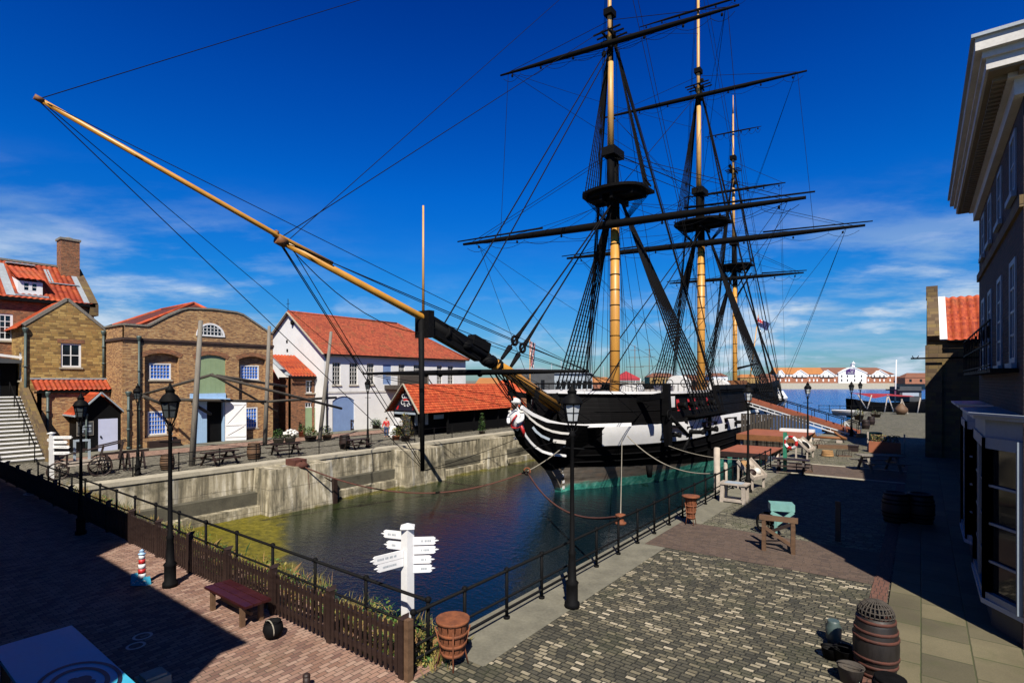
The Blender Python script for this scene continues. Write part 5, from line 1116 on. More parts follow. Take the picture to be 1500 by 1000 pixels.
# long guns run out on the near side
def gun(y, lab):
    x = SX+hb(y,1.1); b = MB(); b.lathe((x-1.2,y,1.08), [(.24,0),(.24,.5),(.19,.9),(.155,1.9),(.15,2.05),(.2,2.12),(.19,2.28),(.10,2.3)], 12, (1,0,.03)); return solo('cannon', b, M['iron'], lab, 'cannon', 'guns run out of the near side')
gun(37.6, 'black cannon muzzle in the open port right behind the anchor'); gun(40.65, 'black cannon muzzle in the second open port from the bow'); gun(43.7, 'black cannon muzzle under the foremast shrouds'); gun(52.85, 'black cannon muzzle amidships, farthest right of the run out guns')
# ================================================================ railings, fence, lamps
def rail(lab, p, q, n, hs=(1.0,.42,.18), r=.032):
    p, q = V(p), V(q); t = thing('iron_railing', p, lab, 'railing')
    for i in range(n+1):
        c = p.lerp(q, i/n); b = MB(); b.tube([c, c+V((0,0,hs[0]))], r*1.1, 7); b.ell(c+V((0,0,hs[0]+.02)), r*1.9, r*1.9, r*1.9, 8, 6); b.tube([c, c+V((0,0,.05))], r*2.2, 8); b.build('post', M['iron'], t)
    for h in hs: b = MB(); b.tube([p+V((0,0,h)), q+V((0,0,h))], r if h == hs[0] else r*.8, 7); b.build('rail', M['iron'], t)
RX = -6.95
rail('black tubular railing along the cobbled right quay edge', (RX,6.35,0), (RX,33.9,0), 21, (1.0,.44,.2))
rail('black railing behind the picket fence at the dock head', (RX-.05,6.75,0), (-33.2,6.75,0), 15, (1.08,.55))
rail('thin black railing along the left quay wall', (-32.5,8.2,0), (-32.5,34.2,0), 12, (1.0,.5), .026)
t = thing('picket_fence', (-20,6.12,0), 'dark brown picket fence along the head of the dock', 'fence')
x = -6.95; k = 0
while x > -45:
    b = MB(); b.box(x-.06,x+.06,6.06,6.18,0,1.0); b.prism([(x-.07,6.05,1.0),(x+.07,6.05,1.0),(x,6.12,1.06)], (0,.14,0)); b.build('post', M['wood_d'], t)
    x2 = x-2.06; b = MB(); b.bar((x-.06,6.12,.2),(x2+.06,6.12,.2),.05,.11); b.bar((x-.06,6.12,.74),(x2+.06,6.12,.74),.05,.09)
    m_ = 14
    for i in range(m_):
        c = lerp(x-.13, x2+.13, i/(m_-1)); h = .92+rnd.uniform(-.012,.012)
        b.add([(c-.035,6.075,.06),(c+.035,6.075,.06),(c+.035,6.075,h-.04),(c,6.075,h),(c-.035,6.075,h-.04),(c-.035,6.098,.06),(c+.035,6.098,.06),(c+.035,6.098,h-.04),(c,6.098,h),(c-.035,6.098,h-.04)],
              [(0,1,2,3,4),(9,8,7,6,5),(0,5,6,1),(1,6,7,2),(2,7,8,3),(3,8,9,4),(4,9,5,0)])
    b.build('picket_panel', M['wood_d'], t); x = x2
b = MB(); b.box(-6.86,-6.76,6.06,6.18,0,1.02); solo('fence_post', b, M['wood_m'], 'weathered wooden corner post where fence and railing meet', 'post')
def lamp(glass='lampglass'):
    t = thing('street_lamp', (0,0,0), 'black street lamp', 'street lamp')
    b = MB(); b.lathe((0,0,0), [(.17,0),(.17,.1),(.13,.14),(.13,.5),(.15,.54),(.10,.6),(.075,1.15),(.09,1.2),(.058,1.26),(.047,2.5),(.042,3.75),(.08,3.8),(.05,3.86),(.04,3.95)], 14); b.tube([(-.28,0,3.5),(.28,0,3.5)], .018, 6); b.build('post', M['iron'], t)
    b = MB(); b.torus((0,0,3.98), .13, .012, (0,1,0), 12, 5, PI*.0, PI); z0, z1, r0, r1 = 4.10, 4.48, .13, .20
    for k in range(6):
        a, c = PI/3*k, PI/3*(k+1); p = lambda r, z, a: V((r*math.cos(a), r*math.sin(a), z))
        b.bar(p(r0,z0,a), p(r1,z1,a), .024); b.bar(p(r0,z0,a), p(r0,z0,c), .024); b.bar(p(r1,z1,a), p(r1,z1,c), .03); b.bar(p((r0+r1)/2,(z0+z1)/2,a), p((r0+r1)/2,(z0+z1)/2,c), .014)
        b.tube([(0.04*math.cos(a),.04*math.sin(a),3.9), p(r0,z0,a)], .012, 5)
    b.lathe((0,0,4.48), [(.235,0),(.235,.03),(.16,.16),(.10,.2),(.10,.26),(.12,.27),(.06,.34),(.03,.4),(.035,.43),(.0,.46)], 12); b.build('lantern', M['iron'], t)
    b = MB()
    for k in range(6):
        a, c = PI/3*k, PI/3*(k+1); b.poly([p(r0-.004,z0,a), p(r0-.004,z0,c), p(r1-.004,z1,c), p(r1-.004,z1,a)])
    b.build('pane', M[glass], t); return t
LG = 'black lantern street lamps round the dock'
spread(lamp(), LG, [
    ((-6.15,10.3,0), .2, 1, 'black street lamp on the cobbles beside the right quay railing, nearest the viewpoint'),
    ((-6.2,25.7,0), .4, 1.0, 'black street lamp rising beside the goods display and the bleached table'),
    ((-6.1,41.0,0), .2, 1.0, 'black street lamp standing before the long gangway')])
spread(lamp('lampglass_d'), LG, [
    ((-14.55,5.42,0), .5, 1.0, 'black street lamp behind the picket fence beside the toy lighthouse'),
    ((-21.8,5.5,0), .1, .93, 'black street lamp in front of the entrance hut, at the shaded end of the fence'),
    ((-33.0,10.75,0), .3, .98, 'black street lamp on the left quay before the corner of the brick warehouse'),
    ((-33.1,25.7,0), .1, 1.06, 'black street lamp on the left quay before the white building'),
    ((-5.0,57.0,0), .3, 1.0, 'black street lamp at the foot of the gangway'),
    ((-5.4,71.0,0), .1, 1.0, 'black street lamp farthest along the right quay near the sea')])
def signpost(lab, loc, rz, h, arms):
    t = thing('signpost', (0,0,0), lab, 'signpost'); b = MB(); w_ = .088; b.box(-w_,w_,-w_,w_,-.2,h-.06); b.lathe((0,0,h-.06), [(.19,0),(.19,.03),(.02,.09)], 4); b.build('post', M['white'], t)
    for (a, z, L) in arms:
        d = V((math.cos(a), math.sin(a), 0)); n = V((-d.y, d.x, 0)); b = MB(); o = d*.1+V((0,0,z)); pr = [(0,-.075),(L-.1,-.075),(L-.06,-.05),(L-.085,-.02),(L,0),(L-.085,.02),(L-.06,.05),(L-.1,.075),(0,.075)]
        b.prism([o+d*x_+V((0,0,z_))-n*.016 for x_, z_ in pr], n*.032); ar_ = b.build('sign_arm', M['white'], t); b = MB(); x_ = .16
        while x_ < L-.16: w2 = rnd.uniform(.012,.03); [b.prism([o+d*x_+V((0,0,-.022))+n*q, o+d*(x_+w2)+V((0,0,-.022))+n*q, o+d*(x_+w2)+V((0,0,.018))+n*q, o+d*x_+V((0,0,.018))+n*q], n*.001) for q in (.0165,-.0175)]; x_ += w2+rnd.choice((.008,.008,.03))
        b.build('worn_lettering', M['lead'], ar_)
    t.rotation_euler.z = rz; t.location = loc; return t
def dirpx(du): return TH
ar = [(TH+.10,1.88,.50),(TH+.14,1.70,.50),(TH+.08,1.52,.42),(TH+.12,1.34,.43),(TH+PI-.35,1.98,.50),(TH+PI-.3,1.78,.42),(TH+PI+.75,1.66,.70),(TH+PI+.75,1.50,.62),(TH+PI-.25,1.38,.36)]
signpost('white wooden fingerpost with many arms at the near dock corner', (-7.95,7.12,0), 0, 2.2, ar)
signpost('white wooden fingerpost with arms at the far end of the picket fence', (-35.3,7.7,0), 0, 2.35, [(TH+.05,2.1,.95),(TH+.1,1.85,.7),(TH-.1,1.62,.95),(TH+.05,1.3,.85),(TH+PI-.5,1.95,.4),(TH+PI-.6,1.5,.4)])
# ================================================================ near left: bench, cauldron, lighthouse, board table
t = thing('park_bench', (-11.6,5.62,0), 'low maroon wooden bench against the picket fence', 'bench')
b = MB()
for k in range(3): b.box(-12.55,-10.75,5.35+.19*k,5.52+.19*k,.43,.48)
b.build('seat', M['bench_r'], t)
for (x, y) in ((-12.3,5.42),(-12.3,5.8),(-11.0,5.42),(-11.0,5.8)): b = MB(); b.bar((x,y,0),(x,y,.43),.085); b.build('leg', M['wood_m'], t)
b = MB(); b.bar((-12.3,5.61,.2),(-11.0,5.61,.2),.05,.07); b.build('stretcher', M['wood_m'], t)
t = thing('cauldron', (-10.05,5.55,0), 'round black cauldron with rope handle beside the maroon bench', 'pot')
b = MB(); b.lathe((-10.05,5.55,0), [(.05,.0),(.15,.04),(.19,.16),(.17,.28),(.13,.31),(.15,.33),(.13,.33),(.11,.26)], 18); b.build('body', M['iron'], t)
b = MB(); b.tube([V((-10.05+.18*math.cos(a),5.47,.17+.19*math.sin(a))) for a in [PI*i/10-.3 for i in range(11)]], .012, 5); b.build('handle', M['rope_l'], t)
lx, ly = G(208,856).x, G(208,856).y
t = thing('toy_lighthouse', (lx,ly,0), 'small red and white striped model lighthouse on blue wave base', 'ornament')
b = MB(); 
for k in range(5): b.mi = k % 2; z0, z1 = .17+.116*k, .17+.116*(k+1); b.lathe((lx,ly,z0), [(.085-.004*k,0),(.081-.004*k,.116)], 14)
b.build('tower', [M['white'], M['red']], t)
b = MB(); b.lathe((lx,ly,.75), [(.085,0),(.085,.02),(.05,.025),(.05,.08),(.065,.085),(.0,.13)], 12); b.build('lantern_room', M['ltblue'], t)
b = MB(); d = V((C_,S_,0)); o = V((lx,ly,0)); b.prism([o-d*.21+V((0,-.06,0)), o+d*.16+V((0,-.06,0)), o+d*.13+V((0,-.06,.2)), o-d*.0+V((0,-.06,.16)), o-d*.2+V((0,-.06,.28))], (0,.12,0)); wv = b.build('wave_base', M['blue_top'], t)
b = MB()
for k in range(4): b.tube([o-d*(.18-.09*k)+V((0,-.066,.03+.05*(k%2))), o-d*(.14-.09*k)+V((0,-.066,.08+.05*(k%2))), o-d*(.10-.09*k)+V((0,-.066,.05+.05*(k%2)))], .01, 5)
b.build('wave_crest', M['white'], wv)
# blue board table with ringed motif
tz = 1.0; pA = G(105,915,tz); Yb = 1.72
t = thing('board_table', (-9.2,(pA.y+Yb)/2,0), 'blue topped table with dark ringed emblem in the shaded corner', 'table')
b = MB(); b.box(pA.x,-6.9,Yb,pA.y,tz-.05,tz); top = b.build('tabletop', M['blue_top'], t)
ec = G(112,995,tz); b = MB()
for (r0, r1) in ((.50,.56),(.33,.40)):
    N = 40; b.add([V((ec.x+.12+r*math.cos(2*PI*i/N)*1.25, ec.y+r*.78*math.sin(2*PI*i/N), tz+.004)) for i in range(N) for r in (r0, r1)], [(2*i, 2*i+1, 2*((i+1)%N)+1, 2*((i+1)%N)) for i in range(N)])
for (ax, ay, r) in ((-.05,.05,.10),(.1,.08,.075),(.02,-.06,.07),(-.13,-.03,.06),(.12,-.06,.055)): b.poly([(ec.x+.12+ax+r*math.cos(2*PI*i/10)*1.2, ec.y+ay+r*math.sin(2*PI*i/10), tz+.0045+r*.01) for i in range(10)])
b.build('emblem', M['navy'], top)
for (x, y) in ((pA.x+.2,Yb+.12),(pA.x+.2,pA.y-.12),(-7.1,Yb+.12),(-7.1,pA.y-.12)): b = MB(); b.bar((x,y,0),(x,y,tz-.05),.09); b.build('leg', M['wood_d'], t)
b = MB(); b.box(pA.x+.1,-7,Yb+.06,pA.y-.06,tz-.16,tz-.05); b.build('apron', M['navy'], t)
for (u, v, r, lab) in ((209,931,.17,'pale chalk ring on the shaded paving, farther from the blue table'),(199,945,.16,'pale chalk ring on the shaded paving, nearer to the blue table'),(52,722,.42,'pale chalk ring in the deep shade by the far fence end'),(72,718,.36,'second pale chalk ring in the deep shade, closer to the far railing')):
    c = G(u, v, .006); b = MB(); N = 24; b.add([V((c.x+q*math.cos(2*PI*i/N), c.y+q*math.sin(2*PI*i/N), .007)) for i in range(N) for q in (r*.72, r)], [(2*i, 2*i+1, 2*((i+1)%N)+1, 2*((i+1)%N)) for i in range(N)]); solo('chalk_ring', b, M['offwhite'], lab, 'marking')
c = G(224,1003); b = MB(); b.box(c.x-.2,c.x+.2,c.y-.2,c.y+.2,0,.16); b.box(c.x-.15,c.x+.15,c.y-.15,c.y+.15,.16,.2); solo('stone_block', b, M['coping'], 'small pale stone block at the sunlit edge beside the blue table', 'stone')
c = G(449,1008); b = MB(); b.tube([c, c+V((0,0,.2))], .06, 8); b.ell(c+V((0,0,.21)), .065,.065,.045,8,6); solo('stump_post', b, M['wood_d'], 'short dark wooden stump on the brick paving near the fence', 'post')
# weeds and grasses between fence and water
b = MB(); cl_ = [(-6.9-26*rnd.random()**1.5, rnd.uniform(6.3,7.85), rnd.choice((0,0,1,2)), rnd.uniform(.5,1.3)) for _ in range(420)]
for i in range(15500):
    cx_, cy_, kind_, sz = rnd.choice(cl_); x = cx_+rnd.gauss(0,.16); y = min(7.95, max(6.22, cy_+rnd.gauss(0,.12))); p = V((x,y,0 if y < 7.25 else -.12)); a = rnd.uniform(0,2*PI); d = V((math.cos(a), math.sin(a), 0))
    if kind_ == 2:
        h = rnd.uniform(.03,.26)*sz; q = p+V((0,0,h)); L = rnd.uniform(.025,.06); n_ = V((rnd.gauss(0,1),rnd.gauss(0,1),rnd.gauss(0,.5))).normalized(); e = n_.cross(V((.3,.2,1))).normalized()*L*.5; b.mi = rnd.choice((1,1,2,0)); b.add([q-n_*L, q+e, q+n_*L, q-e], [(0,1,2,3)]); continue
    h = (.05+.36*rnd.random()**2)*sz*(1 if y > 6.5 else .6); ln = V((rnd.gauss(0,.45), rnd.gauss(0,.45), 0))*h; w_ = rnd.uniform(.005,.014); b.mi = (0 if rnd.random() < .75 else 3) if kind_ == 0 else rnd.choice((0,1,1,2,3))
    b.add([p-d*w_, p+d*w_, p+ln*.35+d*w_*.7+V((0,0,h*.6)), p+ln+V((0,0,h*rnd.uniform(.8,1.))), p+ln*.35-d*w_*.7+V((0,0,h*.6))], [(0,1,2,3,4)])
solo('waterside_grass', b, [M['leaf_y'], M['leaf'], M['leaf_d'], M['canvas']], 'dry yellow green weeds growing along the dock head behind the fence', 'grass')['kind'] = 'stuff'
# ================================================================ right quay furniture
def brazier(lab, loc, r, h, rim=1.0):
    t = thing('fire_basket', loc, lab, 'brazier'); o = V(loc); b = MB()
    for k in range(14): a = 2*PI*k/14; b.add([o+V((q*math.cos(a+s), q*math.sin(a+s), z)) for q, z in ((r*.62,.22),(r,h*.93)) for s in (-.19,.19)], [(0,1,3,2)])
    b.lathe(o, [(r*.3,.2),(r*.63,.2),(r*.63,.24),(r*.3,.24)], 16); b.build('basket', M['rust'], t)
    b = MB()
    for z in (.26,.45,.68,.93): q = lerp(r*.62, r, (z*h-.2)/(h-.2)); b.lathe(o+V((0,0,z*h-.025)), [(q,0),(q+.02,0),(q+.02,.05),(q,.05)], 20)
    if rim > 1: b.lathe(o+V((0,0,h-.02)), [(r*.8,0),(r*rim,.0),(r*rim,.05),(r*.8,.05)], 18)
    b.build('hoop', M['rust'], t)
    for k in range(4):
        a = PI/4+PI/2*k; d = V((math.cos(a), math.sin(a), 0)); b = MB(); b.tube([o+d*r*.95+V((0,0,0)), o+d*r*.72+V((0,0,.3)), o+d*(r+.015)+V((0,0,h*.8))], .014, 6); b.build('leg', M['rust'], t)
brazier('rusty iron fire basket by the railing, beside the fence corner', (-6.57,6.93,0), .29, .86)
brazier('rusty pedestal brazier with flat rim farther along the right railing', (G(1012,768).x,G(1012,768).y,0), .2, .98, 1.5)
c = G(909,767); b = MB(); b.lathe((c.x,c.y,0), [(.2,0),(.2,.06),(.12,.1),(.11,.22),(.18,.27),(.18,.33),(.08,.36)], 14); solo('mooring_bollard', b, M['rust'], 'squat rusty mooring bollard beside the right railing holding the red chain', 'bollard')
def cask(lab, loc, r, h, wood='brown', hoop='rust', s=1):
    t = thing('cask', loc, lab, 'barrel'); o = V(loc); b = MB(); pr = [(r*(.8+.2*math.sin(PI*i/8)), h*i/8) for i in range(9)]
    b.lathe(o, pr+[(r*.72,h),(r*.72,h-.04)], 20); b.build('staves', M[wood], t); b = MB()
    for f_ in (.06,.22,.34,.66,.78,.94): q = r*(.8+.2*math.sin(PI*f_))+.004; b.lathe(o+V((0,0,h*f_-.025)), [(q-.01,0),(q+.008,0),(q+.008,.05),(q-.01,.05)], 20)
    b.build('hoop', M[hoop], t); return t
bc = V((-.62,11.08,0))
cask('large dark cask with rusty hoops beside the flagstones in the foreground', bc, .34, 1.0, 'brown', 'hoop_d')
t = thing('lobster_pot', bc+V((0,0,1.0)), 'dark domed wicker lobster pot on top of the foreground cask', 'basket'); b = MB(); o = bc+V((0,0,1.0))
for k in range(12): a = PI*k/12; b.tube([o+V((.27*math.cos(a)*math.cos(q), .27*math.sin(a)*math.cos(q), .02+.24*math.sin(q))) for q in [PI*i/10 for i in range(11)]], .012, 5)
for q in (.05,.35,.7,1.05): b.torus(o+V((0,0,.02+.24*math.sin(q))), .27*math.cos(q), .012, (0,0,1), 18, 5)
b.ell(o+V((0,0,.1)), .2,.2,.1, 10, 6); b.build('wicker', M['spar'], t)
cask('small dark red keg lying low behind the foreground cask', (-.38,10.2,0), .24, .40, 'bench_r', 'iron')
c = G(1221,940); b = MB(); b.lathe((c.x,c.y,.0), [(.1,0),(.13,.1),(.14,.3),(.1,.38),(.1,.42)], 14); solo('stoneware_jar', b, M['pipe'], 'dark green glazed jar on the cobbles left of the foreground cask', 'jar')
for (u, v, lab, r) in ((1238,962,'black iron bucket at the foot of the foreground cask',.19),(1216,955,'low black iron pot leftmost beside the foreground cask',.15),(1246,990,'dark wicker creel at the bottom edge before the foreground cask',.2)):
    c = G(u, v+8); b = MB(); b.lathe((c.x,c.y,0), [(r*.75,0),(r,r*1.3),(r*1.05,r*1.35),(r*.9,r*1.3),(r*.7,.05)], 14); b.torus((c.x,c.y,r*1.3), r*.95, .012, (0,.6,1), 16, 5); solo('creel' if 'creel' in lab else 'bucket', b, M['spar' if 'creel' in lab else 'iron'], lab, 'basket' if 'creel' in lab else 'bucket')
c1 = G(1312,764); c2 = G(1348,766)
cask('dark half cask in the shade, left of a shaded pair', (c1.x,c1.y,0), .42, 1.05, 'wood_d', 'iron'); cask('dark half cask in the shade, right of a shaded pair', (c2.x,c2.y,0), .42, 1.05, 'wood_d', 'iron')
def trestle(p, q, h, mat, top, t, leg=.1):
    p, q = V(p), V(q); d = (q-p).normalized()
    b = MB(); b.bar(p-d*.12+V((0,0,h)), q+d*.12+V((0,0,h)), .12, .14); b.build('beam', M[top], t)
    for e in (p, q): b = MB(); b.bar(e+V((0,0,0)), e+V((0,0,h-.07)), leg); b.build('leg', M[mat], t)
    b = MB(); b.bar(p+V((0,0,h*.72)), q+V((0,0,.22)), .05, .09); b.build('brace', M[mat], t)
pa, pb = G(1119,806), G(1162,812); t = thing('timber_trestle', pa, 'brown timber trestle with cross braces at the edge of the big shadow', 'trestle'); trestle(pa, pb, .98, 'wood_m', 'wood_m', t)
off = V((-.15,.75,0)); b = MB(); b.bar(pa+off, pa+off+V((0,0,.9)), .09); b.bar(pb+off, pb+off+V((0,0,.9)), .09); b.bar(pa+off+V((0,0,.3)), pb+off+V((0,0,.7)), .05,.09); b.bar(pa+V((0,0,.25)), pa+off+V((0,0,.25)),.06); b.bar(pb+V((0,0,.25)), pb+off+V((0,0,.25)),.06); b.build('rear_frame', M['wood_d'], t)
ta, tb = G(1127,786), G(1170,790); t = thing('teal_handcart', ta, 'pale teal painted handcart body half lit beside the timber trestle', 'cart')
b = MB(); z = 1.0
b.bar(ta+V((0,0,z)), tb+V((-.15,.0,z)), .5, .22); b.build('tray', M['teal'], t)
b = MB(); b.bar(ta+V((.1,-.26,.85)), tb+V((-.1,-.3,.55)), .06,.1); b.bar(tb+V((-.1,-.3,.9)), ta+V((.2,-.3,.45)), .06,.1); b.bar(ta+V((.25,-.3,.2)), ta+V((.25,-.3,.7)), .07, .12); b.build('brace', M['teal'], t)
b = MB(); e = tb+V((1.0,.6,0)); b.bar(e, e+V((0,0,1.25)), .14); b.build('post', M['wood_d'], t); b = MB(); b.bar(ta+V((.0,.4,0)), ta+V((0,.4,.95)), .1); b.build('post', M['wood_d'], t)
b = MB(); b.torus(ta+V((-.1,.3,.36)), .34, .04, (0,1,0), 20, 6); [b.tube([ta+V((-.1,.3,.36)), ta+V((-.1+.34*math.cos(a),.3,.36+.34*math.sin(a)))], .02, 5) for a in [PI*i/4 for i in range(8)]]; b.build('wheel', M['iron'], t)
c = G(1073,737); t = thing('work_table', (c.x,c.y,0), 'small bleached wooden table with blue map top by the right railing', 'table')
b = MB(); b.box(c.x-.55,c.x+.55,c.y-.05,c.y+.65,.74,.8); b.build('tabletop', M['wood_b'], t)
b = MB(); b.box(c.x-.35,c.x+.35,c.y+.05,c.y+.55,.802,.81); b.build('map', M['bluewhite'], t)
for (x, y) in ((-.42,.06),(.42,.06),(-.42,.54),(.42,.54)): b = MB(); b.bar((c.x+x*1.05,c.y+y,0),(c.x+x*.95,c.y+y,.74),.14); b.build('leg', M['wood_b'], t)
b = MB(); b.box(c.x-.5,c.x+.5,c.y+.0,c.y+.12,.06,.16); b.box(c.x-.5,c.x+.5,c.y+.48,c.y+.6,.06,.16); b.build('foot_rail', M['wood_b'], t)
def display(lab, c, w_, mat, goods, yaw):
    t = thing('goods_display', c, lab, 'display stand'); q = Matrix.Rotation(yaw+R(52), 3, 'Z'); L = lambda x, y, z: V(c)+q@V((x,y,z))
    b = MB(); b.add([L(-w_,0,.45),L(w_,0,.45),L(w_,.75,1.15),L(-w_,.75,1.15),L(-w_,-.03,.51),L(w_,-.03,.51),L(w_,.72,1.21),L(-w_,.72,1.21)], [(0,1,2,3),(7,6,5,4),(0,4,5,1),(1,5,6,2),(2,6,7,3),(3,7,4,0)])
    for s in (-1,1): b.bar(L(s*w_,-.05,.55), L(s*w_,.72,1.28), .05,.14)
    b.bar(L(-w_,-.05,.55), L(w_,-.05,.55), .05,.14); b.build('tray', M[mat], t)
    for s in (-1, 1):
        b = MB(); b.bar(L(s*w_*.9,.05,0), L(s*w_*.9,.05,.45), .09); b.build('leg', M['wood_b'], t); b = MB(); b.bar(L(s*w_*.9,.7,0), L(s*w_*.9,.7,1.1), .09); b.build('leg', M['wood_b'], t)
    k = 0
    for (x, f_, rx, ry, h, mt) in goods:
        b = MB(); ctr = L(x*w_, f_*.75, .52+f_*.7+h*.3); rt = q @ Matrix.Rotation(R(43), 3, 'X'); b.ell(ctr, rx, ry, h*1.3, 12, 7, rt, .06); b.build('basket', M[mt], t)
    return t
display('tilted goods display tray of baskets and tan sack beside the lamp post', G(1112,716), .62, 'wood_b', [(-.45,.75,.28,.2,.14,'canvas'),(.4,.72,.25,.2,.08,'wood_b'),(-.3,.3,.24,.18,.1,'wood_d'),(.45,.3,.24,.18,.12,'offwhite')], TH-.2)
t = display('slanted display board with white sheet and bundled poles near the gangway', G(1188,671), .7, 'wood_b', [(-.5,.8,.2,.25,.05,'white'),(-.15,.4,.3,.3,.12,'iron'),(.6,.5,.2,.4,.06,'offwhite')], TH-.1)
def picnic(mat='wood_g'):
    t = thing('picnic_table', (0,0,0), 'picnic table', 'picnic table'); b = MB()
    for k in range(5): b.box(-.9,.9,-.36+.148*k,-.23+.148*k,.71,.75)
    b.build('tabletop', M[mat], t)
    for s in (-1, 1): b = MB(); b.box(-.9,.9,s*.72-.13,s*.72-.01,.42,.46); b.box(-.9,.9,s*.72+.01,s*.72+.13,.42,.46); b.build('seat', M[mat], t)
    for x in (-.6,.6):
        for s in (-1,1): b = MB(); b.bar((x,s*.68,0),(x+.0,s*.2,.71),.05,.11,(1,0,0)); b.build('leg', M[mat], t)
        b = MB(); b.bar((x+.05,-.78,.39),(x+.05,.78,.39),.045,.1); b.bar((x+.05,-.3,.67),(x+.05,.3,.67),.045,.1); b.build('bearer', M[mat], t)
    return t
g1, g2, g3, g4, g5 = G(1287,692), G(1156,694), G(322,681), G(418,667), G(523,658)
t = picnic(); t.location = (g1.x,g1.y+.6,0); t.rotation_euler.z = .5; t.scale = (1.2,)*3; t['label'] = 'pale weathered picnic table on the right quay at the edge of the shadow'
spread(picnic('wood_d'), 'dark wooden picnic tables on the quays', [
    ((g2.x,g2.y+.5,0), .1, 1.0, 'dark stained picnic table beside the green lifebuoy post'),
    ((g3.x,g3.y,0), PI/2+.2, 1.1, 'dark picnic table on the left quay before the open warehouse door'),
    ((g4.x,g4.y,0), PI/2-.2, 1.1, 'dark picnic table on the left quay next to the white flowers'),
    ((g5.x,g5.y,0), PI/2, 1.0, 'dark stained picnic table on the left quay before the blue boarded door')])
c = G(1150,690); t = thing('lifebuoy_post', (c.x,c.y,0), 'green post carrying red and white lifebuoy on the right quay', 'lifebuoy post')
b = MB(); b.bar((c.x,c.y,0),(c.x,c.y,2.15),.17); b.bar((c.x,c.y,1.95),(c.x+.35,c.y+.05,1.95),.12); b.build('post', M['green'], t)
b = MB(); dd_ = V((-.3,-.95,0)); cc = V((c.x+.3,c.y-.12,1.62))
for k in range(8): b.mi = k % 2; b.torus(cc, .31, .085, dd_, 4, 8, PI/4*k, PI/4*(k+1))
b.build('lifebuoy', [M['white'], M['red']], t)
c = G(1250,661); b = MB(); b.box(c.x-.3,c.x+.3,c.y-.2,c.y+.2,0,.42); b.box(c.x-.33,c.x+.33,c.y-.23,c.y+.23,.36,.44); solo('crate', b, M['wood_d'], 'small dark box alone on the sunlit setts', 'box')
# planter group behind the pale picnic table
c = G(1296,663); t = thing('planter_trough', (c.x,c.y,0), 'red brown planter box of dry shrubs behind the pale picnic table', 'planter')
b = MB(); b.box(c.x-.9,c.x+.9,c.y-.3,c.y+.4,0,.75); b.build('box', M['terracotta'], t)
b = MB()
for k in range(420):
    p = V((c.x+rnd.uniform(-.85,.85), c.y+rnd.uniform(-.25,.35), .72+rnd.uniform(0,.5))); d = V((rnd.gauss(0,1),rnd.gauss(0,1),rnd.gauss(.3,.6))).normalized()*.09; e = d.orthogonal().normalized()*.035; b.mi = rnd.choice((0,1,1,2)); b.add([p-e,p+d,p+e,p-d*.3],[(0,1,2,3)])
b.build('foliage', [M['leaf_y'], M['wood_m'], M['leaf_d']], t)
b = MB(); b.bar((c.x-1.0,c.y+.5,0),(c.x-1.0,c.y+.5,1.35),.09); b.build('corner_post', M['wood_b'], t); b = MB(); b.bar((c.x+1.1,c.y+.1,0),(c.x+1.1,c.y+.1,1.35),.09); b.build('corner_post', M['wood_b'], t)
c = G(1282,652); b = MB(); b.lathe((c.x,c.y,.0), [(.35,0),(.45,.95),(.47,1.0),(.4,1.0),(.38,.8)], 14); solo('tub', b, M['green'], 'green tub standing behind the red brown planter', 'tub')
# boarding platforms and gangway
def deckbox(lab, x0, x1, ya, yb, z, th, beam, deck):
    t = thing('boarding_platform', ((x0+x1)/2,(ya+yb)/2,0), lab, 'platform'); b = MB(); b.box(x0,x1,ya,yb,z-.06,z); b.build('deck', M[deck], t)
    b = MB(); b.bar((x0,ya-.06,z-th/2),(x1,ya-.06,z-th/2),.1,th); b.bar((x0,yb+.06,z-th/2),(x1,yb+.06,z-th/2),.1,th); b.build('beam', M[beam], t)
    b = MB()
    for x in (x0+.3, x1-.3):
        for y in (ya+.3, yb-.3): b.tube([(x,y,-3.5),(x,y,z-.06)], .12, 8)
    b.build('pile', M['wood_b'], t)
    return t
deckbox('low red decked boarding platform between quay and hull, nearer the bow', -10.4, -7.5, 35.9, 40.2, .45, .32, 'wood_d', 'deck_r')
t = deckbox('higher boarding platform with orange brown beam beside the hull', -11.6, -6.9, 44.6, 50, .80, .42, 'wood_o', 'deck_r')
b = MB()
for k in range(8): x = -10.4+.45*k; b.bar((x,44.9,.5),(x,44.9,-1.2),.05)
for z in (-.2,.2): b.bar((-10.5,44.9,z),(-7.2,44.9,z),.05)
b.build('lattice', M['wood_o'], t); b = MB(); b.box(-9.4,-6.9,49.2,50,.80,1.0); b.build('kerb', M['white'], t)
b = MB(); b.box(-13,-7.6,51.5,53.2,-1,.0); 
for k in range(22): x = -13+.25*k; b.box(x,x+.2,51.4,51.5,-1.5,2.0)
solo('timber_screen', b, M['spar'], 'dark grey plank screen between hull and quay behind the platforms', 'screen')
gA, gB = V((-14.3,59.2,2.95)), V((-4.6,58.0,.12)); d = (gB-gA); t = thing('gangway', (gB.x,gB.y,0), 'long sloping gangway with red sides and white rails up to the ship', 'gangway')
b = MB(); b.bar(gA, gB, 1.5, .1); b.build('walkway', M['deck_r'], t)
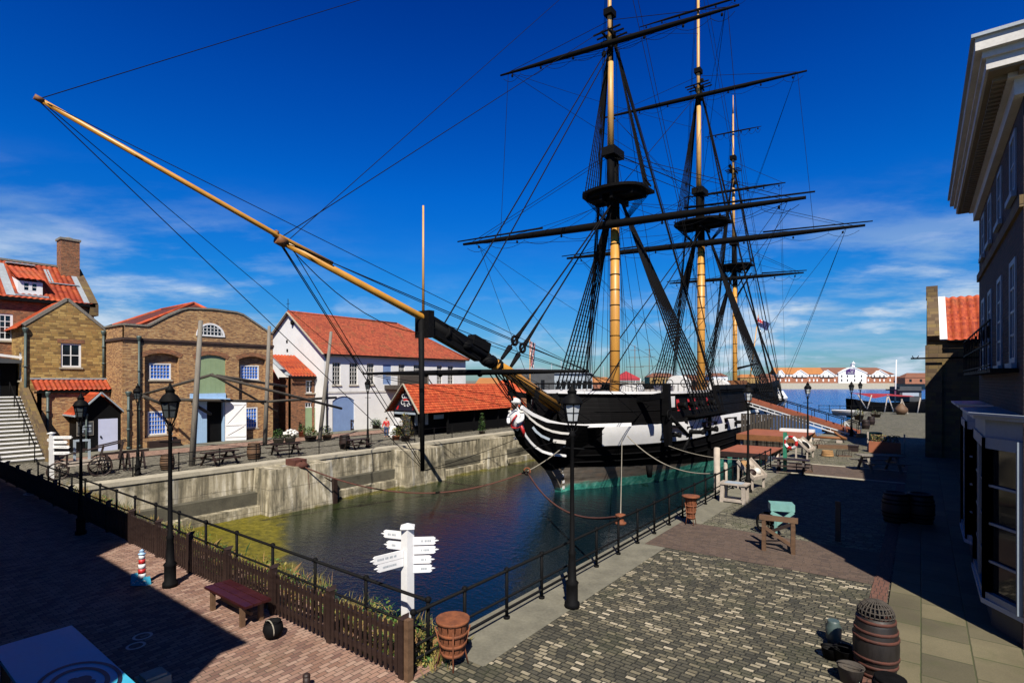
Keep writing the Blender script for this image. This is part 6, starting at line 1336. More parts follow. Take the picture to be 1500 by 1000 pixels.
for s, mt in ((-.8,'wood_o'),(.8,'deck_r')):
    o = V((0,s,0)); b = MB(); b.bar(gA+o+V((0,0,.15)), gB+o+V((0,0,.15)), .07, .34); b.build('side_board', M['deck_r'], t)
    b = MB(); b.bar(gA+o+V((0,-.03,-.12)), gB+o+V((0,-.03,-.12)), .06,.09); b.bar(gA+o+V((0,-.03,-.42)), gB+o+V((0,-.03,-.42)), .06,.09)
    for k in range(15): c = gA.lerp(gB, k/14)+o+V((0,-.03,0)); b.bar(c+V((0,0,-.42)), c+V((0,0,-.12)), .04)
    b.build('truss', M['white'], t)
    b = MB(); b.tube([gA+o+V((0,0,1.05)), gB+o+V((0,0,1.05))], .045, 6)
    for k in range(9): c = gA.lerp(gB, k/8)+o; b.tube([c, c+V((0,0,1.05))], .03, 5)
    b.build('handrail', M['black'], t)
b = MB(); b.bar(gB+V((.1,-.9,0)), gB+V((-.9,-.9,1.15)), .06); b.bar(gB+V((-.9,-.9,0)), gB+V((-.9,-.9,1.2)), .06); b.bar(gB+V((.3,-.85,.05)), gB+V((.3,-.85,1.15)), .06); b.build('end_frame', M['white'], t)
b = MB(); px_ = -8.65; b.tube([(px_,29.4,-3.5),(px_,29.4,1.4)], [.17,.16], 10); b.ell((px_,29.4,1.4),.16,.16,.06,10,6); solo('mooring_pile', b, M['wood_b'], 'pale round mooring pile rising from the dock beside the railing', 'pile')
# rusty anchors and timber at the foot of the gangway
t = thing('old_anchor', G(1218,647), 'rusty brown anchor lying on timber blocks at the foot of the gangway', 'anchor'); c = G(1218,647)
b = MB(); b.tube([c+V((-1.6,.2,.3)), c+V((.9,.0,.35))], [.09,.12], 8); b.tube([c+V((.3,-1.0,.9)), c+V((.8,-.5,.45)), c+V((.95,0,.32)), c+V((.8,.5,.3)), c+V((.3,1.0,.35))], [.05,.12,.15,.12,.05], 8); b.torus(c+V((-1.75,.2,.32)), .2,.04,(0,0,1),14,6); b.build('shank', M['wood_o'], t)
b = MB(); b.bar(c+V((-1.4,-.9,.45)), c+V((-1.3,1.2,.35)), .2,.22, taper=.7); b.build('stock', M['wood_o'], t); b = MB(); b.box(c.x-1.2,c.x-.8,c.y-.6,c.y+.6,0,.22); b.box(c.x+.4,c.x+.8,c.y-.6,c.y+.6,0,.22); b.build('timber_block', M['wood_b'], t)
def coil(lab, c, r, n_=5):
    b = MB()
    for k in range(n_): b.torus(V((c.x,c.y,.05+.075*k)), r*(1-.04*k), .045, (rnd.uniform(-.04,.04),rnd.uniform(-.04,.04),1), 20, 6)
    solo('rope_coil', b, M['canvas'], lab, 'rope')
coil('coil of tan rope on the setts beside the slanted display board', G(1212,668), .34); coil('coil of tan rope near the foot of the gangway', G(1262,640), .4, 4)
def baulk(lab, c, yaw, L, w_=.28, mat='wood_m'):
    d_ = V((math.cos(yaw), math.sin(yaw), 0)); b = MB(); b.bar(c-d_*L/2+V((0,0,w_/2)), c+d_*L/2+V((0,0,w_/2)), w_, w_); solo('timber_baulk', b, M[mat], lab, 'timber')
baulk('heavy brown timber baulk lying in front of the rusty anchor', G(1225,657), .5, 2.6); baulk('grey timber baulk lying along the quay edge behind the lifebuoy post', G(1128,663)+V((.5,0,0)), 1.5, 3.4, .3, 'wood_g'); baulk('red brown baulk by the gangway side', G(1232,633), .25, 3.2, .3, 'wood_o')
def creel(lab, c, yaw):
    q = Matrix.Rotation(yaw, 3, 'Z'); t = thing('lobster_creel', c, lab, 'creel'); L = lambda x, y, z: V(c)+q@V((x,y,z)); b = MB(); b.bar(L(-.4,0,.03), L(.4,0,.03), .5, .05); b.build('base', M['wood_m'], t); b = MB()
    for x in (-.38,0,.38): b.tube([L(x,.24*math.cos(a),.05+.36*math.sin(a)) for a in [PI*i/8 for i in range(9)]], .02, 5)
    for a in [PI*i/6 for i in range(7)]: b.tube([L(-.38,.24*math.cos(a),.05+.36*math.sin(a)), L(.38,.24*math.cos(a),.05+.36*math.sin(a))], .012, 4)
    b.build('hoop', M['spar'], t)
creel('lobster creel standing left of the small dark box', G(1236,668), .4); creel('lobster creel by the lamp before the gangway', G(1200,652), 1.2); creel('lobster creel beside the dark stained picnic table near the lifebuoy', G(1178,690), .2)
for (u, v, lab) in ((1268,628,'dark cask standing alone beyond the gangway foot'),(1276,622,'dark cask farther off near the dry yellow shrub')): c = G(u, v); cask(lab, (c.x,c.y,0), .38, .95, 'wood_d', 'iron')
# mooring chain, ring and ropes
ring = onX(772,690,-20.4); b = MB(); b.torus(ring, .22, .05, (.3,-1,.2), 18, 6); solo('mooring_ring', b, M['rust'], 'rusty iron ring hanging where the bow chains meet above the water', 'ring')
def line(name, pts, sag, r, mat, lab, cat):
    pts = [V(p) for p in pts]; p, q = pts[0], pts[-1]; N = 24; b = MB(); b.tube([p.lerp(q,i/N)-V((0,0,sag*4*(i/N)*(1-i/N))) for i in range(N+1)], r, 5); return solo(name, b, M[mat], lab, cat)
bl = G(909,767)+V((0,0,.28))
line('mooring_chain', [bl, ring], 1.05, .05, 'rope_red', 'red rusty mooring chain sagging from the bow ring to the right bollard', 'chain')
line('mooring_rope', [ring, onX(828,652,SX+1.8)], .12, .035, 'rope_l', 'pale rope from the bow ring up to the hull', 'rope')
wl_ = onX(437,684,QL+1.5); line('mooring_chain', [ring, wl_+V((.1,0,.15))], 1.55, .045, 'rope_red', 'long chain from the bow ring low across the water to the left wall', 'chain')
h0 = V((SX+3.9,33.5,1.15))
line('mooring_rope', [h0, bl], .25, .025, 'rope_l', 'thin pale rope dropping from the bow steeply to the right bollard', 'rope')
line('mooring_rope', [h0+V((.3,.2,.1)), (-8.5,29.4,.1)], .8, .035, 'rope_l', 'pale mooring rope sagging from the bow to the pale pile', 'rope')
line('mooring_rope', [(SX+5.6,37.0,.45), (-7.5,33.8,.4)], .35, .028, 'rope_l', 'upper pale mooring rope from the anchor port to the quay railing', 'rope')
b = MB(); p = wl_; b.box(p.x-.9,p.x+.1,p.y-.3,p.y+.5,-.12,.25); b.ell(p+V((.1,.2,.1)),.3,.4,.25,8,6,None,.2); b.tube([p+V((.2,.45,.1)), p+V((.32,.5,-1.2)), p+V((.4,.5,-2.9))], .06, 6); b.tube([p+V((.1,.2,.1)), onX(489,706,QL+1.9)], .035, 5); solo('chain_anchorage', b, M['rope_red'], 'heap of rusty chain on the left wall buttress hanging to the water', 'chain')
q = onX(490,735,QL+2.0); b = MB(); b.bar((q.x,q.y,-3.2),(q.x,q.y,-1.15),.26,.26); b.bar((q.x-.5,q.y,-1.3),(q.x,q.y,-1.3),.1); solo('fender_pile', b, M['wood_d'], 'short black timber pile beside the left wall buttress', 'pile')
# ================================================================ left quay: timber frames, casks, plants, cart, person
poles = [((281,682),(294,470),'leaning grey timber pole nearest the viewpoint before the pale blue doors'),((388,652),(394.5,478),'leaning grey timber pole at the right corner of the brick warehouse'),((468,647),(485,486),'leaning grey timber pole before the brick cottage')]
pp = []
for (u, v), (u2, v2), lab in poles:
    p = G(u, v); q = onX(u2, v2, p.x); b = MB(); b.tube([p, p.lerp(q,.5), q], [.17,.155,.12], 10); b.ell(q, .12,.12,.05,8,5); solo('timber_pole', b, M['wood_g'], lab, 'pole', 'grey poles on the left quay', base=p); pp.append((p, q))
spars = [((208,578),(311,548.5),'upper left grey spar of the raised frame'),((308,549),(500,598),'long grey spar sloping right down past the brick cottage'),((318,550),(420,566),'short upper grey spar towards the warehouse corner'),((257,585),(392,588),'middle horizontal grey spar between the first two poles'),((391,588),(492,582),'horizontal spar with black tip beyond the second pole'),((282,591),(308,606),'short stub spar crossing the nearest pole'),((210,580),(258,600),'lower left grey spar below the upper spar'),((316,551),(405,602),'diagonal grey spar under the long sloping spar')]
XS = [(-45.25,-37.5),(-37.4,-37.6),(-37.6,-44.6),(-38.6,-38.9),(-38.4,-39.6),(-34.2,-34.6),(-37.2,-38.2),(-37.7,-45.2)]
for k, (a, c, lab) in enumerate(spars):
    p = onX(*a, XS[k][0]); q = onX(*c, XS[k][1]); b = MB(); b.tube([p,q], .10 if k != 7 else .085, 8); b.ell(q,.10,.10,.10,8,6); solo('timber_spar', b, M['spar'], lab, 'spar', 'grey spars lashed to the poles', base=p)
cask3 = [(G(372,672.5),'brown cask beside the foot of the second timber pole',.42,1.05),(G(245,688),'short red brown cask below the lower left warehouse window',.36,.85),(G(505,657),'dark cask by the picnic table near the white building',.4,1.0)]
for p, lab, r, h in cask3: cask(lab, (p.x,p.y,0), r, h, 'wood_m' if 'brown' in lab else 'wood_d', 'iron')
def plant(lab, c, w_, h, pot, mats, n=260, pr=.32, ph=.4, flower=0):
    t = thing('potted_plant', c, lab, 'plant'); o = V(c); b = MB(); b.lathe(o, [(pr*.75,0),(pr,ph),(pr*1.06,ph),(pr*.9,ph-.05)], 14); b.build('pot', M[pot], t); b = MB()
    for k in range(n):
        th = rnd.uniform(0,2*PI); q = rnd.random()**.5; zz = rnd.random(); p = o+V((w_*q*math.cos(th)*(1-.3*zz), w_*q*math.sin(th)*(1-.3*zz), ph+zz*h*(1-.5*q*q))); d = V((math.cos(th)*.7+rnd.gauss(0,.4), math.sin(th)*.7+rnd.gauss(0,.4), rnd.gauss(.5,.4))).normalized()*.13; e = d.cross(V((0,0,1))).normalized()*.05 if d.cross(V((0,0,1))).length > .01 else V((.05,0,0)); b.mi = rnd.randrange(len(mats)); b.add([p, p+d*.5+e, p+d, p+d*.5-e], [(0,1,2,3)])
    b.build('foliage', [M[m_] for m_ in mats], t)
    if flower:
        b = MB()
        for k in range(flower): th = rnd.uniform(0,2*PI); q = rnd.random()**.5*w_; b.ell(o+V((q*math.cos(th), q*math.sin(th), ph+h*(1-.5*(q/w_)**2)+rnd.uniform(-.12,.06))), .11,.11,.08, 7, 5)
        b.build('blossom', M['flower'], t)
    return t
P_ = lambda u, v: tuple(G(u, v))
plant('wooden tub of bright green leaves left of the white flowers', P_(408,652), .5, .75, 'wood_g', ['leaf','leaf','leaf_d'], 300, .42, .55)
plant('wooden tub of white flowers on the left quay', P_(425,651), .55, .6, 'wood_g', ['leaf','leaf_d'], 220, .42, .55, 46)
plant('terracotta pot with small shrub beside the sage green door', P_(442,640), .35, .7, 'terracotta', ['leaf','leaf_d'], 200, .3, .5)
plant('dark trough of bushy greenery below the sage green door', P_(455,646), .65, .9, 'wood_d', ['leaf','leaf','leaf_y'], 360, .5, .4)
plant('leafy pot by the foot of the pole before the blue boarded door', P_(479,644), .5, .9, 'wood_m', ['leaf','leaf_d','leaf_y'], 300, .4, .4)
plant('low green pot plant beside the dark lattice by the white building', P_(551,628), .7, .7, 'wood_d', ['leaf','leaf','leaf_d'], 300, .4, .4)
plant('tall brownish bush standing before the shed gable', P_(594,646), .75, 2.1, 'wood_d', ['leaf_d','leaf_y','wood_m'], 700, .4, .4)
plant('fresh green plant at the corner of the shed terrace', P_(580,644), .55, .7, 'terracotta', ['leaf','leaf_y'], 300, .35, .35)
plant('climbing green plant by the shed veranda post', P_(706,636), .35, 1.7, 'wood_d', ['leaf','leaf_d'], 420, .3, .3)
c = G(531,629); b = MB(); b.box(c.x-.05,c.x+.05,c.y-1.4,c.y+1.4,.1,.2); b.box(c.x-.05,c.x+.05,c.y-1.4,c.y+1.4,.95,1.05)
for k in range(12): y = c.y-1.4+k*.25; b.bar((c.x,y,.15),(c.x,y+.3,1.0),.04); b.bar((c.x,y+.3,.15),(c.x,y,1.0),.04)
for y in (-1.4,0,1.4): b.bar((c.x,c.y+y,0),(c.x,c.y+y,1.1),.1)
solo('lattice_screen', b, M['wood_d'], 'dark lattice screen before the wall of the white building', 'screen')
for (a, z0, lab) in ((onX(250,653,-44.95),0,'white carved baluster left of the warehouse doorway'),(onX(351,640,-44.95),0,'white carved baluster right of the warehouse doorway')):
    b = MB(); b.lathe((a.x,a.y,.05), [(.2,0),(.2,.1),(.1,.16),(.16,.45),(.09,.75),(.15,.95),(.09,1.05),(.13,1.1),(.13,1.2),(.05,1.28)], 12); solo('baluster', b, M['white'], lab, 'ornament')
# handcart and trestles before the hut
c = G(120,697); t = thing('handcart', (c.x,c.y,0), 'two wheeled wooden handcart with raised shafts before the entrance hut', 'cart')
ux = V((.25,.97,0)); vx = V((.97,-.25,0))
b = MB(); b.bar(c-ux*1.0+V((0,0,.62)), c+ux*1.0+V((0,0,.72)), 1.0, .08); b.bar(c-ux*1.0-vx*.0+V((0,0,.75)), c+ux*.95+V((0,0,.85)), .9,.05); b.build('bed', M['wood_b'], t)
for s in (-.6,.6):
    o = c+vx*s+ux*.75+V((0,0,.5)); b = MB(); b.torus(o, .5, .045, vx, 22, 6); b.lathe(o-vx*.08, [(.09,0),(.09,.16)], 8, vx)
    for k in range(10): a = 2*PI*k/10; b.tube([o, o+(ux*math.cos(a)+V((0,0,1))*math.sin(a))*.48], .022, 5)
    b.build('wheel', M['wood_d'], t)
    o = c+vx*s-ux*.95+V((0,0,.42)); b = MB(); b.torus(o, .42, .045, vx, 22, 6)
    for k in range(10): a = 2*PI*k/10; b.tube([o, o+(ux*math.cos(a)+V((0,0,1))*math.sin(a))*.40], .02, 5)
    b.build('wheel', M['wood_d'], t)
    b = MB(); b.bar(c+vx*s*.8-ux*.9+V((0,0,1.15)), c+vx*s*.8+ux*1.9+V((0,0,1.75)), .07); b.bar(c+vx*s*.8-ux*.6+V((0,0,.7)), c+vx*s*.8-ux*.6+V((0,0,1.2)), .07); b.bar(c+vx*s*.8+ux*.7+V((0,0,.7)), c+vx*s*.8+ux*.9+V((0,0,1.5)), .06); b.bar(c+vx*s*.8+ux*1.55+V((0,0,.75)), c+vx*s*.8+ux*1.75+V((0,0,1.7)), .06); b.build('shaft', M['wood_d'], t)
b = MB(); b.bar(c-ux*.3-vx*.2+V((0,0,.8)), c-ux*.3-vx*.2+V((0,0,1.9)), .1); b.bar(c+ux*.3-vx*.2+V((0,0,.8)), c+ux*.3-vx*.2+V((0,0,1.9)), .1); b.bar(c-ux*.3-vx*.2+V((0,0,1.85)), c+ux*.35-vx*.2+V((0,0,1.85)), .1); b.build('frame', M['bluewhite'], t)
for (u, v, lab) in ((172,690,'dark A frame sawhorse right of the handcart'),(194,687,'dark A frame sawhorse next to the lamp before the warehouse corner')):
    c = G(u, v); b = MB(); 
    for yy in (-.5,.5):
        for s in (-1,1): b.bar(c+V((s*.38,yy,0)), c+V((s*.05,yy,1.0)), .08)
        b.bar(c+V((-.28,yy,.35)), c+V((.28,yy,.35)), .06)
    b.bar(c+V((0,-.8,1.02)), c+V((0,.8,1.02)), .12,.12); solo('sawhorse', b, M['wood_d'], lab, 'sawhorse')
# person in a red jacket by the shed
pc = G(566,640); t = thing('person', pc, 'person in red jacket and blue trousers standing beside the shed gable', 'person')
W_ = lambda x, y, z: V((pc.x+x*C_-y*S_*0, pc.y+x*S_+y, z))
sk = [(W_(0,0,.92),.12),(W_(0,0,1.12),.12),(W_(0,.0,1.36),.14),(W_(0,0,1.47),.055),(W_(0,-.01,1.56),.085),(W_(0,-.01,1.66),.085),
      (W_(.19,0,1.38),.06),(W_(.27,-.02,1.12),.045),(W_(.24,-.16,.92),.035),(W_(.23,-.2,.85),.03),(W_(-.19,0,1.38),.06),(W_(-.27,-.02,1.12),.045),(W_(-.24,-.14,.92),.035),(W_(-.23,-.18,.85),.03),
      (W_(.1,0,.84),.09),(W_(.11,-.03,.47),.06),(W_(.11,.02,.09),.04),(W_(.12,-.14,.04),.035),(W_(-.1,0,.84),.09),(W_(-.12,-.02,.47),.06),(W_(-.12,.03,.09),.04),(W_(-.13,-.12,.04),.035)]
ed = [(0,1),(1,2),(2,3),(3,4),(4,5),(2,6),(6,7),(7,8),(8,9),(2,10),(10,11),(11,12),(12,13),(0,14),(14,15),(15,16),(16,17),(0,18),(18,19),(19,20),(20,21)]
skin_obj('body', sk, ed, M['skin'], t)
k = lambda i, g=.02: (sk[i][0], sk[i][1]+g)
skin_obj('jacket', [k(0,.035),k(1,.035),k(2,.03),(sk[3][0]-V((0,0,.03)),.06),k(6),k(7),k(8,.018),k(10),k(11),k(12,.018)], [(0,1),(1,2),(2,3),(2,4),(4,5),(5,6),(2,7),(7,8),(8,9)], M['red'], t)
skin_obj('trousers', [(sk[0][0]-V((0,0,.06)),.14),k(14,.025),k(15,.02),k(16,.025),k(18,.025),k(19,.02),k(20,.025)], [(0,1),(1,2),(2,3),(0,4),(4,5),(5,6)], M['denim'], t)
b = MB(); b.ell(W_(0,.02,1.67), .10,.105,.10, 10, 7); b.build('hair', M['hair'], t); b = MB(); b.ell(W_(0,-.105,1.58), .018,.03,.03,6,5); b.build('nose', M['skin'], t)
c = G(574,640); b = MB(); b.bar(c+V((0,0,.0)), c+V((.05,.2,1.0)), .5,.04,(0,1,0)); b.prism([c+V((-.3,-.1,.15)), c+V((.3,.1,.15)), c+V((.3,.25,.95)), c+V((-.3,.05,.95))], (0,.04,0)); solo('menu_board', b, M['white'], 'white board standing beside the person by the shed', 'board')
c = onY(584,616,32.3); b = MB(); b.prism([(c.x-.6,32.25,1.05),(c.x+.55,32.25,.95),(c.x+.6,32.25,1.35),(c.x+.1,32.25,1.68),(c.x-.6,32.25,1.7)], (0,.04,0)); solo('shed_banner', b, M['white'], 'white curved banner under the shed gable beside the bush', 'banner')
# flags
def flag(lab, p, q, w_, drop, mats, pat):
    t = thing('flagpole', p, lab, 'flagpole'); b = MB(); b.tube([p,q], [.06,.04], 8); b.ell(q,.08,.08,.08,8,6); b.build('pole', M['yellow'], t)
    fl_(t, V(q)-V((0,0,.15)), w_, drop, pat); return t
def fl_(par, o, w_, drop, pat, n=(10,14)):
    b = MB(); rows = []
    for j in range(n[1]+1):
        rows.append([o + V((C_,S_,0))*(w_*i/n[0]*(1-.25*j/n[1])) + V((S_,-C_,0))*(.12*math.sin(i*1.5+j*.35)) - V((0,0, drop*j/n[1] + .45*w_*(i/n[0]))) for i in range(n[0]+1)])
    for j in range(n[1]):
        for i in range(n[0]): b.mi = pat(i/n[0], j/n[1]); b.add([rows[j][i],rows[j][i+1],rows[j+1][i+1],rows[j+1][i]], [(0,1,2,3)], True)
    return b.build('flag', [M['red'], M['white'], M['navyblue']], par)
M['navyblue'] = pm('navy_flag_cloth', (.012,.02,.10), .85, .1, 3)
def jack(x, y):
    if abs(x-.5) < .1 or abs(y-.5) < .1: return 0
    if abs(x-.5) < .18 or abs(y-.5) < .18: return 1
    d_ = min(abs(x-y), abs(x+y-1)); return 0 if d_ < .06 else 1 if d_ < .16 else 2
fp = onX(777,590,-30.9); ft = onX(776,497,-30.9)
flag('yellow flagpole on the left quay with limp red white and blue flag', V((fp.x,fp.y,0)), ft, .55, 2.5, None, lambda x, y: (2,1,0,1,2)[int(((x*1.6+y*1.1) % 1)*5)])
so_ = V((X+.62,85.7,14.3)); b = MB()
o = thing('ensign', so_, 'dark blue ensign with red corner flying from the ship stern', 'flag'); fl_(o, so_, 1.9, 1.1, lambda x, y: (jack(x*2, y*2) if x < .5 and y < .5 else 2), (12,10))
# ================================================================ far side: sea, boats, hotel, town
def Q(l, d, z): return V((-d*S_+l*C_, d*C_+l*S_, z))
def Lp(u, d): return (u-750)/F*d
def zpx(v, d): return H-(v-HZ)/F*d
def loc_(b): b.v = [Q(p.x, p.y, p.z) for p in b.v]; return b
def lbox(b, u0, u1, v0, v1, d, th=8): b.box(Lp(u0,d), Lp(u1,d), d, d+th, zpx(v1,d), zpx(v0,d))
b = MB(); b.box(-900,700,484,2500,-4,2.2); loc_(b); struct('far_shore', b, M['far_roof_b'] if False else M['conc_edge'])
b = MB(); b.box(Lp(1120,483),Lp(1500,483),482,486,-4,2.6); loc_(b); struct('far_quay_wall', b, M['coping'])
D0 = 490.; ho = Q(Lp(1223,D0), D0, 2.4)
t = thing('waterfront_hotel', ho, 'long white gabled hotel with orange and brown roof across the water', 'hotel')
zb, zm, ze, zr = 2.4, zpx(551.5,D0), zpx(548,D0), zpx(538,D0)
b = MB(); b.box(Lp(1138,D0),Lp(1309,D0),D0,D0+14,zm,ze); loc_(b); b.build('upper_wall', M['stucco'], t)
b = MB(); b.box(Lp(1138,D0),Lp(1309,D0),D0-.05,D0+14,zb,zm); loc_(b); b.build('brick_wall', M['far_brick'], t)
def roofseg(u0, u1, mat, hipr=False):
    b = MB(); x0, x1 = Lp(u0,D0), Lp(u1,D0); xr = x1-(12 if hipr else 0)
    b.poly([(x0,D0-.6,ze),(x1,D0-.6,ze),(xr,D0+7,zr),(x0,D0+7,zr)]); b.poly([(x0,D0+14,ze),(x1,D0+14,ze),(xr,D0+7,zr),(x0,D0+7,zr)])
    if hipr: b.poly([(x1,D0-.6,ze),(x1,D0+14,ze),(xr,D0+7,zr)])
    loc_(b); return b.build('roof', M[mat], t)
roofseg(1137,1208,'far_roof_o')['label'] = 'orange left part of the roof'; roofseg(1208,1311,'far_roof_b',True)['label'] = 'brown right part of the roof'
def gable(u0, u1, vap, veave, vb, nw, lab=None):
    b = MB(); x0, x1 = Lp(u0,D0), Lp(u1,D0); xm = (x0+x1)/2; y = D0-1.2
    b.prism([(x0,y,zpx(vb,D0)),(x1,y,zpx(vb,D0)),(x1,y,zpx(veave,D0)),(xm,y,zpx(vap,D0)),(x0,y,zpx(veave,D0))], (0,6,0)); loc_(b); g_ = b.build('gable', M['stucco'], t)
    b = MB(); b.bar((x0-.6,y-.3,zpx(veave,D0)-.2),(xm,y-.3,zpx(vap,D0)+.3),.7,.45,(0,1,0)); b.bar((x1+.6,y-.3,zpx(veave,D0)-.2),(xm,y-.3,zpx(vap,D0)+.3),.7,.45,(0,1,0)); loc_(b); b.build('bargeboard', M['white'], g_)
    return g_
for (u0,u1) in ((1138,1148),(1161,1182),(1201,1221),(1276,1299)): gable(u0,u1,542.5,549,552,2)
mg = gable(1227,1268,537.5,546,561,4)
b = MB(); lbox(b,1248,1252,533,538.5,D0-1,2.4); b.lathe((Lp(1250,D0),D0,zpx(533,D0)), [(2.,0),(1.2,1.0),(.15,2.2),(.1,2.8)], 8); loc_(b); b.build('cupola', M['white'], t)
k = 0
for u in [1143,1151,1156,1167,1175,1186,1192,1197,1206,1214,1223,1233,1241.5,1252,1262,1272,1281,1289,1295,1304]:
    for (v0, v1) in ((549.2,552.3),(555,558.6)):
        dd_ = D0-1.3 if 1227 < u < 1268 or (v0 < 550 and any(a < u < c for a, c in ((1138,1148),(1161,1182),(1201,1221),(1276,1299)))) else D0-.12
        b = MB(); lbox(b,u-1.0,u+1.0,v0,v1,dd_,.2); loc_(b); b.build('window', M['dgrey' if v0 < 550 or 1227 < u < 1268 else 'white'], t)
b = MB(); lbox(b,1239.5,1252.5,540.3,547.6,D0-1.7,.4); loc_(b); sg = b.build('sign_panel', M['purple'], t)
b = MB(); b.torus((Lp(1246,D0),D0-1.9,zpx(542.8,D0)), 1.0, .22, (0,1,0), 14, 6, -.6, PI*1.15); loc_(b); b.build('crescent_moon', M['white'], sg)
def textobj(txt, size, pos, yaw, mat, par):
    cu = bpy.data.curves.new('lettering', 'FONT'); cu.body = txt; cu.size = size; cu.align_x = 'CENTER'; cu.align_y = 'CENTER'; cu.extrude = .01
    tmp = bpy.data.objects.new('tmp', cu); me = bpy.data.meshes.new_from_object(tmp); bpy.data.objects.remove(tmp)
    Mx = Matrix.Translation(V(pos)-WL[par]) @ Matrix.Rotation(yaw, 4, 'Z') @ Matrix.Rotation(R(90), 4, 'X'); me.transform(Mx); me.materials.append(mat)
    o = bpy.data.objects.new('lettering', me); COL.objects.link(o); o.parent = par; WL[o] = WL[par].copy(); return o
textobj('Premier Inn', 1.55, Q(Lp(1246,D0), D0-1.95, zpx(546.0,D0)), TH, M['white'], sg)
# low buildings right of the hotel and along the far town
def house(u0, u1, d, vb, ve, vr, wall, roof, lab, th=10, cat='building', name='far_building', win=3):
    c = Q(Lp((u0+u1)/2,d), d, max(0,zpx(vb,d))); t = thing(name, c, lab, cat); b = MB(); x0, x1 = Lp(u0,d), Lp(u1,d); z0, ze_, zr_ = zpx(vb,d), zpx(ve,d), zpx(vr,d)
    b.box(x0,x1,d,d+th,z0,ze_); loc_(b); b.build('wall', M[wall], t); b = MB(); o = .02*(x1-x0)
    hip = min((x1-x0)*.2, th*.5)
    b.add([(x0-o,d-.4,ze_),(x1+o,d-.4,ze_),(x1+o,d+th+.4,ze_),(x0-o,d+th+.4,ze_),(x0+hip,d+th/2,zr_),(x1-hip,d+th/2,zr_)], [(0,1,5,4),(1,2,5),(2,3,4,5),(3,0,4)]); loc_(b); b.build('roof', M[roof], t)
    for k in range(win):
        x = lerp(x0, x1, (k+.5)/win); b = MB(); b.box(x-.04*(x1-x0), x+.04*(x1-x0), d-.08, d-.01, lerp(z0,ze_,.3), lerp(z0,ze_,.75)); loc_(b); b.build('window', M['glass'], t)
    return t
house(1326,1372,470,562,553,546,'far_brick','far_roof_b','low brown roofed brick building right of the hotel across the water')
house(1306,1330,600,562,555,551,'far_brick','far_roof_b','small distant brick building at the right end of the hotel')
house(744,812,98,596,543,538,'dgrey','lead','dark grey clad quay shed with pale roof behind the bowsprit',14,win=2)
house(690,738,84,600,572,553,'brick_r','far_roof_o','orange roofed brick house behind the end of the black shed',9)
house(722,772,78,602,578,557,'brick_r','shed_tile','orange roofed low house just left of the figurehead',7)
house(806,868,112,590,547,541,'bluewhite','lead','pale quay building with tall windows behind the foremast shrouds',12,win=8)
house(862,900,150,585,560,552,'far_brick','far_roof_o','small red roofed building behind the foremast',8)
house(952,992,300,565,552,546,'stone','far_roof_b','flat brown distant building left of the mainmast',12)
house(1000,1032,330,565,553,549,'far_brick','far_roof_b','distant brick terrace right of the mainmast',10); house(1040,1066,320,565,551,546,'stucco','far_roof_b','distant white building seen beside the mizzen mast',10); house(1084,1112,340,565,553,548,'stone','far_roof_o','distant stone building under the ensign',10); house(1114,1136,420,563,552,547,'far_brick','far_roof_b','distant brick house left of the hotel',10)
t = thing('marquee', Q(Lp(920,130),130,0), 'dark red pyramid marquee standing behind the ship forecastle', 'tent'); d = 130; b = MB(); x0, x1 = Lp(903,d), Lp(938,d); z1, z2 = zpx(554,d), zpx(543,d); xm = (x0+x1)/2
b.add([(x0,d,z1),(x1,d,z1),(x1,d+5.5,z1),(x0,d+5.5,z1),(xm,d+2.7,z2),(x0,d,z1-.5),(x1,d,z1-.5)], [(0,1,4),(1,2,4),(2,3,4),(3,0,4),(0,5,6,1)]); loc_(b); b.build('canopy', M['darkred'], t); b = MB()
for x in (x0,x1):
    for y in (d,d+5.5): b.tube([(x,y,0),(x,y,z1)], .08, 6)
loc_(b); b.build('pole', M['white'], t)
# yachts in the marina, and the far square rigger
def yacht(u, vtop, d, lab, tall=False):
    c = Q(Lp(u,d), d, WZ); t = thing('moored_yacht' if not tall else 'distant_tall_ship', c, lab, 'yacht' if not tall else 'ship'); L = 5.5 if not tall else 13; b = MB(); xc = Lp(u,d)
    n_ = 8; rows = []
    for i in range(n_+1):
        s = i/n_; w_ = 1.5*math.sin(PI*min(1,s*.9+.1))**.7*(2 if tall else 1); y = d
        rows.append([V((xc+L*(2*s-1), d-w_, WZ+1.5+.5*(2*s-1)**2)), V((xc+L*(2*s-1)*.9, d-w_*.7, WZ)), V((xc+L*(2*s-1)*.9, d+w_*.7, WZ)), V((xc+L*(2*s-1), d+w_, WZ+1.5+.5*(2*s-1)**2)), V((xc+L*(2*s-1), d-w_, WZ+1.5+.5*(2*s-1)**2))])
    b.grid(rows, True); loc_(b); b.build('hull', M['white' if not tall else 'black'], t)
    b = MB(); b.box(xc-L*.35,xc+L*.3,d-.9,d+.9,WZ+1.4,WZ+2.2); loc_(b); b.build('cabin', M['white'], t)
    zt = zpx(vtop, d); b = MB(); b.tube([(xc,d,WZ+1),(xc,d,zt)], .10 if not tall else .22, 6)
    if not tall: b.tube([(xc,d,WZ+3),(xc-L*.6,d,WZ+3.1)], .09, 6)
    if tall:
        for z, hw in ((.55,5.5),(.75,4.2),(.9,2.8)): b.tube([(xc-hw,d,lerp(WZ,zt,z)),(xc+hw,d,lerp(WZ,zt,z))], .14, 6)
    loc_(b); b.build('mast', M['lead' if not tall else 'wood_m'], t)
    if not tall:
        b = MB(); 
        for s in (-1,1): b.tube([(xc+s*L,d,WZ+1.9),(xc,d,zt-.5)], .035, 4)
        loc_(b); b.build('stay', M['lead'], t)
yl = 'white moored yacht with bare mast in the marina, '
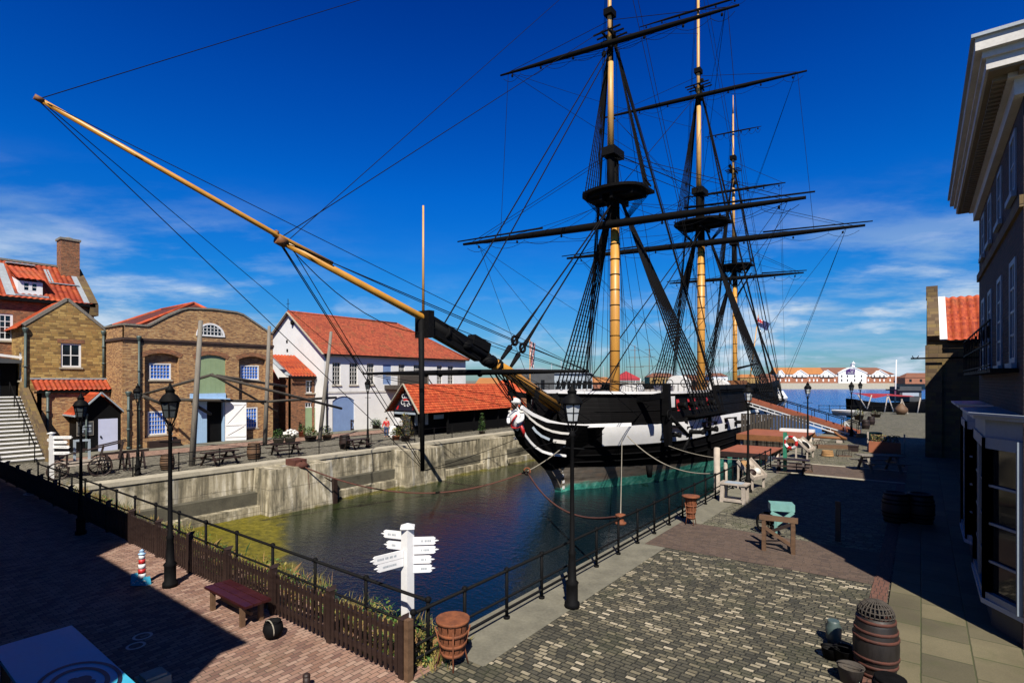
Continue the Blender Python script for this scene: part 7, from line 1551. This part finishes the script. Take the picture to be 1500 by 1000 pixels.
for (u, v, d, lab) in ((808,532,190,yl+'left of the foremast shrouds'),(822,527,215,yl+'just behind the foremast shrouds'),(836,534,200,yl+'behind the middle of the foremast shrouds'),(851,529,230,yl+'between shrouds and pale quay building'),(866,533,210,yl+'beside the lower foremast'),(884,536,240,yl+'immediately left of the lower foremast'),(984,534,220,yl+'left of the mainmast shrouds'),(1006,530,240,yl+'right of the mainmast shrouds'),(1046,538,260,yl+'between mainmast and mizzen')): yacht(u, v, d, lab)
yacht(930,506,330,'distant square rigged tall ship right of the foremast', True); yacht(951,505,350,'second distant tall ship mast farther right of the foremast', True)
# boats beyond the end of the right quay
d = 112.; t = thing('fishing_boat', Q(Lp(1300,d), d, WZ), 'dark fishing boat with red awning and white mast beyond the quay end', 'boat'); b = MB(); rows = []
x0, x1 = Lp(1244,d), Lp(1366,d)
for i in range(13):
    s = i/12; x = lerp(x0,x1,s); w_ = 2.2*math.sin(PI*min(1,.12+s*.76))**.6; zt_ = .35+.9*(2*s-1)**2; rows.append([V((x,d-w_,zt_)),V((x,d-w_*.75,WZ-.2)),V((x,d+w_*.75,WZ-.2)),V((x,d+w_,zt_)),V((x,d-w_,zt_))])
b.grid(rows, True); loc_(b); b.build('hull', M['black'], t)
b = MB(); lbox(b,1318,1350,566,588,d-.5,3.0); lbox(b,1315,1353,570,572,d-.9,3.6); loc_(b); b.build('wheelhouse', M['dgrey'], t); b = MB(); lbox(b,1322,1346,575,580,d-.6,.08); loc_(b); b.build('window', M['bluewhite'], t)
b = MB(); b.tube([(Lp(1311,d),d,.2),(Lp(1313,d),d,zpx(527,d))], [.16,.1], 8); loc_(b); b.build('mast', M['white'], t)
b = MB(); zA = lambda v: zpx(v,d-1.5)
b.add([(Lp(1252,d),d-2,zA(577.5)),(Lp(1288,d),d-2.6,zA(579)),(Lp(1330,d),d-2,zA(580.5)),(Lp(1330,d),d+1.5,zA(577.5)),(Lp(1288,d),d+1.8,zA(576.5)),(Lp(1252,d),d+1.5,zA(576)),(Lp(1270,d),d-2.3,zA(583)),(Lp(1306,d),d-2.3,zA(580.5))], [(0,1,4,5),(1,2,3,4),(0,6,1),(1,7,2)]); loc_(b); b.build('awning', M['darkred'], t)
b = MB(); 
for (ua,va,ub,vb_) in ((1289,578,1283,602),(1289,578,1296,602),(1266,578,1258,598),(1246,577,1256,596),(1336,582,1330,604)): b.tube([(Lp(ua,d),d-2.3,zpx(va,d)),(Lp(ub,d),d-2.6,zpx(vb_,d))], .12, 6)
loc_(b); b.build('strut', M['wood_b'], t)
d = 96.; c = G(1320,607); b = MB(); b.lathe((c.x,c.y,0), [(.45,0),(.85,.5),(.8,.9),(.3,1.5),(.2,1.6)], 14); solo('conical_buoy', b, M['wood_m'], 'large brown conical buoy standing near the seaward quay end', 'buoy')
c = G(1240,610); t = thing('white_dinghy', c, 'small white dinghy on the quay behind the gangway foot', 'boat'); b = MB(); rows = []
for i in range(9): s = i/8; w_ = .7*math.sin(PI*min(1,.18+s*.72)); rows.append([V((c.x-1.8+3.6*s,c.y-w_,.9)),V((c.x-1.6+3.2*s,c.y-w_*.6,.15)),V((c.x-1.6+3.2*s,c.y+w_*.6,.15)),V((c.x-1.8+3.6*s,c.y+w_,.9))])
b.grid(rows, True); b.build('hull', M['white'], t); b = MB(); b.box(c.x-.8,c.x-.5,c.y-.6,c.y+.6,.6,.66); b.box(c.x+.5,c.x+.8,c.y-.6,c.y+.6,.6,.66); b.build('thwart', M['wood_m'], t)
plant('dry yellow shrub in round tub near the seaward end of the quay', P_(1258,615), .7, .8, 'wood_d', ['leaf_y','leaf_d'], 300, .55, .6); plant('low dark shrub in tub right of the dry yellow shrub', P_(1283,611), .8, .5, 'wood_d', ['leaf_d','wood_m'], 260, .6, .4)
c = G(1330,606); b = MB(); b.bar(c, c+V((-.8,.2,2.2)), .14); b.bar(c+V((-1.3,0,0)), c+V((-.7,.2,2.2)), .14); solo('timber_shears', b, M['wood_b'], 'pale timber legs leaning together beside the conical buoy', 'post')
rail('pale low railing at the seaward edge of the far quay', (-13.0,98.0,0), (-2.0,103.0,0), 8, (1.0,.5), .04)
